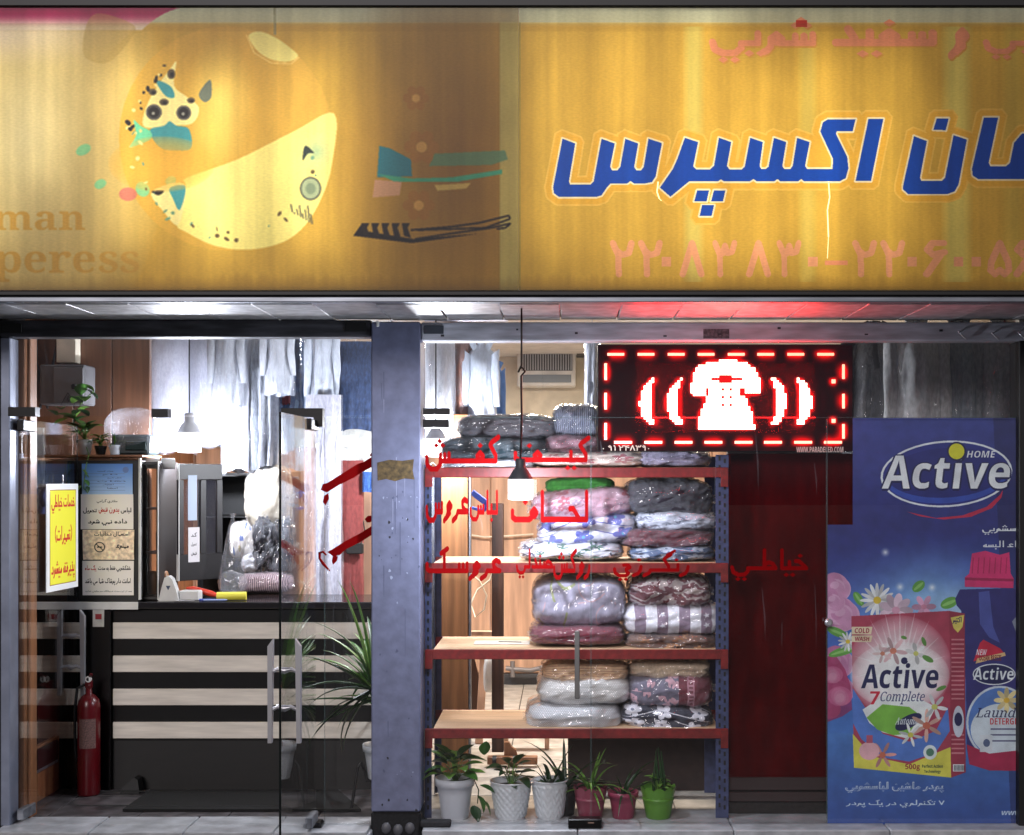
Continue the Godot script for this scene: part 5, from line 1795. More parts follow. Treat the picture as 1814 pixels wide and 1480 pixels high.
func clothes() -> void:
	for q in [[240, 700, -1.75], [752, 900, -1.25], [1490, 1830, -0.62]]:
		var a := spot(q[0], 0, q[2])
		var b := spot(q[1], 0, q[2])
		var at := Vector3((a.x + b.x) / 2, 2.66, q[2])
		var s := Sh.new(at)
		s.tube([Vector3(a.x, 2.66, q[2]), Vector3(b.x, 2.66, q[2])], 0.014, 10)
		s.tube([Vector3(a.x + 0.02, 2.66, q[2]), Vector3(a.x + 0.02, 2.75, q[2])], 0.01, 8)
		s.tube([Vector3(b.x - 0.02, 2.66, q[2]), Vector3(b.x - 0.02, 2.75, q[2])], 0.01, 8)
		solo("clothes_rail", s.done(), M.steel, at, ["steel clothes rail over the counter", "steel clothes rail behind the upper shelf of the rack", "steel clothes rail above the detergent poster"][taken.get("clothes_rail", -1) + 1], "clothes rail", "clothes rails")
	var g := "clothes hanging over the counter"
	garment("long_dress", "long white garment in a plastic cover behind the hanging lamp", 264, 345, 566, 800, -1.85, cloth(Color(0.74, 0.74, 0.79), 3, 0.1), "garment", g, 6, 0.12, 3, false, M.film, 0.09)
	garment("long_dress", "white garment in a plastic cover, between the lamp and the crumpled silvery wraps", 338, 402, 566, 790, -1.85, cloth(Color(0.70, 0.71, 0.77), 4, 0.1), "garment", g, 5, 0.14, 4, false, M.film, 0.09)
	var silver := paint(Color(0.80, 0.81, 0.85), 0.25, 0.1)
	garment("wrapped_coat", "crumpled silvery plastic-wrapped clothes hanging in deep folds", 396, 450, 560, 835, -1.6, silver, "garment", g, 10, 0.45, 7, false, M.plastic, 0.08)
	garment("wrapped_coat", "silvery plastic-wrapped coat next to the blue patterned dress", 440, 492, 560, 830, -1.65, cloth(Color(0.78, 0.80, 0.84), 8), "garment", g, 10, 0.45, 8, false, M.plastic, 0.08)
	garment("shirt", "short white shirt hanging in front of the silvery wraps, nearest the blue dress", 470, 520, 566, 700, -1.5, cloth(Color(0.80, 0.82, 0.86), 51, 0.1), "garment", g, 5, 0.3, 51, true, M.film, 0.06)
	garment("shirt", "pale grey shirt in clear film over the lamp side of the silvery wraps", 378, 432, 560, 720, -1.5, cloth(Color(0.74, 0.76, 0.80), 52, 0.1), "garment", g, 5, 0.3, 52, true, M.film, 0.06)
	garment("shirt", "white shirt in clear film between the blue dress and the jeans", 548, 600, 570, 748, -1.52, cloth(Color(0.78, 0.81, 0.86), 53, 0.1), "garment", g, 5, 0.3, 53, true, M.film, 0.06)
	garment("dress", "blue dress with a narrow red scarf in front, behind the corner clamp", 484, 540, 560, 740, -1.9, cloth(Color(0.28, 0.42, 0.62), 9, 0.4), "garment", g, 5, 0.3, 9, false, M.film, 0.08)
	var s := Sh.new()
	garment("scarf", "narrow dark red scarf hanging in front of the blue dress", 500, 514, 570, 716, -1.72, cloth(Color(0.45, 0.1, 0.14), 10), "scarf", g, 3, 0.3, 10, false, null, 0.03)
	garment("shirt", "light blue shirt hanging behind the edge of the outward door", 500, 552, 600, 832, -1.95, cloth(Color(0.60, 0.76, 0.88), 11, 0.15), "garment", g, 5, 0.25, 11, false, M.film, 0.08)
	garment("shirt", "grey-blue shirt in clear film between the light blue shirt and the jeans", 544, 596, 560, 760, -1.8, cloth(Color(0.62, 0.68, 0.78), 12, 0.2), "garment", g, 6, 0.3, 12, false, M.film, 0.08)
	garment("jeans", "dark blue jeans hanging against the blue-grey column", 590, 668, 606, 764, -1.55, cloth(Color(0.20, 0.28, 0.44), 13, 0.4), "jeans", g, 4, 0.2, 13, false, null, 0.08)
	garment("white_sheet", "white sheets hanging below the blue jeans", 592, 672, 752, 842, -1.68, cloth(Color(0.80, 0.80, 0.78), 14, 0.1), "linen", g, 7, 0.4, 14, false, null, 0.06)
	garment("wrapped_dress", "long clear plastic cover hanging down behind the glass sidelight", 542, 604, 700, 1058, -1.4, cloth(Color(0.76, 0.76, 0.82), 15, 0.2), "garment", g, 7, 0.5, 15, false, M.plastic, 0.06)
	garment("red_cloth", "reddish pink cloth hanging next to the wooden panel at the column", 592, 644, 816, 1062, -1.55, cloth(Color(0.54, 0.23, 0.22), 16, 0.25), "cloth", g, 4, 0.25, 16, false, null, 0.05)
	garment("blue_cloth", "small bright blue cloth hanging by the column's tape patch", 642, 668, 836, 872, -1.5, cloth(Color(0.25, 0.42, 0.72), 17, 0.2), "cloth", g, 3, 0.3, 17, false, null, 0.03)
	garment("plastic_bag", "crumpled white plastic bag behind the inward glass door", 32, 78, 758, 862, -1.0, paint(Color(0.80, 0.80, 0.80), 0.35), "bag", "", 6, 0.5, 18, false, M.plastic, 0.05)
	garment("blue_cloth", "blue cloth hanging behind the inward glass door beside the yellow notice", 38, 82, 862, 910, -1.0, cloth(Color(0.18, 0.24, 0.50), 19, 0.3), "cloth", "", 4, 0.4, 19, true, null, 0.05)
	# behind the counter
	var at := spot(440, 1062, -2.2)
	s = Sh.new(at)
	s.span_box(Vector3(spot(378, 0, -2.2).x, 0, -2.3), Vector3(spot(505, 0, -2.2).x, spot(0, 838, -2.2).y, -2.25), 0.003)
	s.span_box(Vector3(spot(378, 0, -2.2).x, 0, -2.25), Vector3(spot(388, 0, -2.2).x, spot(0, 838, -2.2).y, -1.8), 0.003)
	for v in [842, 912, 985]:
		s.span_box(Vector3(spot(388, 0, -2.2).x, spot(0, v, -2.2).y - 0.012, -2.249), Vector3(spot(505, 0, -2.2).x, spot(0, v, -2.2).y, -1.8), 0.003)
	solo("dark_shelving", s.done(), M.black, at, "dark shelving behind the counter holding wrapped bundles", "shelving")
	bundle("cloth_bundle", "large cream bundle wrapped in clear plastic above the counter", 428, 506, 826, 938, -1.5, 0.3, cloth(Color(0.80, 0.76, 0.68), 20, 0.15), "bundles behind the counter", 20, 0.12)
	bundle("cloth_bundle", "crumpled black and silver plastic bundle under the cream one", 446, 512, 925, 1016, -1.45, 0.25, paint(Color(0.16, 0.16, 0.18), 0.18, 0.3), "bundles behind the counter", 21, 0.4)
	bundle("cloth_bundle", "cream spotted bundle next to the black plastic bundle", 402, 454, 925, 992, -1.6, 0.25, printed(pattern("spots", Color(0.76, 0.73, 0.70), Color(0.30, 0.36, 0.55), 22), 0.8), "bundles behind the counter", 22, 0.08)
	bundle("cloth_bundle", "small white bundle squeezed under the spotted one", 424, 470, 984, 1016, -1.5, 0.2, cloth(Color(0.80, 0.80, 0.82), 23), "bundles behind the counter", 23, 0.1)
	bundle("cloth_bundle", "folded pink and white striped cloth lying on the counter's far edge", 418, 512, 1018, 1052, -1.2, 0.22, printed(pattern("stripes", Color(0.74, 0.64, 0.66), Color(0.34, 0.26, 0.32), 24), 0.8), "bundles behind the counter", 24, 0.08)
	at = spot(412, 1050, -1.15)
	s = Sh.new(at)
	s.lathe([Vector2(0, 0), Vector2(0.075, 0.002), Vector2(0.085, 0.06), Vector2(0.06, 0.2), Vector2(0.03, 0.36), Vector2(0.008, 0.43), Vector2(0.015, 0.46)], 22, at)
	var cone := solo("clear_bag", s.done(), M.plastic, at, "clear plastic bag gathered to a point, standing on the counter", "bag")
	blob(cone, "crumpled_film", at + Vector3(0, 0.06, 0), Vector3(0.07, 0.06, 0.06), M.plastic, 25, 0.4)
	# right of the column, behind the rack
	g = "clothes hanging behind the rack"
	garment("coat", "long white coat in clear film just beside the column, above the shelf rack", 752, 806, 580, 800, -1.2, cloth(Color(0.86, 0.87, 0.9), 26, 0.1), "garment", g, 6, 0.3, 26, false, M.film, 0.09)
	garment("dress", "pinkish brown dress hanging between the white coat and white shirt", 792, 842, 570, 790, -1.35, cloth(Color(0.62, 0.44, 0.38), 27, 0.15), "garment", g, 5, 0.25, 27, true, M.film, 0.08)
	garment("shirt", "white shirt with a sharp shoulder hanging before the dark shelf", 826, 880, 606, 760, -1.3, cloth(Color(0.82, 0.86, 0.92), 28, 0.1), "garment", g, 4, 0.2, 28, true, null, 0.07)
	garment("shirt", "pale blue shirt hanging half behind the white shirt", 852, 892, 640, 780, -1.45, cloth(Color(0.42, 0.58, 0.82), 29, 0.15), "garment", g, 5, 0.3, 29, true, null, 0.07)
	garment("coat", "dark grey long coat seen through the gap between column and rack shelves", 752, 782, 845, 1300, -1.3, cloth(Color(0.20, 0.22, 0.27), 30, 0.3), "garment", g, 4, 0.4, 30, false, M.film, 0.07)
	garment("wrapped_coat", "clear plastic cover hanging next to the LED sign", 1036, 1062, 580, 740, -0.9, cloth(Color(0.78, 0.8, 0.85), 31, 0.1), "garment", g, 6, 0.4, 31, false, M.plastic, 0.06)
	g = "coats hanging above the poster"
	garment("coat", "very dark coat in clear film next to the LED sign above the poster", 1496, 1600, 570, 860, -0.75, cloth(Color(0.32, 0.32, 0.33), 32, 0.3), "coat", g, 5, 0.25, 32, true, M.film, 0.1)
	garment("coat", "pale grey coat with a creased white lapel above the poster's logo", 1572, 1668, 560, 870, -0.6, cloth(Color(0.88, 0.89, 0.9), 33, 0.2), "coat", g, 5, 0.25, 33, true, M.plastic, 0.1)
	garment("coat", "slate grey coat in shiny film, centre of the coats above the poster", 1650, 1740, 560, 870, -0.66, cloth(Color(0.62, 0.66, 0.70), 34, 0.2), "coat", g, 6, 0.3, 34, true, M.plastic, 0.1)
	garment("coat", "grey coat hanging against the black window post above the poster", 1725, 1815, 560, 870, -0.62, cloth(Color(0.64, 0.66, 0.69), 35, 0.2), "coat", g, 6, 0.3, 35, true, M.plastic, 0.1)


func pattern(kind: String, base: Color, ink: Color, seed_: int, third := Color(0.6, 0.55, 0.3)) -> Texture2D:
	var cv := Cv.new(384, 256, base, Vector2.ZERO, Vector2(3, 2))
	var r := RandomNumberGenerator.new()
	r.seed = seed_
	match kind:
		"spots":
			for k in 14:
				cv.oval(r.randf() * 3, r.randf() * 2, 0.12, 0.12, ink if k % 3 else third)
		"stripes":
			for k in 24:
				cv.rect(k * 0.125, 0, k * 0.125 + 0.05, 2, ink)
		"flag":
			for k in 9:
				if k % 2:
					cv.rect(k * 0.333, 0, k * 0.333 + 0.333, 2, ink)
					for j in 5:
						var p := PackedVector2Array()
						for i in 10:
							p.append(Vector2(k * 0.333 + 0.166, 0.22 + j * 0.4) + Vector2.from_angle(TAU * i / 10) * (0.11 if i % 2 else 0.045))
						if k % 4 == 3:
							cv.poly(p, base)
				else:
					cv.rect(k * 0.333, 0, k * 0.333 + 0.333, 2, base.lightened(0.12))
		"floral":
			for k in 26:
				var c := Vector2(r.randf() * 3, r.randf() * 2)
				var rad := r.randf_range(0.06, 0.17)
				var col := ink.lerp(third, r.randf())
				for i in 5:
					var d := Vector2.from_angle(TAU * i / 5 + k) * rad
					cv.oval(c.x + d.x, c.y + d.y, rad * 0.75, rad * 0.5, col, TAU * i / 5 + k)
				cv.oval(c.x, c.y, rad * 0.35, rad * 0.35, base.lightened(0.2))
				cv.line([c + Vector2(rad, rad), c + Vector2(rad * 2.4, rad * 1.4), c + Vector2(rad * 3.4, rad * 2.8)], 0.02, ink.darkened(0.2))
		"leaves":
			for k in 46:
				var c := Vector2(r.randf() * 3, r.randf() * 2)
				var an := r.randf() * TAU
				for i in 3:
					var d := Vector2.from_angle(an + i * 0.9) * 0.1
					cv.oval(c.x + d.x, c.y + d.y, 0.12, 0.035, ink if k % 3 else third, an + i * 0.9)
		"curves":
			for k in 12:
				var ps := []
				var p := Vector2(r.randf() * 3, r.randf() * 2)
				var an := r.randf() * TAU
				for i in 18:
					ps.append(p)
					p += Vector2.from_angle(an) * 0.08
					an += r.randf_range(-0.1, 0.5)
				cv.line(ps, 0.022 if k % 3 else 0.07, ink if k % 3 else third)
		"zebra":
			var n := FastNoiseLite.new()
			n.seed = seed_
			n.frequency = 0.008
			for y in 256:
				for x in 384:
					var w := sin((y * 0.16) + n.get_noise_2d(x, y) * 9.0)
					if w > 0.1:
						cv.put(x, y, ink if w < 0.8 else third)
		"blossom":
			for k in 9:
				var c := Vector2(0.2 + (k % 3) * 1.05 + r.randf() * 0.3, 0.3 + (k / 3) * 0.65 + r.randf() * 0.2)
				for i in 5:
					var d := Vector2.from_angle(TAU * i / 5 + k * 0.7) * 0.16
					cv.oval(c.x + d.x, c.y + d.y, 0.15, 0.10, ink, TAU * i / 5 + k * 0.7)
				cv.oval(c.x, c.y, 0.05, 0.05, third)
			for k in 4:
				cv.line([Vector2(0, k * 0.6), Vector2(1.2, k * 0.6 + 0.4), Vector2(3, k * 0.5)], 0.035, ink)
		"bands":
			for k in 34:
				var c := Vector2(r.randf() * 1.8, r.randf() * 2)
				for i in 3:
					cv.oval(c.x + 0.08 * i, c.y + 0.05 * sin(i * 2.0), 0.11, 0.05, third, r.randf() * 3)
			cv.rect(1.75, 0, 3, 2, ink)
			cv.rect(2.05, 0, 2.3, 2, third.lerp(ink, 0.3))
			for j in 16:
				cv.rect(2.1, j * 0.13, 2.25, j * 0.13 + 0.05, ink)
		"fold":
			for k in 16:
				cv.line([Vector2(0, k * 0.13), Vector2(1, k * 0.13 + r.randf_range(-0.05, 0.05)), Vector2(3, k * 0.13)], 0.02, ink)
	cv.wear(0.03, 0.15, seed_)
	return cv.tex()


func knit(c: Color, seed_: int) -> StandardMaterial3D:
	var m := StandardMaterial3D.new()
	m.albedo_color = c
	m.roughness = 0.9
	var cv := Cv.new(256, 256, Color(0.5, 0.5, 0.5))
	for y in 256:
		for x in 256:
			var h := 0.74 + 0.26 * absf(sin(y * PI / 16.0)) * (0.55 + 0.45 * sin(x * PI / 8.0 + (y / 16) * PI))
			cv.im.set_pixel(x, y, Color(h, h, h))
	m.albedo_texture = cv.tex()
	var nm := cv.im.duplicate()
	nm.bump_map_to_normal_map(7.0)
	m.normal_enabled = true
	m.normal_texture = ImageTexture.create_from_image(nm)
	m.uv1_scale = Vector3(2.6, 2.2, 1)
	m.cull_mode = BaseMaterial3D.CULL_DISABLED
	return m


func bundle(called: String, label: String, u0: float, u1: float, v0: float, v1: float, zf: float, depth: float, m: Material, group: String, seed_: int, lump := 0.12, tilt := 0.0, cover := true, cat := "", e1 := 0.46) -> Node3D:
	var a := spot(u0, v1, zf)
	var b := spot(u1, v0, zf)
	var c := Vector3((a.x + b.x) / 2, (a.y + b.y) / 2, zf - depth / 2)
	var h := Vector3((b.x - a.x) / 2, (b.y - a.y) / 2, depth / 2)
	var base := Vector3(c.x, a.y, c.z)
	var t := thing(called, label, cat if cat else ("bedding bag" if called == "bedding_bag" else "bundle"), base, group)
	var s := Sh.new(base)
	pillow(s, c, h * 0.982, e1, 0.62, lump * 1.35, seed_, 44, 30, lump * 0.7, tilt)
	part("bedding" if called == "bedding_bag" else "cloth", s.done(), m, t)
	if cover:
		s = Sh.new(base)
		pillow(s, c + Vector3(0, 0.003, 0), h * 0.998, e1 * 0.9, 0.55, lump * 1.35, seed_, 60, 40, lump * 0.7 + 0.018, tilt)
		part("plastic_wrap", s.done(), M.plastic, t)
		# the gathered, folded-over end of the bag
		for sg in ([-1.0, 1.0] if seed_ % 2 else [1.0]):
			s = Sh.new(base)
			var e := c + Vector3(sg * h.x * 0.96, sg * h.x * tilt - h.y * 0.1, h.z * 0.2)
			s.grid(14, 6, func(u: float, v: float) -> Vector3:
				var an := u * TAU
				var r := h.y * lerpf(0.35, 0.6, v) * (0.7 + 0.3 * sin(an * 5.0 + seed_))
				return e + Vector3(sg * v * h.y * 0.35, cos(an) * r * 0.5, sin(an) * r))
			part("bag_end", s.done(), M.plastic, t)
	return t


# ------------------------------------------------------------------ the rack of bedding
func rack() -> void:
	var zf := -0.12
	var zb := -0.68
	var xl := spot(752, 0, zf).x
	var xr := spot(1291, 0, zf).x
	var ro := Vector3((xl + xr) / 2, 0.004, (zf + zb) / 2)
	var t := thing("shelf_rack", "metal rack with red beams and blue perforated uprights behind the shop window", "shelving", ro)
	var top := spot(0, 806, zf).y
	for x in [xl, xr]:
		for z in [zf, zb]:
			var sg := 1.0 if x == xl else -1.0
			var sz := -1.0 if z == zf else 1.0
			var s := Sh.new(ro)
			var w := 0.066 if x == xr else 0.036
			var hgt := top if x == xr else top - 0.05
			s.span_box(Vector3(x, 0.006, z), Vector3(x + sg * w, hgt, z + sz * 0.003), 0.001)
			s.span_box(Vector3(x, 0.006, z + sz * 0.0035), Vector3(x + sg * 0.003, hgt, z + sz * w), 0.001)
			var up := part("upright", s.done(), M.blue_paint, t)
			s = Sh.new(ro)
			if z == zf:
				for k in 40:
					for c in ([0.02, 0.046] if x == xr else [0.018]):
						s.box(Vector3(x + sg * c, 0.06 + k * 0.045 + (0.012 if c > 0.02 else 0.0), z + 0.0005), Vector3(0.010, 0.022, 0.002), 0.0005)
				part("slots", s.done(), M.black, up).set_meta("kind", "stuff")
	for lv in [828, 997, 1150, 1290]:
		var y := spot(0, lv, zf).y
		for z in [zf + 0.004, zb - 0.004]:
			var s := Sh.new(ro)
			s.span_box(Vector3(xl + 0.003, y - 0.052, z - 0.003), Vector3(xr - 0.003, y - 0.002, z + 0.012), 0.003)
			var be := part("beam", s.done(), M.red_paint, t)
			if z > -0.3:
				for x in [xl + 0.004, xr - 0.042]:
					s = Sh.new(ro)
					s.span_box(Vector3(x, y - 0.10, z + 0.0125), Vector3(x + 0.038, y - 0.004, z + 0.017), 0.002)
					part("end_plate", s.done(), M.red_paint, be)
		var s := Sh.new(ro)
		s.span_box(Vector3(xl + 0.045, y - 0.022, zb + 0.01), Vector3(xr - 0.045, y - 0.001, zf - 0.006), 0.002)
		part("shelf_board", s.done(), M.board, t)
	var g := "bagged bedding on the rack"
	var z := -0.15
	var d := 0.5
	var B := "bedding_bag"
	# top shelf
	bundle(B, "dark maroon quilt in plastic, topmost on the rack beside the column", 806, 988, 733, 778, z, d, cloth(Color(0.13, 0.05, 0.09), 40), g, 41, 0.08)
	bundle(B, "dark teal quilt in plastic under the dark maroon one", 776, 978, 772, 816, z, d, cloth(Color(0.04, 0.16, 0.20), 42), g, 42, 0.1)
	bundle(B, "flat pale grey scribble-patterned bedding directly on the top shelf", 778, 948, 812, 836, z + 0.01, d, printed(pattern("curves", Color(0.70, 0.72, 0.76), Color(0.25, 0.27, 0.32), 43, Color(0.4, 0.42, 0.5)), 0.8), g, 43, 0.08)
	bundle(B, "navy and grey striped bedding with a domed top beside the LED sign", 978, 1066, 714, 776, z - 0.02, d, printed(pattern("stripes", Color(0.16, 0.17, 0.24), Color(0.42, 0.44, 0.52), 44), 0.8), g, 44, 0.1)
	bundle(B, "dusky pink bedding under the striped navy bag", 962, 1066, 768, 804, z, d, cloth(Color(0.52, 0.33, 0.38), 45), g, 45, 0.12)
	bundle(B, "flat pale pink floral bedding under the LED sign on the top shelf", 940, 1150, 798, 829, z, d, printed(pattern("floral", Color(0.74, 0.66, 0.62), Color(0.60, 0.30, 0.34), 46, Color(0.70, 0.56, 0.50)), 0.8), g, 46, 0.12)
	bundle(B, "flat lilac-grey bedding at the end of the top shelf under the LED sign", 1130, 1264, 796, 829, z, d, cloth(Color(0.58, 0.54, 0.64), 47), g, 47, 0.14)
	# second shelf
	bundle(B, "bright green cloth peeping out under the top shelf", 966, 1090, 846, 874, z - 0.12, d * 0.6, cloth(Color(0.16, 0.42, 0.10), 48), g, 48, 0.15, 0.0, false)
	bundle(B, "pink floral bedding in plastic, upper bag in the second shelf's stack", 938, 1126, 866, 922, z, d, printed(pattern("floral", Color(0.66, 0.52, 0.58), Color(0.62, 0.25, 0.30), 49, Color(0.5, 0.42, 0.5)), 0.8), g, 49, 0.12, 0.06)
	bundle(B, "white roll of bedding with blue and lilac petals, middle of its stack", 950, 1130, 910, 970, z, d, printed(pattern("blossom", Color(0.82, 0.82, 0.88), Color(0.36, 0.38, 0.68), 50, Color(0.35, 0.62, 0.76)), 0.8), g, 50, 0.1, 0.09)
	bundle(B, "mixed white, green and dark bedding lying flat under the white petal roll", 918, 1106, 958, 996, z, d, printed(pattern("leaves", Color(0.74, 0.74, 0.78), Color(0.24, 0.38, 0.32), 51, Color(0.20, 0.20, 0.30)), 0.8), g, 51, 0.12)
	bundle(B, "dark purple quilt in shiny plastic, upper right of the second shelf", 1110, 1268, 848, 914, z, d, cloth(Color(0.12, 0.07, 0.14), 52), g, 52, 0.12, -0.03)
	bundle(B, "white roll with grey leaf print below the dark purple quilt", 1124, 1276, 906, 942, z, d, printed(pattern("leaves", Color(0.72, 0.74, 0.80), Color(0.42, 0.44, 0.52), 53, Color(0.54, 0.56, 0.62)), 0.8), g, 53, 0.12)
	bundle(B, "maroon bedding in crumpled clear plastic under the white leaf roll", 1098, 1268, 936, 974, z, d, cloth(Color(0.40, 0.16, 0.22), 54), g, 54, 0.15)
	bundle(B, "steel blue and white bedding, lowest bag at the second shelf's end", 1116, 1270, 966, 997, z, d, printed(pattern("blossom", Color(0.28, 0.36, 0.50), Color(0.66, 0.70, 0.78), 55, Color(0.3, 0.34, 0.44)), 0.8), g, 55, 0.12)
	# third shelf
	bundle(B, "big grey-lilac quilt with looping line print, fattest bag on the third shelf", 940, 1112, 1020, 1115, z, d, printed(pattern("curves", Color(0.62, 0.60, 0.68), Color(0.78, 0.60, 0.60), 56, Color(0.58, 0.60, 0.40)), 0.8), g, 56, 0.06)
	bundle(B, "crimson satin quilt under the big grey-lilac one", 936, 1110, 1108, 1149, z, d, cloth(Color(0.48, 0.06, 0.18), 57), g, 57, 0.08)
	bundle(B, "dark red and cream zebra-swirl blanket, upper bag at the third shelf's end", 1114, 1264, 1020, 1080, z, d, printed(pattern("zebra", Color(0.36, 0.08, 0.12), Color(0.62, 0.55, 0.55), 58, Color(0.66, 0.60, 0.58)), 0.8), g, 58, 0.12)
	bundle(B, "star and stripe bedding in grey and white in the rack's third shelf", 1104, 1284, 1070, 1130, z + 0.01, d, printed(pattern("flag", Color(0.86, 0.86, 0.90), Color(0.54, 0.46, 0.54), 59), 0.8), g, 59, 0.07)
	bundle(B, "brown and gold floral blanket under the star and stripe bag", 1108, 1278, 1124, 1158, z + 0.01, d, printed(pattern("floral", Color(0.40, 0.28, 0.22), Color(0.78, 0.56, 0.36), 60, Color(0.20, 0.09, 0.08)), 0.8), g, 60, 0.12)
	# lowest shelf
	bundle(B, "tan and cream quilt, topmost of three on the lowest shelf", 958, 1116, 1174, 1214, z - 0.02, d, printed(pattern("fold", Color(0.88, 0.74, 0.58), Color(0.62, 0.36, 0.26), 61), 0.8), g, 61, 0.1)
	bundle(B, "pale grey knitted blanket, middle of three on the lowest shelf", 950, 1120, 1198, 1256, z, d, knit(Color(0.97, 0.96, 0.95), 62), g, 62, 0.08)
	bundle(B, "pale grey knitted blanket lying on the lowest shelf, bottom of three", 930, 1104, 1250, 1303, z + 0.02, d, knit(Color(0.94, 0.95, 0.97), 63), g, 63, 0.08)
	bundle(B, "cream satin quilt on top of the maroon-banded bag", 1114, 1262, 1172, 1208, z - 0.02, d, cloth(Color(0.92, 0.82, 0.70), 64), g, 64, 0.1)
	bundle(B, "silver leaf-print bedding with maroon bands on the lowest shelf", 1112, 1268, 1194, 1260, z, d, printed(pattern("bands", Color(0.42, 0.40, 0.48), Color(0.42, 0.07, 0.15), 65, Color(0.80, 0.63, 0.68)), 0.8), g, 65, 0.07)
	bundle(B, "navy bedding with large white flowers at the end of the lowest shelf", 1100, 1268, 1252, 1303, z + 0.01, d, printed(pattern("blossom", Color(0.07, 0.08, 0.18), Color(0.84, 0.84, 0.88), 66, Color(0.4, 0.42, 0.5)), 0.8), g, 66, 0.1, -0.06)
	var at := spot(870, 1150, -0.4)
	var s := Sh.new(at)
	s.span_box(spot(842, 1139, -0.45) * Vector3(1, 0, 1) + Vector3(0, spot(0, 1150, zf).y, 0), Vector3(spot(938, 0, -0.3).x, spot(0, 1150, zf).y + 0.004, -0.3), 0.001)
	var fo := solo("folder", s.done(), M.paper, at, "white paper folder lying on the third shelf", "folder")
	s = Sh.new(at)
	var q := spot(900, 0, -0.36)
	s.bar(Vector3(q.x - 0.05, spot(0, 1150, zf).y + 0.006, -0.38), Vector3(q.x + 0.07, spot(0, 1150, zf).y + 0.006, -0.36), 0.006, 0.003, 0.0005, Vector3.BACK)
	part("dark_edge", s.done(), M.black, fo)


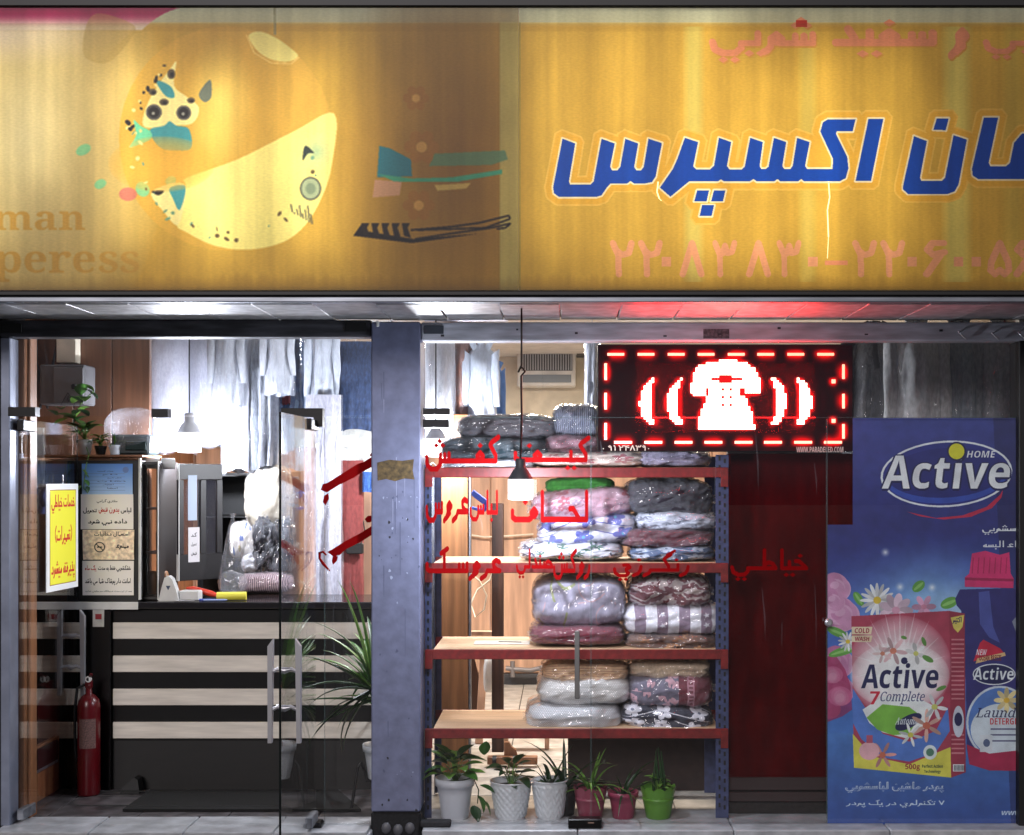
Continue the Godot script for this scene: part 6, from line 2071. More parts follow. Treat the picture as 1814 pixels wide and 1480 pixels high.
# ------------------------------------------------------------------ what stands and hangs at the window
func window_things() -> void:
	var w := thing("shop_window", "large shop window of clear panes carrying red Persian lettering", "window", spot(1280, 1460, 0))
	for q in [[750, 606, 1805, 740], [750, 740, 1047, 1458], [1047, 740, 1465, 1458], [1465, 740, 1805, 1458]]:
		glass_sheet("pane", q[0], q[1], q[2], q[3], w)
	for q in [[1047, 1458, 1047, 742], [1465, 1458, 1465, 742]]:
		var s := Sh.new(w.position)
		s.span_box(spot(q[0] - 1, q[1], 0.0045), spot(q[2] + 1, q[3], -0.0045), 0.0005)
		part("pane_edge", s.done(), M.glass_edge, w)
	var s := Sh.new(w.position)
	s.span_box(spot(751, 740.6, 0.0045), spot(1804, 739.4, -0.0045), 0.0005)
	part("pane_edge", s.done(), M.glass_edge, w)
	smears(w, 760, 612, 1040, 736, 6)
	smears(w, 760, 745, 1460, 1440, 14)
	# upright bar handle and knob on the panes
	s = Sh.new(w.position)
	s.span_box(spot(1018, 1238, 0.045), spot(1027, 1118, 0.05) + Vector3(0, 0, 0.012), 0.003)
	for v in [1140, 1214]:
		s.tube([spot(1022.5, v, 0.004), spot(1022.5, v, 0.047)], 0.008, 8)
	part("bar_handle", s.done(), paint(Color(0.42, 0.41, 0.40), 0.4, 0.5), w)
	s = Sh.new(w.position)
	var k := spot(1466, 1102, 0.0)
	s.tube([k + Vector3(0, 0, 0.004), k + Vector3(0, 0, 0.02), k + Vector3(0, 0, 0.024), k + Vector3(0, 0, 0.04), k + Vector3(0, 0, 0.046)], [0.014, 0.010, 0.02, 0.02, 0.012], 16)
	part("knob", s.done(), M.steel, w)
	# hanging lamp in front of the glass, with its cord from the soffit
	bulb_lamp("pendant_lamp", "lit bulb on a knotted black cord hanging from the soffit before the shop window", Vector3(spot(924, 0, 0.46).x, 2.515, 0.46), spot(922, 866, 0.46), 0.057, 1.75, Color(0.92, 0.95, 1.0))
	bulb_lamp("pendant_lamp", "bright bulb half hidden by the column behind the window clamps", Vector3(spot(772, 0, -0.85).x, 2.74, -0.85), spot(772, 792, -0.85), 0.06, 2.3, Color(0.95, 0.97, 1.0), true)
	# pots on the sill
	var g := "potted plants on the sill under the rack"
	var white := paint(Color(0.78, 0.80, 0.82), 0.35)
	var y := 0.004
	var at := spot(806, 1456, -0.14)
	at.y = y
	var p := plant_pot("leafy trailing plant in a translucent white pot, nearest the column", at, 0.100, 0.205, M.milky, g, "rim")
	foliage(p, at + Vector3(0, 0.19, 0), 26, "broad", 0.105, 0.24, 71, -1)
	for q in [[858, 1338, 0.2, 1.2], [845, 1410, 2.2, -0.8], [838, 1428, 0.5, -0.9], [850, 1392, 1.2, -0.3], [856, 1420, 1.6, -0.9], [790, 1345, -1.2, 0.6], [775, 1372, -1.5, 0.0]]:
		put_leaf(p, "broad", spot(q[0], q[1], -0.07), q[2], q[3], 0.085)
	s = Sh.new(p.position)
	s.tube([at + Vector3(0.03, 0.19, 0.02), spot(838, 1378, -0.05), spot(848, 1400, -0.045), spot(846, 1424, -0.05)], 0.003, 5)
	part("vine", s.done(), M.leaf2, p)
	at = spot(905, 1456, -0.14)
	at.y = y
	p = plant_pot("small dark-leaved plant in a white pot with a diamond quilted surface", at, 0.104, 0.19, white, g, "quilt")
	foliage(p, at + Vector3(0, 0.16, 0), 18, "broad", 0.085, 0.24, 72, 2)
	at = spot(974, 1456, -0.14)
	at.y = y
	p = plant_pot("aloe-like plant in a white pot with a wavy raised surface", at, 0.09, 0.195, white, g, "wave")
	foliage(p, at + Vector3(0, 0.15, 0), 16, "spike", 0.22, 0.1, 73, 2)
	var pink := paint(Color(0.52, 0.24, 0.31), 0.35)
	at = spot(1046, 1455, -0.14)
	at.y = y
	p = plant_pot("spider plant in a pink pot with a scalloped rim", at, 0.085, 0.15, pink, g, "scallop")
	foliage(p, at + Vector3(0, 0.13, 0), 14, "strap", 0.24, 0.1, 74, 3)
	foliage(p, at + Vector3(0, 0.13, 0), 8, "broad", 0.04, 0.12, 75, -1)
	at = spot(1104, 1455, -0.14)
	at.y = y
	p = plant_pot("thin grassy plant in a smaller plain-rimmed pink pot", at, 0.078, 0.135, paint(Color(0.53, 0.20, 0.30), 0.4), g, "rim")
	foliage(p, at + Vector3(0, 0.11, 0), 11, "strap", 0.22, 0.1, 76, 2)
	at = spot(1166, 1455, -0.14)
	at.y = y
	p = plant_pot("upright cactus-like plant in a bright green pot with a scalloped rim", at, 0.088, 0.15, paint(Color(0.33, 0.52, 0.17), 0.35), g, "scallop")
	foliage(p, at + Vector3(0, 0.13, 0), 9, "broad", 0.05, 0.13, 77, 3)
	for j in 5:
		s = Sh.new(p.position)
		var b := at + Vector3(-0.02 + j * 0.012, 0.12, rnd(-0.02, 0.02))
		s.tube([b, b + Vector3(rnd(-0.01, 0.01), 0.07, 0), b + Vector3(rnd(-0.02, 0.02), rnd(0.14, 0.25), 0)], [0.009, 0.008, 0.003], 7)
		part("stem", s.done(), M.leaf2, p)
	# behind them, a dark spiky plant
	at = spot(1000, 1440, -0.2)
	at.y = y
	p = plant_pot("dark spear-leaved plant standing behind the white pots", at, 0.07, 0.14, M.black, g, "plain")
	foliage(p, at + Vector3(0, 0.12, 0), 9, "spike", 0.30, 0.1, 78, 2)
	# black box on the sill
	at = spot(1036, 1463, 0.06)
	at.y = 0.005
	s = Sh.new(at)
	s.box(at + Vector3(0, 0.024, 0.0), Vector3(0.165, 0.046, 0.07), 0.005)
	var bx := solo("cash_tin", s.done(), M.black_gloss, at, "flat black box lying on the sill before the pink pot", "box")
	s = Sh.new(at)
	s.box(at + Vector3(0.03, 0.03, 0.0355), Vector3(0.03, 0.006, 0.001), 0.0003)
	part("faint_print", s.done(), paint(Color(0.5, 0.4, 0.35), 0.5), bx)
	at = spot(772, 1458, 0.04)
	at.y = 0.005
	s = Sh.new(at)
	s.box(at + Vector3(0.0, 0.015, 0.0), Vector3(0.15, 0.03, 0.06), 0.006)
	solo("dark_brick", s.done(), paint(Color(0.16, 0.16, 0.18), 0.8, 0.0, 0.5, Vector3(8, 8, 8)), at, "dark block on the sill at the foot of the column", "block")
	# yucca by the column, in a white pot on a black wire stand
	at = spot(674, 1440, -0.34)
	var base := Vector3(at.x, 0.16, -0.34)
	p = plant_pot("tall yucca with long sword leaves in a white pot beside the column", base, 0.092, 0.18, white, "", "rim")
	s = Sh.new(base)
	s.tube([base + Vector3(0, 0.15, 0), base + Vector3(0.0, 0.36, 0.0), base + Vector3(-0.035, 0.5, 0)], [0.022, 0.018, 0.016], 10)
	part("trunk", s.done(), M.wood_dark, p)
	rng.seed = 404
	for j in 30:
		var yw := rnd(PI * 0.97, PI * 1.58)
		var pt := rnd(-0.35, 1.45)
		put_leaf(p, "spike", base + Vector3(-0.03, 0.36 + 0.17 * rng.randf(), 0), yw, pt, rnd(0.26, 0.44), [0, 1, 3, 1][j % 4])
	for q in [[-1.5, 1.35, 0.62, 3], [-1.5, 1.45, 0.60, 1], [-1.45, 1.25, 0.5, 0], [-1.5, 0.62, 0.5, 0], [-1.6, 0.75, 0.44, 3], [-1.4, 0.3, 0.46, 0], [-1.6, 0.1, 0.4, 2], [-1.45, -0.5, 0.46, 2], [-1.7, -0.7, 0.4, 2], [-1.3, -0.9, 0.36, 2]]:
		put_leaf(p, "spike", base + Vector3(-0.04, 0.46, 0.01), q[0], q[1], q[2], q[3])
	var so := Vector3(base.x, 0.003, base.z)
	var st := thing("plant_stand", "black bent-metal stand under the yucca pot", "plant stand", so)
	for a in 3:
		s = Sh.new(so)
		var dv := Vector3(cos(TAU * a / 3 + 2.9), 0, sin(TAU * a / 3 + 2.9))
		s.tube([so + dv * 0.15 + Vector3(0, 0.008, 0), so + dv * 0.118 + Vector3(0, 0.22, 0), so + dv * 0.10 + Vector3(0, 0.245, 0), so + dv * 0.082 + Vector3(0, 0.2, 0), so + dv * 0.07 + Vector3(0, 0.148, 0), so + Vector3(0, 0.148, 0)], 0.008, 7)
		part("leg", s.done(), M.black, st)


# ------------------------------------------------------------------ LED sign
func pv(s: String) -> PackedVector2Array:
	var out := PackedVector2Array()
	for w in s.split(" ", false):
		var c := w.split(",")
		out.append(Vector2(c[0].to_float(), c[1].to_float()))
	return out


func led_sign() -> void:
	var z := -0.06
	var o := spot(1284, 801, z - 0.04)
	var t := thing("led_sign", "black LED sign glowing with a white-hot telephone and red dashes behind the glass", "LED sign", o)
	var s := Sh.new(o)
	s.span_box(spot(1058, 801, z - 0.075), spot(1512, 610, z - 0.002), 0.006)
	part("case", s.done(), M.black, t)
	# red bloom round the lit diodes, painted into the emission of the display sheet
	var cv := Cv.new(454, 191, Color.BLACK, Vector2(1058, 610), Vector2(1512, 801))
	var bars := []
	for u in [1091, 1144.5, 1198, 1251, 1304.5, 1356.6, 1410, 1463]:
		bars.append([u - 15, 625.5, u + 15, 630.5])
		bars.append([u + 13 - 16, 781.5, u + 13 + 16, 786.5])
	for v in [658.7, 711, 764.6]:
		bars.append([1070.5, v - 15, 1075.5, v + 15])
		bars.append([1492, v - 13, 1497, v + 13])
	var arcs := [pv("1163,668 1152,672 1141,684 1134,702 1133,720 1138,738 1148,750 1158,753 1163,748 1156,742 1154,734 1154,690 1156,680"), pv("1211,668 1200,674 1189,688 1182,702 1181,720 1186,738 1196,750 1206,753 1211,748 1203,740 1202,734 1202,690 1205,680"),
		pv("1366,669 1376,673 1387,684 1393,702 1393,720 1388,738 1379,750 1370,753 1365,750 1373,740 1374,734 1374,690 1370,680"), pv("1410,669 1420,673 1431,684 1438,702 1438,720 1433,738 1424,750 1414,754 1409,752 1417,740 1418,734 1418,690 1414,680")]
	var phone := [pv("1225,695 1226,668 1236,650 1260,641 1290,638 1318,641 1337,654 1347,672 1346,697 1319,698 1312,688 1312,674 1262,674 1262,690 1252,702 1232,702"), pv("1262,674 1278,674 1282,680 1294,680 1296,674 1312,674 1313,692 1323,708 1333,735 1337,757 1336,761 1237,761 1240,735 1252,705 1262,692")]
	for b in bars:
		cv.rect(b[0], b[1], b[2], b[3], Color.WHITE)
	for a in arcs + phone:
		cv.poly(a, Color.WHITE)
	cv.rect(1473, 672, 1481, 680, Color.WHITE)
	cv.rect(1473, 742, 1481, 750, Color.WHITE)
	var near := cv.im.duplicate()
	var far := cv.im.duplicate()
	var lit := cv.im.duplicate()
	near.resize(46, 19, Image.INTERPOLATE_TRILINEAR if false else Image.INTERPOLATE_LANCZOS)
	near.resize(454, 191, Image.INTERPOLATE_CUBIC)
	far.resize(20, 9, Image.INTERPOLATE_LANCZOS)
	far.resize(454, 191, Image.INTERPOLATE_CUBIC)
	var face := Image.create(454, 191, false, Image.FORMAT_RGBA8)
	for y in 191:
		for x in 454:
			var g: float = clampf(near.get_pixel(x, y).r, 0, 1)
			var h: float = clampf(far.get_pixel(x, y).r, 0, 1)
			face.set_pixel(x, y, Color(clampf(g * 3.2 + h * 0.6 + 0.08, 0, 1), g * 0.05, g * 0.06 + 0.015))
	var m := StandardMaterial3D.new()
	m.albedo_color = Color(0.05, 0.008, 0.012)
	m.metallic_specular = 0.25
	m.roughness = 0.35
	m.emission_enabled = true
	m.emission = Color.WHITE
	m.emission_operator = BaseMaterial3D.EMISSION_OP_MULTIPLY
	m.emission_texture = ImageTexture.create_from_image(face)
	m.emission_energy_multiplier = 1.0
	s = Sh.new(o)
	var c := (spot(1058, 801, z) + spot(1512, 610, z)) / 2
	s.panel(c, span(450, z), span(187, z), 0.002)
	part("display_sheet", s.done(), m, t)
	var hot := glow(Color(1.0, 0.80, 0.72), 5.0)
	var red := glow(Color(1.0, 0.55, 0.42), 3.0)
	for b in bars:
		s = Sh.new(o)
		s.span_box(spot(b[0], b[3], z + 0.002), spot(b[2], b[1], z + 0.006), 0.003)
		part("led_bar", s.done(), red, t)
	for a in arcs:
		led_dots(a, "led_arc", hot, t, o, z, false)
	for a in phone.size():
		led_dots(phone[a], ["led_handset", "led_keypad"][a], hot, t, o, z, a == 1)
	for q in [[1477, 676], [1477, 746]]:
		s = Sh.new(o)
		s.box(spot(q[0], q[1], z + 0.004), Vector3(0.02, 0.02, 0.004), 0.002)
		part("led_block", s.done(), red, t)
	s = Sh.new(o)
	for h in written("۰۹۳۸۴۲۱۹۰", Vector2(1068, 789), Vector2(1150, 799), true, Vector2(0.4, 0.4)):
		var q := PackedVector2Array()
		for p in h:
			var w := spot(p.x, p.y, z)
			q.append(Vector2(w.x, w.y))
		s.plate(q, z + 0.0022, 0.001 + 0.0002 * (q[0].x + q[0].y))
	part("lettering", s.done(), paint(Color(0.75, 0.72, 0.66), 0.6), t)
	s = Sh.new(o)
	for h in latin("WWW.PARADELED.COM", "Droid Sans", Vector2(1411, 792), Vector2(1494, 802)):
		var q := PackedVector2Array()
		for p in h:
			var w := spot(p.x, p.y, z)
			q.append(Vector2(w.x, w.y))
		s.plate(q, z + 0.0022, 0.0012)
	part("lettering", s.done(), paint(Color(0.75, 0.74, 0.72), 0.6), t)
	# its light, thrown out to the soffit and the pane
	area(c + Vector3(0, 0, 0.012), Vector3(0, 0.0, 1), Vector2(0.9, 0.35), Color(1.0, 0.05, 0.045), 2.4, "led_light")


func led_dots(outline: PackedVector2Array, called: String, m: Material, t: Node3D, o: Vector3, z: float, keys: bool) -> void:
	var s := Sh.new(o)
	var step := 4.6
	for j in 60:
		for i in 110:
			var u := 1060.0 + i * step
			var v := 612.0 + j * step
			if not Geometry2D.is_point_in_polygon(Vector2(u, v), outline):
				continue
			if Rect2(1276, 664, 20, 15).has_point(Vector2(u, v)) or Rect2(1258, 668, 56, 4.6).has_point(Vector2(u, v)) or Rect2(1250, 690, 5, 14).has_point(Vector2(u, v)) or Rect2(1313, 690, 5, 12).has_point(Vector2(u, v)):
				continue
			if keys and v > 690 and v < 725 and int(v / step) % 3 == 0 and absf(u - 1287) < 18 and i % 3 == 0:
				continue
			var p := spot(u, v, z + 0.004)
			s.box(p, Vector3(0.0125, 0.0125, 0.004), 0.002)
	part(called, s.done(), m, t)


# ------------------------------------------------------------------ poster
func z8(x: float, y: float) -> Vector2:
	return Vector2(1280.0 + 0.473 * x, 780.0 + 0.473 * y)


func z8s(s: String) -> PackedVector2Array:
	var out := PackedVector2Array()
	for w in s.split(" ", false):
		var c := w.split(",")
		out.append(z8(c[0].to_float(), c[1].to_float()))
	return out


func bloom(cv: Cv, x: float, y: float, r: float, n: int, c: Color, heart: Color, thin := 0.34) -> void:
	var p := z8(x, y)
	var k := r * 0.473
	for i in n:
		var d := Vector2.from_angle(TAU * i / n + x)
		cv.oval(p.x + d.x * k * 0.6, p.y + d.y * k * 0.6, k * 0.45, k * thin * 0.5, c.darkened(0.12 * (i % 3)), d.angle())
	cv.oval(p.x, p.y, k * 0.24, k * 0.22, heart)


func poster() -> void:
	var z := -0.022
	var lo := Vector2(1465, 740)
	var hi := Vector2(1806, 1466)
	var cv := Cv.new(860, 1832, Color(0.16, 0.20, 0.46), lo, hi)
	var navy := Color(0.10, 0.11, 0.34)
	cv.fade(740, 940, Color(0.20, 0.24, 0.56), Color(0.14, 0.16, 0.46))
	cv.fade(940, 1060, Color(0.14, 0.16, 0.46), Color(0.22, 0.36, 0.74))
	cv.fade(1060, 1300, Color(0.22, 0.36, 0.74), Color(0.24, 0.44, 0.76))
	cv.fade(1300, 1466, Color(0.26, 0.46, 0.76), Color(0.15, 0.26, 0.56))
	cv.soft(1630, 1060, 200, 110, Color(0.62, 0.82, 0.96, 0.75), 1.2)
	cv.soft(1720, 1090, 140, 70, Color(0.85, 0.95, 1.0, 0.8), 1.2)
	cv.soft(1500, 960, 160, 130, Color(0.12, 0.14, 0.44, 0.7), 1.0)
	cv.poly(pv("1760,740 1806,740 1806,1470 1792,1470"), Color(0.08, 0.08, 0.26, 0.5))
	# logo
	var lc := Vector2(1677, 840)
	cv.poly(z8s("690,268 800,292 900,282 990,250 1040,205 1052,184 1046,215 1010,255 930,288 830,298 740,286"), Color(0.78, 0.12, 0.28))
	cv.oval(lc.x, lc.y, 117, 59, Color(0.92, 0.94, 0.97), -0.06)
	cv.oval(lc.x, lc.y, 113, 55.5, Color(0.13, 0.16, 0.5), -0.06)
	cv.oval(lc.x, lc.y + 8, 106, 44, Color(0.18, 0.28, 0.68), -0.06)
	cv.oval(lc.x, lc.y - 2, 106, 44, Color(0.11, 0.13, 0.44), -0.06)
	var navy2 := Color(0.07, 0.08, 0.28)
	for e in [Vector2(-3, 0), Vector2(3, 2), Vector2(0, 4), Vector2(0, -2)]:
		cv.hulls(latin("Active", "Droid Sans", Vector2(1566, 804) + e, Vector2(1790, 866) + e, true, 0.12), navy2)
	cv.hulls(latin("Active", "Droid Sans", Vector2(1566, 804), Vector2(1790, 866), true, 0.12), Color(0.94, 0.95, 0.97))
	cv.oval(1695, 800, 17, 17, navy2)
	cv.oval(1695, 800, 14, 14, Color(0.92, 0.90, 0.16))
	cv.hulls(latin("HOME", "Droid Sans", Vector2(1714, 799), Vector2(1763, 811), true, 0.2), Color(0.95, 0.96, 0.98))
	var wh := Color(0.92, 0.94, 0.97)
	cv.hulls(written("ماشین لباسشویی", Vector2(1740, 929), Vector2(1880, 948), true, Vector2(0.5, 0.55)), wh)
	cv.hulls(written("انواع البسه", Vector2(1742, 958), Vector2(1822, 974), true, Vector2(0.42, 0.5)), wh)
	# flowers
	var rose := Color(0.86, 0.64, 0.78)
	for f in [[420, 550, 62], [440, 650, 75], [410, 600, 50], [425, 830, 70], [430, 930, 66], [400, 1000, 44]]:
		var p := z8(f[0], f[1])
		for k in 7:
			var rr: float = f[2] * 0.473 * (1.0 - k * 0.12)
			cv.oval(p.x + 5 * sin(k * 2.1), p.y + 4 * cos(k * 1.7), rr, rr * 0.82, rose.lerp(Color(0.66, 0.30, 0.52), (k % 3) * 0.22 + (0.3 if f[1] > 800 else 0.0)), k)
	cv.poly(z8s("385,815 420,800 460,860 480,920 486,1010 450,1035 385,1060"), Color(0.62, 0.10, 0.30, 0.7))
	for f in [[412, 880, 40], [440, 960, 46]]:
		var p := z8(f[0], f[1])
		for k in 4:
			cv.oval(p.x, p.y + k, f[2] * 0.473 * (1 - k * 0.2), f[2] * 0.473 * (0.8 - k * 0.15), Color(0.76, 0.34, 0.52).lightened(0.1 * k), k * 0.8)
	for l in [[510, 595, 30, 15, 1.0], [455, 790, 60, 16, -0.3], [430, 720, 40, 16, 0.4], [735, 548, 27, 18, -0.7], [850, 610, 34, 20, -0.4]]:
		var p := z8(l[0], l[1])
		cv.oval(p.x, p.y, l[2] * 0.473, l[3] * 0.473, Color(0.36, 0.62, 0.24), l[4])
		cv.oval(p.x, p.y, l[2] * 0.40, l[3] * 0.15, Color(0.55, 0.78, 0.4), l[4])
	bloom(cv, 580, 600, 62, 16, Color(0.96, 0.96, 0.97), Color(0.90, 0.76, 0.2), 0.22)
	bloom(cv, 470, 755, 36, 14, Color(0.95, 0.95, 0.97), Color(0.90, 0.76, 0.2), 0.24)
	bloom(cv, 650, 638, 62, 9, Color(0.93, 0.80, 0.88), Color(0.85, 0.6, 0.7), 0.5)
	bloom(cv, 755, 625, 44, 6, Color(0.92, 0.66, 0.80), Color(0.8, 0.5, 0.6), 0.5)
	for q in [[665, 550], [785, 552], [610, 420]]:
		var p := z8(q[0], q[1])
		cv.soft(p.x, p.y, 10, 10, Color(1, 1, 1, 0.9), 1.5)
	# bottle
	cv.poly(z8s("890,560 1085,555 1135,570 1135,1240 1000,1238 925,1215 915,1150 912,900 890,760 895,640 878,620 872,595"), Color(0.15, 0.14, 0.42))
	cv.poly(z8s("960,570 1000,565 1015,700 1040,760 1000,740 965,690"), Color(0.26, 0.30, 0.62))
	cv.poly(z8s("1085,680 1110,650 1135,650 1135,740 1100,720"), Color(0.5, 0.52, 0.6))
	cv.poly(z8s("935,425 985,415 1040,430 1075,420 1080,500 1092,520 1090,555 908,550 908,515 925,500"), Color(0.86, 0.16, 0.42))
	cv.poly(z8s("908,515 1092,520 1090,530 908,525"), Color(0.62, 0.08, 0.28))
	for k in 7:
		cv.line([z8(940 + k * 21, 440), z8(936 + k * 21, 500)], 2.0, Color(0.70, 0.10, 0.32))
	cv.poly(z8s("940,830 965,760 978,748 1040,780 1062,806 1000,812"), Color(0.80, 0.10, 0.22))
	cv.poly(z8s("948,838 955,818 1058,795 1062,808"), Color(0.88, 0.72, 0.5))
	cv.hulls(latin("NEW", "Droid Sans", z8(952, 784), z8(990, 806), true, 0.2), wh)
	cv.hulls(latin("OCEAN BREEZE", "Droid Sans", z8(962, 806), z8(1045, 826), true, 0.0), Color(0.4, 0.1, 0.1))
	var p2 := z8(1018, 878)
	cv.oval(p2.x, p2.y, 38, 19, wh)
	cv.oval(p2.x, p2.y, 36, 17, navy2)
	cv.hulls(latin("Active", "Droid Sans", z8(942, 852), z8(1092, 898), true, 0.12), wh)
	p2 = z8(1040, 1060)
	cv.oval(p2.x, p2.y, 60, 66, Color(0.80, 0.84, 0.90))
	cv.oval(p2.x, p2.y, 56, 62, Color(0.30, 0.46, 0.76))
	cv.oval(p2.x, p2.y + 12, 52, 46, Color(0.84, 0.88, 0.92))
	cv.poly(z8s("915,1140 1000,1175 1135,1160 1135,1240 1000,1238 925,1215"), Color(0.66, 0.10, 0.26))
	bloom(cv, 1065, 975, 46, 8, Color(0.95, 0.86, 0.62), Color(0.9, 0.7, 0.2), 0.4)
	cv.hulls(latin("Laundry", "Droid Serif", z8(952, 1003), z8(1150, 1050), false, 0.3, 0.0), navy2)
	cv.hulls(latin("DETERGENT", "Droid Sans", z8(1003, 1042), z8(1140, 1066), true, 0.0), Color(0.8, 0.16, 0.2))
	for k in 3:
		cv.rect(z8(1005, 0).x, z8(0, 1080 + k * 22).y, z8(1135, 0).x, z8(0, 1086 + k * 22).y, Color(0.35, 0.36, 0.5))
	p2 = z8(990, 1135)
	cv.rect(p2.x - 12, p2.y - 14, p2.x + 10, p2.y + 16, Color(0.85, 0.87, 0.9))
	cv.oval(p2.x, p2.y, 6, 7, Color(0.3, 0.35, 0.5))
	# carton
	cv.poly(z8s("483,660 850,640 857,1265 493,1228"), Color(0.66, 0.20, 0.30))
	cv.poly(z8s("850,640 908,650 912,1245 857,1265"), Color(0.58, 0.15, 0.24))
	var cc := z8(665, 850)
	for k in 36:
		var an := TAU * k / 36
		var far := 150.0 if k % 2 else 115.0
		if sin(an) < 0.35:
			cv.poly(PackedVector2Array([cc + Vector2.from_angle(an - 0.05) * 40, cc + Vector2(cos(an) * far * 0.56, sin(an) * far * 0.75), cc + Vector2.from_angle(an + 0.05) * 40]), Color(0.95, 0.80, 0.84, 0.6))
	cv.soft(cc.x, cc.y, 92, 92, Color(1, 1, 1, 1), 0.45)
	cv.soft(cc.x, cc.y + 15, 88, 60, Color(1, 1, 1, 1), 0.3)
	cv.poly(z8s("488,1100 560,1185 700,1215 855,1150 857,1265 493,1228"), Color(0.88, 0.84, 0.30))
	var ring := z8(680, 1070)
	cv.poly(z8s("488,930 540,1010 600,1100 700,1130 800,1090 845,1000 852,1090 800,1170 700,1205 600,1190 520,1120 489,1060"), Color(0.30, 0.46, 0.80))
	cv.poly(z8s("525,1010 600,960 740,970 800,1000 760,1080 690,1118 600,1095 550,1060"), Color(0.95, 0.96, 0.96))
	cv.poly(z8s("540,1040 600,990 700,1000 740,1030 700,1100 640,1106 580,1085"), Color(0.48, 0.74, 0.24))
	cv.oval(z8(697, 1056).x, z8(697, 1056).y, 26, 11, navy2, -0.5)
	cv.hulls(latin("Automat", "Droid Serif", z8(650, 1040), z8(742, 1066), true, 0.3), wh)
	cv.hulls(latin("Active", "Droid Sans", z8(524, 836), z8(810, 930), true, 0.1), navy2)
	cv.oval(z8(682, 827).x, z8(682, 827).y, 6, 6, navy2)
	cv.hulls(latin("7", "Droid Sans", z8(552, 942), z8(588, 990), true, 0.1), Color(0.80, 0.10, 0.20))
	cv.hulls(latin("Complete", "Droid Serif", z8(592, 942), z8(757, 990), false, 0.25), Color(0.16, 0.18, 0.40))
	for q in [["COLD", 700, 728], ["WASH", 732, 757]]:
		cv.poly(PackedVector2Array([z8(484, q[1]), z8(562, q[1]), z8(557, q[2]), z8(484, q[2])]), Color(0.92, 0.84, 0.70))
		cv.hulls(latin(q[0], "Droid Sans", z8(496, q[1] + 5), z8(550, q[2] - 5), true, 0.1), Color(0.6, 0.1, 0.2))
	bloom(cv, 640, 790, 52, 6, Color(0.94, 0.76, 0.78), Color(0.86, 0.5, 0.4), 0.3)
	bloom(cv, 600, 800, 36, 5, Color(0.93, 0.80, 0.80), Color(0.8, 0.5, 0.4), 0.3)
	bloom(cv, 725, 800, 40, 6, Color(0.96, 0.95, 0.95), Color(0.8, 0.8, 0.4), 0.4)
	bloom(cv, 765, 1070, 60, 6, Color(0.94, 0.72, 0.66), Color(0.8, 0.4, 0.3), 0.26)
	bloom(cv, 795, 1000, 48, 6, Color(0.95, 0.95, 0.97), Color(0.8, 0.8, 0.4), 0.3)
	bloom(cv, 705, 1105, 44, 6, Color(0.97, 0.97, 0.98), Color(0.85, 0.8, 0.3), 0.24)
	bloom(cv, 600, 1180, 50, 6, Color(0.92, 0.62, 0.60), Color(0.8, 0.4, 0.3), 0.26)
	for l in [[770, 820, 18, 8, 0.5], [755, 755, 14, 6, 1.2], [820, 930, 16, 6, -0.4], [680, 740, 9, 5, 0.3]]:
		var p := z8(l[0], l[1])
		cv.oval(p.x, p.y, l[2] * 0.6, l[3] * 0.6, Color(0.34, 0.55, 0.22), l[4])
	p2 = z8(550, 1165)
	cv.oval(p2.x, p2.y, 18, 16, Color(0.92, 0.68, 0.72))
	cv.rect(p2.x - 5, p2.y - 28, p2.x + 6, p2.y - 14, Color(0.7, 0.3, 0.4))
	p2 = z8(778, 1170)
	cv.oval(p2.x, p2.y, 12, 13, Color(0.92, 0.95, 0.96))
	cv.oval(p2.x, p2.y, 7, 7, Color(0.3, 0.5, 0.4))
	cv.hulls(latin("500g", "Droid Sans", z8(685, 1214), z8(740, 1240), true), Color(0.55, 0.1, 0.16))
	cv.hulls(latin("Perfect Action", "Droid Sans", z8(748, 1216), z8(826, 1228), true), Color(0.12, 0.2, 0.16))
	cv.hulls(latin("Technology", "Droid Sans", z8(756, 1236), z8(818, 1250), true), Color(0.12, 0.2, 0.16))
	cv.poly(z8s("855,665 906,655 900,700 882,722 866,705"), Color(0.88, 0.80, 0.36))
	cv.hulls(written("اکتیو", z8(862, 662), z8(896, 690), true, Vector2(0.5, 0.5)), navy2)
	for k in 26:
		if k < 14 or k > 20:
			cv.rect(z8(858, 0).x, z8(0, 745 + k * 17).y, z8(906, 0).x, z8(0, 751 + k * 17).y, Color(0.86, 0.55, 0.58, 0.75))
	p2 = z8(884, 1055)
	cv.oval(p2.x, p2.y, 10, 28, Color(0.8, 0.82, 0.88))
	cv.oval(p2.x, p2.y - 4, 7, 12, navy2)
	cv.rect(z8(864, 0).x, z8(0, 1215).y, z8(906, 0).x, z8(0, 1242).y, wh)
	for k in 8:
		cv.rect(z8(868 + k * 5, 0).x, z8(0, 1218).y, z8(870.5 + k * 5, 0).x, z8(0, 1239).y, Color(0.1, 0.1, 0.12))
	# foot of the poster
	cv.hulls(written("پودر ماشین لباسشویی", z8(460, 1280), z8(832, 1322), true, Vector2(0.62, 0.62)), Color(0.86, 0.90, 0.96))
	cv.hulls(written("پودر ماشین لباسشویی", z8(462, 1283), z8(834, 1320), true, Vector2(0.28, 0.28)), Color(0.30, 0.42, 0.70))
	cv.hulls(written("۷ تکنولوژی در یک پودر", z8(462, 1348), z8(832, 1378), true, Vector2(0.42, 0.46)), Color(0.80, 0.86, 0.94))
	cv.hulls(latin("www.active.ir", "Droid Sans", z8(1045, 1384), z8(1250, 1406), true, 0.2), Color(0.80, 0.86, 0.94))
	cv.rect(1465, 740, 1806, 1466, Color(0.8, 0.86, 0.92, 0.09))
	cv.soften(2)
	cv.wear(0.01, 0.10, 90)
	cv.wear(0.25, 0.06, 91)
	var o := spot(1635, 1465, z)
	var s := Sh.new(o)
	# the sheet has a notch at its upper corner, where the dark board shows
	s.flat()
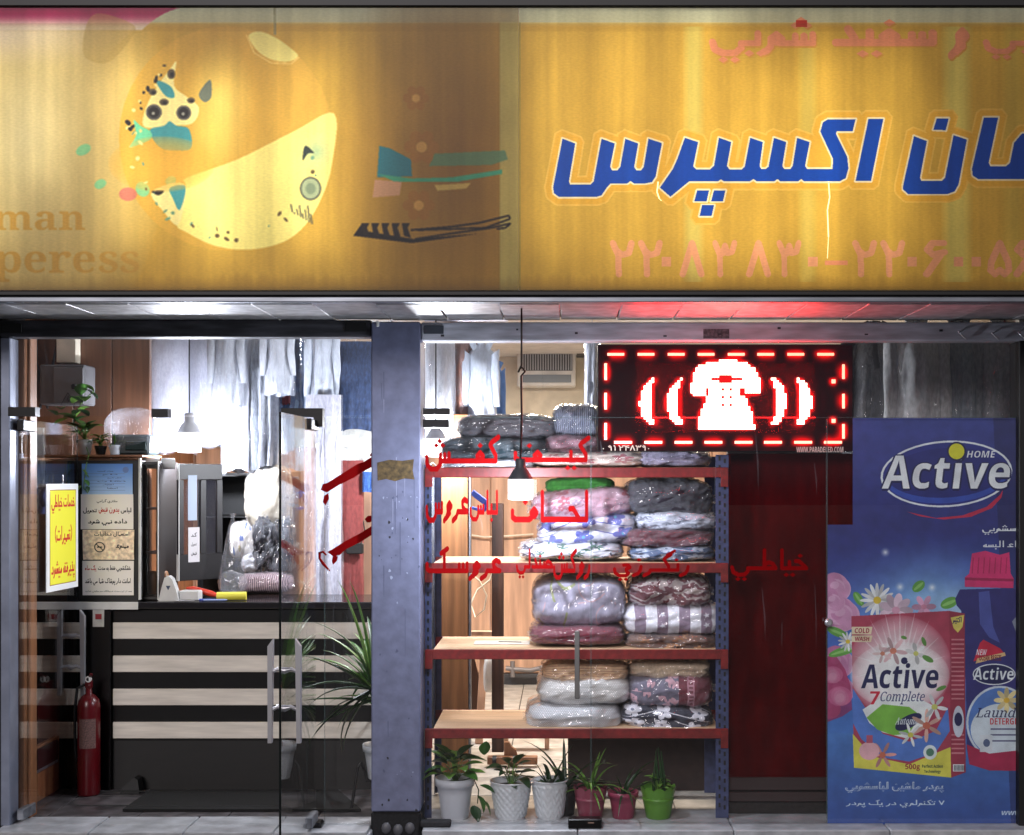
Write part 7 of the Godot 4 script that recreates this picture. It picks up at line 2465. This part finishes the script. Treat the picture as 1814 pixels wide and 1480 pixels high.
	var out := pv("1511,741 1805,741 1805,1465 1466,1465 1466,930 1511,930")
	var tris := Geometry2D.triangulate_polygon(out)
	for k in range(0, tris.size(), 3):
		var q := []
		for j in 3:
			q.append(out[tris[k + j]])
		var a := spot(q[0].x, q[0].y, z)
		var b := spot(q[1].x, q[1].y, z)
		var c := spot(q[2].x, q[2].y, z)
		if (c - a).cross(b - a).z < 0:
			q = [q[0], q[2], q[1]]
		for p in q:
			s.v(spot(p.x, p.y, z), (p - lo) / (hi - lo))
		for p in [q[0], q[2], q[1]]:
			s.v(spot(p.x, p.y, z) - Vector3(0, 0, 0.0015), (p - lo) / (hi - lo))
	for k in out.size():
		var p := out[k]
		var q := out[(k + 1) % out.size()]
		var up := (p - lo) / (hi - lo)
		var uq := (q - lo) / (hi - lo)
		var back := Vector3(0, 0, -0.0015)
		for e in [[p, up, 0], [p, up, 1], [q, uq, 1], [p, up, 0], [q, uq, 1], [q, uq, 0]]:
			s.v(spot(e[0].x, e[0].y, z) + back * e[2], e[1])
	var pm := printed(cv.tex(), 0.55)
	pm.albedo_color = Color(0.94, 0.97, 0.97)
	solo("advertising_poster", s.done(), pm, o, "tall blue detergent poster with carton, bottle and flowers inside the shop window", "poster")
	# dark red board behind the glass
	var bo := spot(1390, 1445, -0.2)
	bo.y = 0.004
	var maroon := paint(Color(0.29, 0.012, 0.02), 0.7, 0.0, 0.25, Vector3(2, 0.6, 2), 0.0, 91)
	maroon.metallic_specular = 0.12
	s = Sh.new(bo)
	s.span_box(Vector3(spot(1289, 0, -0.2).x, 0.15, -0.23), Vector3(spot(1520, 0, -0.2).x, spot(0, 804, -0.2).y, -0.2), 0.003)
	var bd := solo("red_board", s.done(), maroon, bo, "plain dark red board standing behind the glass between rack and poster", "board")
	for q in [[1289, 1520, 1378, 1400], [1289, 1520, 1404, 1420]]:
		s = Sh.new(bo)
		s.span_box(spot(q[0], q[3], -0.198) , spot(q[1], q[2], -0.185), 0.003)
		part("skirting", s.done(), paint(Color(0.16, 0.10, 0.10), 0.6), bd)
	s = Sh.new(bo)
	s.span_box(Vector3(spot(1289, 0, -0.2).x, 0.005, -0.24), Vector3(spot(1520, 0, -0.2).x, 0.145, -0.215), 0.003)
	part("plinth", s.done(), paint(Color(0.14, 0.12, 0.12), 0.7, 0.0, 0.4, Vector3(5, 5, 5)), bd)
	s = Sh.new(spot(1640, 1460, -0.3))
	s.span_box(Vector3(spot(1520, 0, -0.3).x, 0.0, -0.36), Vector3(2.37, spot(0, 760, -0.3).y, -0.32), 0.003)
	solo("backing_board", s.done(), M.black, spot(1640, 1460, -0.3), "dark board closing the window behind the detergent poster", "board")
	s = Sh.new()
	s.span_box(Vector3(spot(1289, 0, -1.0).x, 0.0, -1.05), Vector3(2.37, 2.04, -1.0), 0.003)
	setting("inner_partition", s.done(), paint(Color(0.22, 0.20, 0.20), 0.8), "dark inner partition behind the hanging coats")
	var yc := spot(1140, 1452, -0.74)
	yc.y = 0.002
	s = Sh.new(yc)
	s.span_box(Vector3(spot(1006, 0, -0.76).x, 0.0, -0.80), Vector3(spot(1300, 0, -0.76).x, spot(0, 1308, -0.76).y, -0.76), 0.003)
	solo("low_partition", s.done(), paint(Color(0.20, 0.14, 0.13), 0.7, 0.0, 0.3, Vector3(2, 2, 2)), yc, "dark brown board closing off the space under the rack behind the pink pots", "board")


# ------------------------------------------------------------------ the room behind
func back_room() -> void:
	# ceiling fittings whose lights are set above
	for q in [[0.1, -2.5, 1.5, 0.25], [-1.6, -2.3, 1.2, 0.2]]:
		var at := Vector3(q[0], 2.70, q[1])
		var t := thing("ceiling_light", ["fluorescent ceiling light over the back room", "fluorescent ceiling light over the counter side"][taken.get("ceiling_light", -1) + 1], "ceiling light", at)
		var s := Sh.new(at)
		s.box(at + Vector3(0, 0.02, 0), Vector3(q[2] + 0.06, 0.05, q[3] + 0.04), 0.006)
		part("housing", s.done(), M.white, t)
		s = Sh.new(at)
		s.box(at + Vector3(0, -0.012, 0), Vector3(q[2], 0.012, q[3]), 0.003)
		part("diffuser", s.done(), glow(Color(1, 0.96, 0.9), 2.2), t)
	# wooden posts
	var at := spot(806, 1357, -1.42)
	at.y = 0.002
	var s := Sh.new(at)
	s.span_box(Vector3(spot(782, 0, -1.15).x, 0.0, -1.31), Vector3(spot(829, 0, -1.15).x, 2.1, -1.15), 0.004)
	var wp := solo("wooden_post", s.done(), paint(Color(0.66, 0.45, 0.28), 0.45, 0.0, 0.3, Vector3(4, 0.25, 4), 0.0, 3, 0.012), at, "broad light wooden post standing behind the rack nearest the column", "post")
	s = Sh.new(at)
	s.span_box(Vector3(spot(830, 0, -1.16).x, 0.0, -1.22), Vector3(spot(834, 0, -1.16).x, 2.1, -1.165), 0.002)
	part("metal_edge", s.done(), M.alu, wp)
	at = spot(880, 1357, -1.42)
	at.y = 0.0
	var st := thing("garment_stand", "wooden stand on castors behind the rack with a curved foot", "stand", at)
	s = Sh.new(at)
	s.span_box(Vector3(spot(871, 0, -1.42).x, 0.08, -1.47), Vector3(spot(892, 0, -1.42).x, spot(0, 892, -1.42).y, -1.42), 0.004)
	part("post", s.done(), M.wood_dark, st)
	s = Sh.new(at)
	s.span_box(spot(864, 1352, -1.42), spot(952, 1342, -1.36), 0.004)
	part("foot_rail", s.done(), M.wood, st)
	s = Sh.new(at)
	var pl := PackedVector2Array()
	for p in [[893, 1342], [893, 1316], [902, 1316], [906, 1324], [914, 1330], [917, 1342]]:
		var q := spot(p[0], p[1], -1.41)
		pl.append(Vector2(q.x, q.y))
	s.plate(pl, -1.45, 0.04)
	part("brace", s.done(), M.wood, st)
	for u in [876, 912]:
		s = Sh.new(at)
		var q := spot(u, 1362, -1.38)
		q.y = 0.035
		s.tube([q - Vector3(0.012, 0, 0), q + Vector3(0.012, 0, 0)], 0.034, 14)
		part("castor", s.done(), M.black, st)
	at = spot(930, 1345, -1.9)
	at.y = 0.0
	s = Sh.new(at)
	s.span_box(Vector3(spot(890, 0, -1.9).x, 0.10, -1.98), Vector3(spot(975, 0, -1.9).x, 0.22, -1.9), 0.004)
	s.span_box(Vector3(spot(892, 0, -1.9).x, 0.0, -1.97), Vector3(spot(900, 0, -1.9).x, 0.10, -1.91), 0.004)
	s.span_box(Vector3(spot(965, 0, -1.9).x, 0.0, -1.97), Vector3(spot(973, 0, -1.9).x, 0.10, -1.91), 0.004)
	solo("wooden_bench", s.done(), M.wood_warm, at, "low pale wooden bench behind the castor stand", "bench")
	# boards leaning, a white pad
	at = spot(850, 1330, -2.2)
	at.y = 0.0
	s = Sh.new(at)
	s.bar(Vector3(at.x, 0.0, -2.1), Vector3(at.x + 0.03, spot(0, 1118, -2.3).y, -2.3), 0.05, 0.03, 0.004)
	s.box(Vector3(at.x + 0.02, spot(0, 1122, -2.25).y, -2.25), Vector3(0.24, 0.03, 0.05), 0.004)
	var ib := solo("ironing_board", s.done(), M.wood_warm, at, "pale wooden T-shaped sleeve board frame standing by the back posts", "ironing board")
	blob(ib, "white_pad", spot(866, 1195, -2.15), Vector3(0.035, 0.12, 0.03), M.white, 61, 0.2)
	at = spot(835, 1200, -2.4)
	at.y = 0.0
	s = Sh.new(at)
	s.plate(pv("-0.05,0 0.06,0 0.05,0.4 0.0,0.6 -0.06,0.55"), -0.02, 0.03, at)
	solo("leaning_board", s.done(), M.wood_dark, at, "brown offcut board leaning low by the light wooden post", "board")
	# cables and pipe on the back wall
	var ps := []
	for q in [[832, 1015], [850, 1030], [862, 1055], [858, 1080], [842, 1094], [834, 1070], [846, 1045], [868, 1028], [874, 1010]]:
		ps.append(spot(q[0], q[1], -2.6))
	s = Sh.new(ps[4])
	s.tube(ps, 0.006, 6)
	solo("white_cable", s.done(), M.cream, ps[4], "looped white cable hanging between the wooden posts", "cable")
	ps = []
	for q in [[832, 948], [860, 952], [900, 950], [945, 947]]:
		ps.append(spot(q[0], q[1], -4.66))
	s = Sh.new(ps[0])
	s.tube(ps, 0.008, 6)
	solo("white_cable", s.done(), M.cream, ps[0], "white cable sagging along the back wall above the third shelf", "cable")
	ps = []
	for q in [[896, 1184], [910, 1186], [940, 1188], [958, 1184], [968, 1176]]:
		ps.append(spot(q[0], q[1], -4.6))
	s = Sh.new(ps[0])
	s.tube(ps, 0.02, 8)
	s.tube([spot(908, 1172, -4.6), spot(908, 1200, -4.6)], 0.02, 8)
	solo("wall_pipe", s.done(), paint(Color(0.5, 0.48, 0.48), 0.5, 0.3), ps[0], "grey bent pipe low on the back wall", "pipe")
	at = spot(845, 890, -2.3)
	s = Sh.new(at)
	s.bar(spot(836, 872, -2.3), spot(862, 892, -2.3), 0.04, 0.02, 0.004)
	s.bar(spot(862, 892, -2.3), spot(856, 906, -2.3), 0.03, 0.02, 0.004)
	s.bar(spot(856, 906, -2.31), spot(836, 900, -2.31), 0.02, 0.02, 0.004)
	solo("blue_bracket", s.done(), paint(Color(0.12, 0.30, 0.78), 0.4), at, "bright blue strap bracket fixed behind the light wooden post", "bracket")
	# air conditioner, dark shelf, fan
	at = spot(968, 690, -4.5)
	var ac := thing("air_conditioner", "white window air conditioner with a slatted grille high on the back wall", "air conditioner", at)
	s = Sh.new(at)
	s.span_box(spot(918, 688, -4.70), spot(1020, 600, -4.45), 0.01)
	part("housing", s.done(), M.white, ac)
	s = Sh.new(at)
	s.span_box(spot(924, 657, -4.448), spot(1014, 602, -4.444), 0.002)
	part("grille_back", s.done(), paint(Color(0.22, 0.23, 0.25), 0.6), ac)
	for k in 20:
		s = Sh.new(at)
		s.span_box(spot(925 + k * 4.5, 656, -4.443), spot(927.4 + k * 4.5, 603, -4.43), 0.002)
		part("slat", s.done(), paint(Color(0.66, 0.68, 0.7), 0.5), ac)
	s = Sh.new(at)
	s.span_box(spot(926, 678, -4.448), spot(1012, 664, -4.442), 0.002)
	part("control_strip", s.done(), paint(Color(0.42, 0.46, 0.5), 0.4), ac)
	at = spot(880, 632, -4.5)
	s = Sh.new(at)
	s.span_box(spot(830, 632, -4.70), spot(917, 598, -4.4), 0.004)
	var hs := solo("high_cupboard", s.done(), paint(Color(0.24, 0.24, 0.23), 0.6), at, "dark grey high cupboard next to the air conditioner", "cupboard")
	s = Sh.new(at)
	s.span_box(spot(872, 621, -4.399), spot(890, 612, -4.38), 0.004)
	part("handle", s.done(), M.steel, hs)
	at = spot(1030, 634, -4.5)
	s = Sh.new(at)
	s.span_box(spot(1021, 634, -4.70), spot(1048, 598, -4.4), 0.004)
	solo("high_cupboard", s.done(), paint(Color(0.24, 0.24, 0.23), 0.6), at, "narrow dark cupboard between the air conditioner and the LED sign", "cupboard")
	# wood panel and black box to the column's door side
	at = spot(640, 1060, -1.9)
	at.y = 0.0
	s = Sh.new(at)
	s.span_box(Vector3(spot(500, 0, -2.0).x, 0.0, -2.05), Vector3(spot(760, 0, -2.0).x, spot(0, 836, -2.0).y, -2.0), 0.003)
	var wd := solo("wood_screen", s.done(), M.wood_warm, at, "warm brown wooden screen behind the hanging clothes at the column", "screen")
	s = Sh.new(at)
	s.box(spot(629, 972, -1.45), Vector3(0.10, 0.065, 0.05), 0.006)
	var kb := solo("black_box", s.done(), M.black, spot(629, 982, -1.45), "small black switch box on a cable against the wooden screen", "switch box")
	kb.mesh = null
	s = Sh.new(spot(629, 982, -1.45))
	s.box(spot(629, 972, -1.45), Vector3(0.10, 0.065, 0.05), 0.006)
	kb.mesh = s.done()
	s = Sh.new(kb.position)
	s.tube([spot(640, 962, -1.45), spot(646, 940, -1.5), spot(640, 900, -1.6), spot(638, 870, -1.7)], 0.004, 6)
	part("cable", s.done(), M.cable, kb)


# ------------------------------------------------------------------ red letters on the glass
func glass_words(parent: Node3D, words: Array, z: float) -> void:
	var red := paint(Color(0.46, 0.025, 0.035), 0.7)
	red.metallic_specular = 0.12
	for w in words:
		var s := Sh.new(parent.position)
		var n := 0
		for h in written(w[0], Vector2(w[1], w[2]), Vector2(w[3], w[4]), true, Vector2(0.47, 0.72)):
			var q := PackedVector2Array()
			for p in h:
				var a := spot(p.x, p.y, z)
				q.append(Vector2(a.x, a.y))
			s.plate(q, z, 0.0005 + 0.00003 * n)
			n += 1
		part("lettering", s.done(), red, parent)


func lettering_on_glass() -> void:
	var win: Node3D = get_node("shop_window")
	glass_words(win, [
		["کیـــف", 910, 772, 1046, 834], ["کفـــش", 753, 770, 886, 836],
		["لحـــاف", 905, 868, 1042, 926], ["لباس", 832, 868, 882, 926], ["عروس", 754, 880, 830, 928],
		["خیاطـی", 1294, 972, 1432, 1030], ["رنگـرزی", 1086, 974, 1222, 1030], ["روکش", 980, 972, 1046, 1028], ["صندلی", 914, 972, 980, 1026], ["عروسـک", 754, 968, 888, 1030],
	], 0.0045)
	# slanting words on the sidelight, running on behind the column
	var sl: Node3D = get_node("sidelight")
	var red := paint(Color(0.46, 0.025, 0.035), 0.7)
	red.metallic_specular = 0.12
	for q in ["568,868 579,873 600,860 628,846 640,838 662,826 662,808 644,819 634,822 602,842 580,856 572,858", "574,879 582,874 583,884 577,896 572,890", "655,808 657,803 662,802 662,810", "580,978 588,974 610,960 640,944 662,930 662,946 640,960 612,974 602,984 590,986", "590,984 599,986 597,994 590,1001 588,994", "646,920 652,914 660,914 662,920 656,926 650,926"]:
		var pts := pv(q)
		var g := PackedVector2Array()
		for p in pts:
			var a := spot(p.x, p.y, 0.0)
			g.append(Vector2(a.x, a.y))
		var s := Sh.new(sl.position)
		s.plate(g, 0.0045, 0.001)
		part("lettering", s.done(), red, sl)
	var hook := Sh.new(sl.position)
	var ring := []
	for p in [[578, 984], [572, 978], [566, 980], [566, 990], [573, 1000], [584, 1012]]:
		ring.append(spot(p[0], p[1], 0.0065))
	hook.tube(ring, [0.004, 0.007, 0.008, 0.006, 0.008, 0.003], 6)
	part("lettering", hook.done(), red, sl)
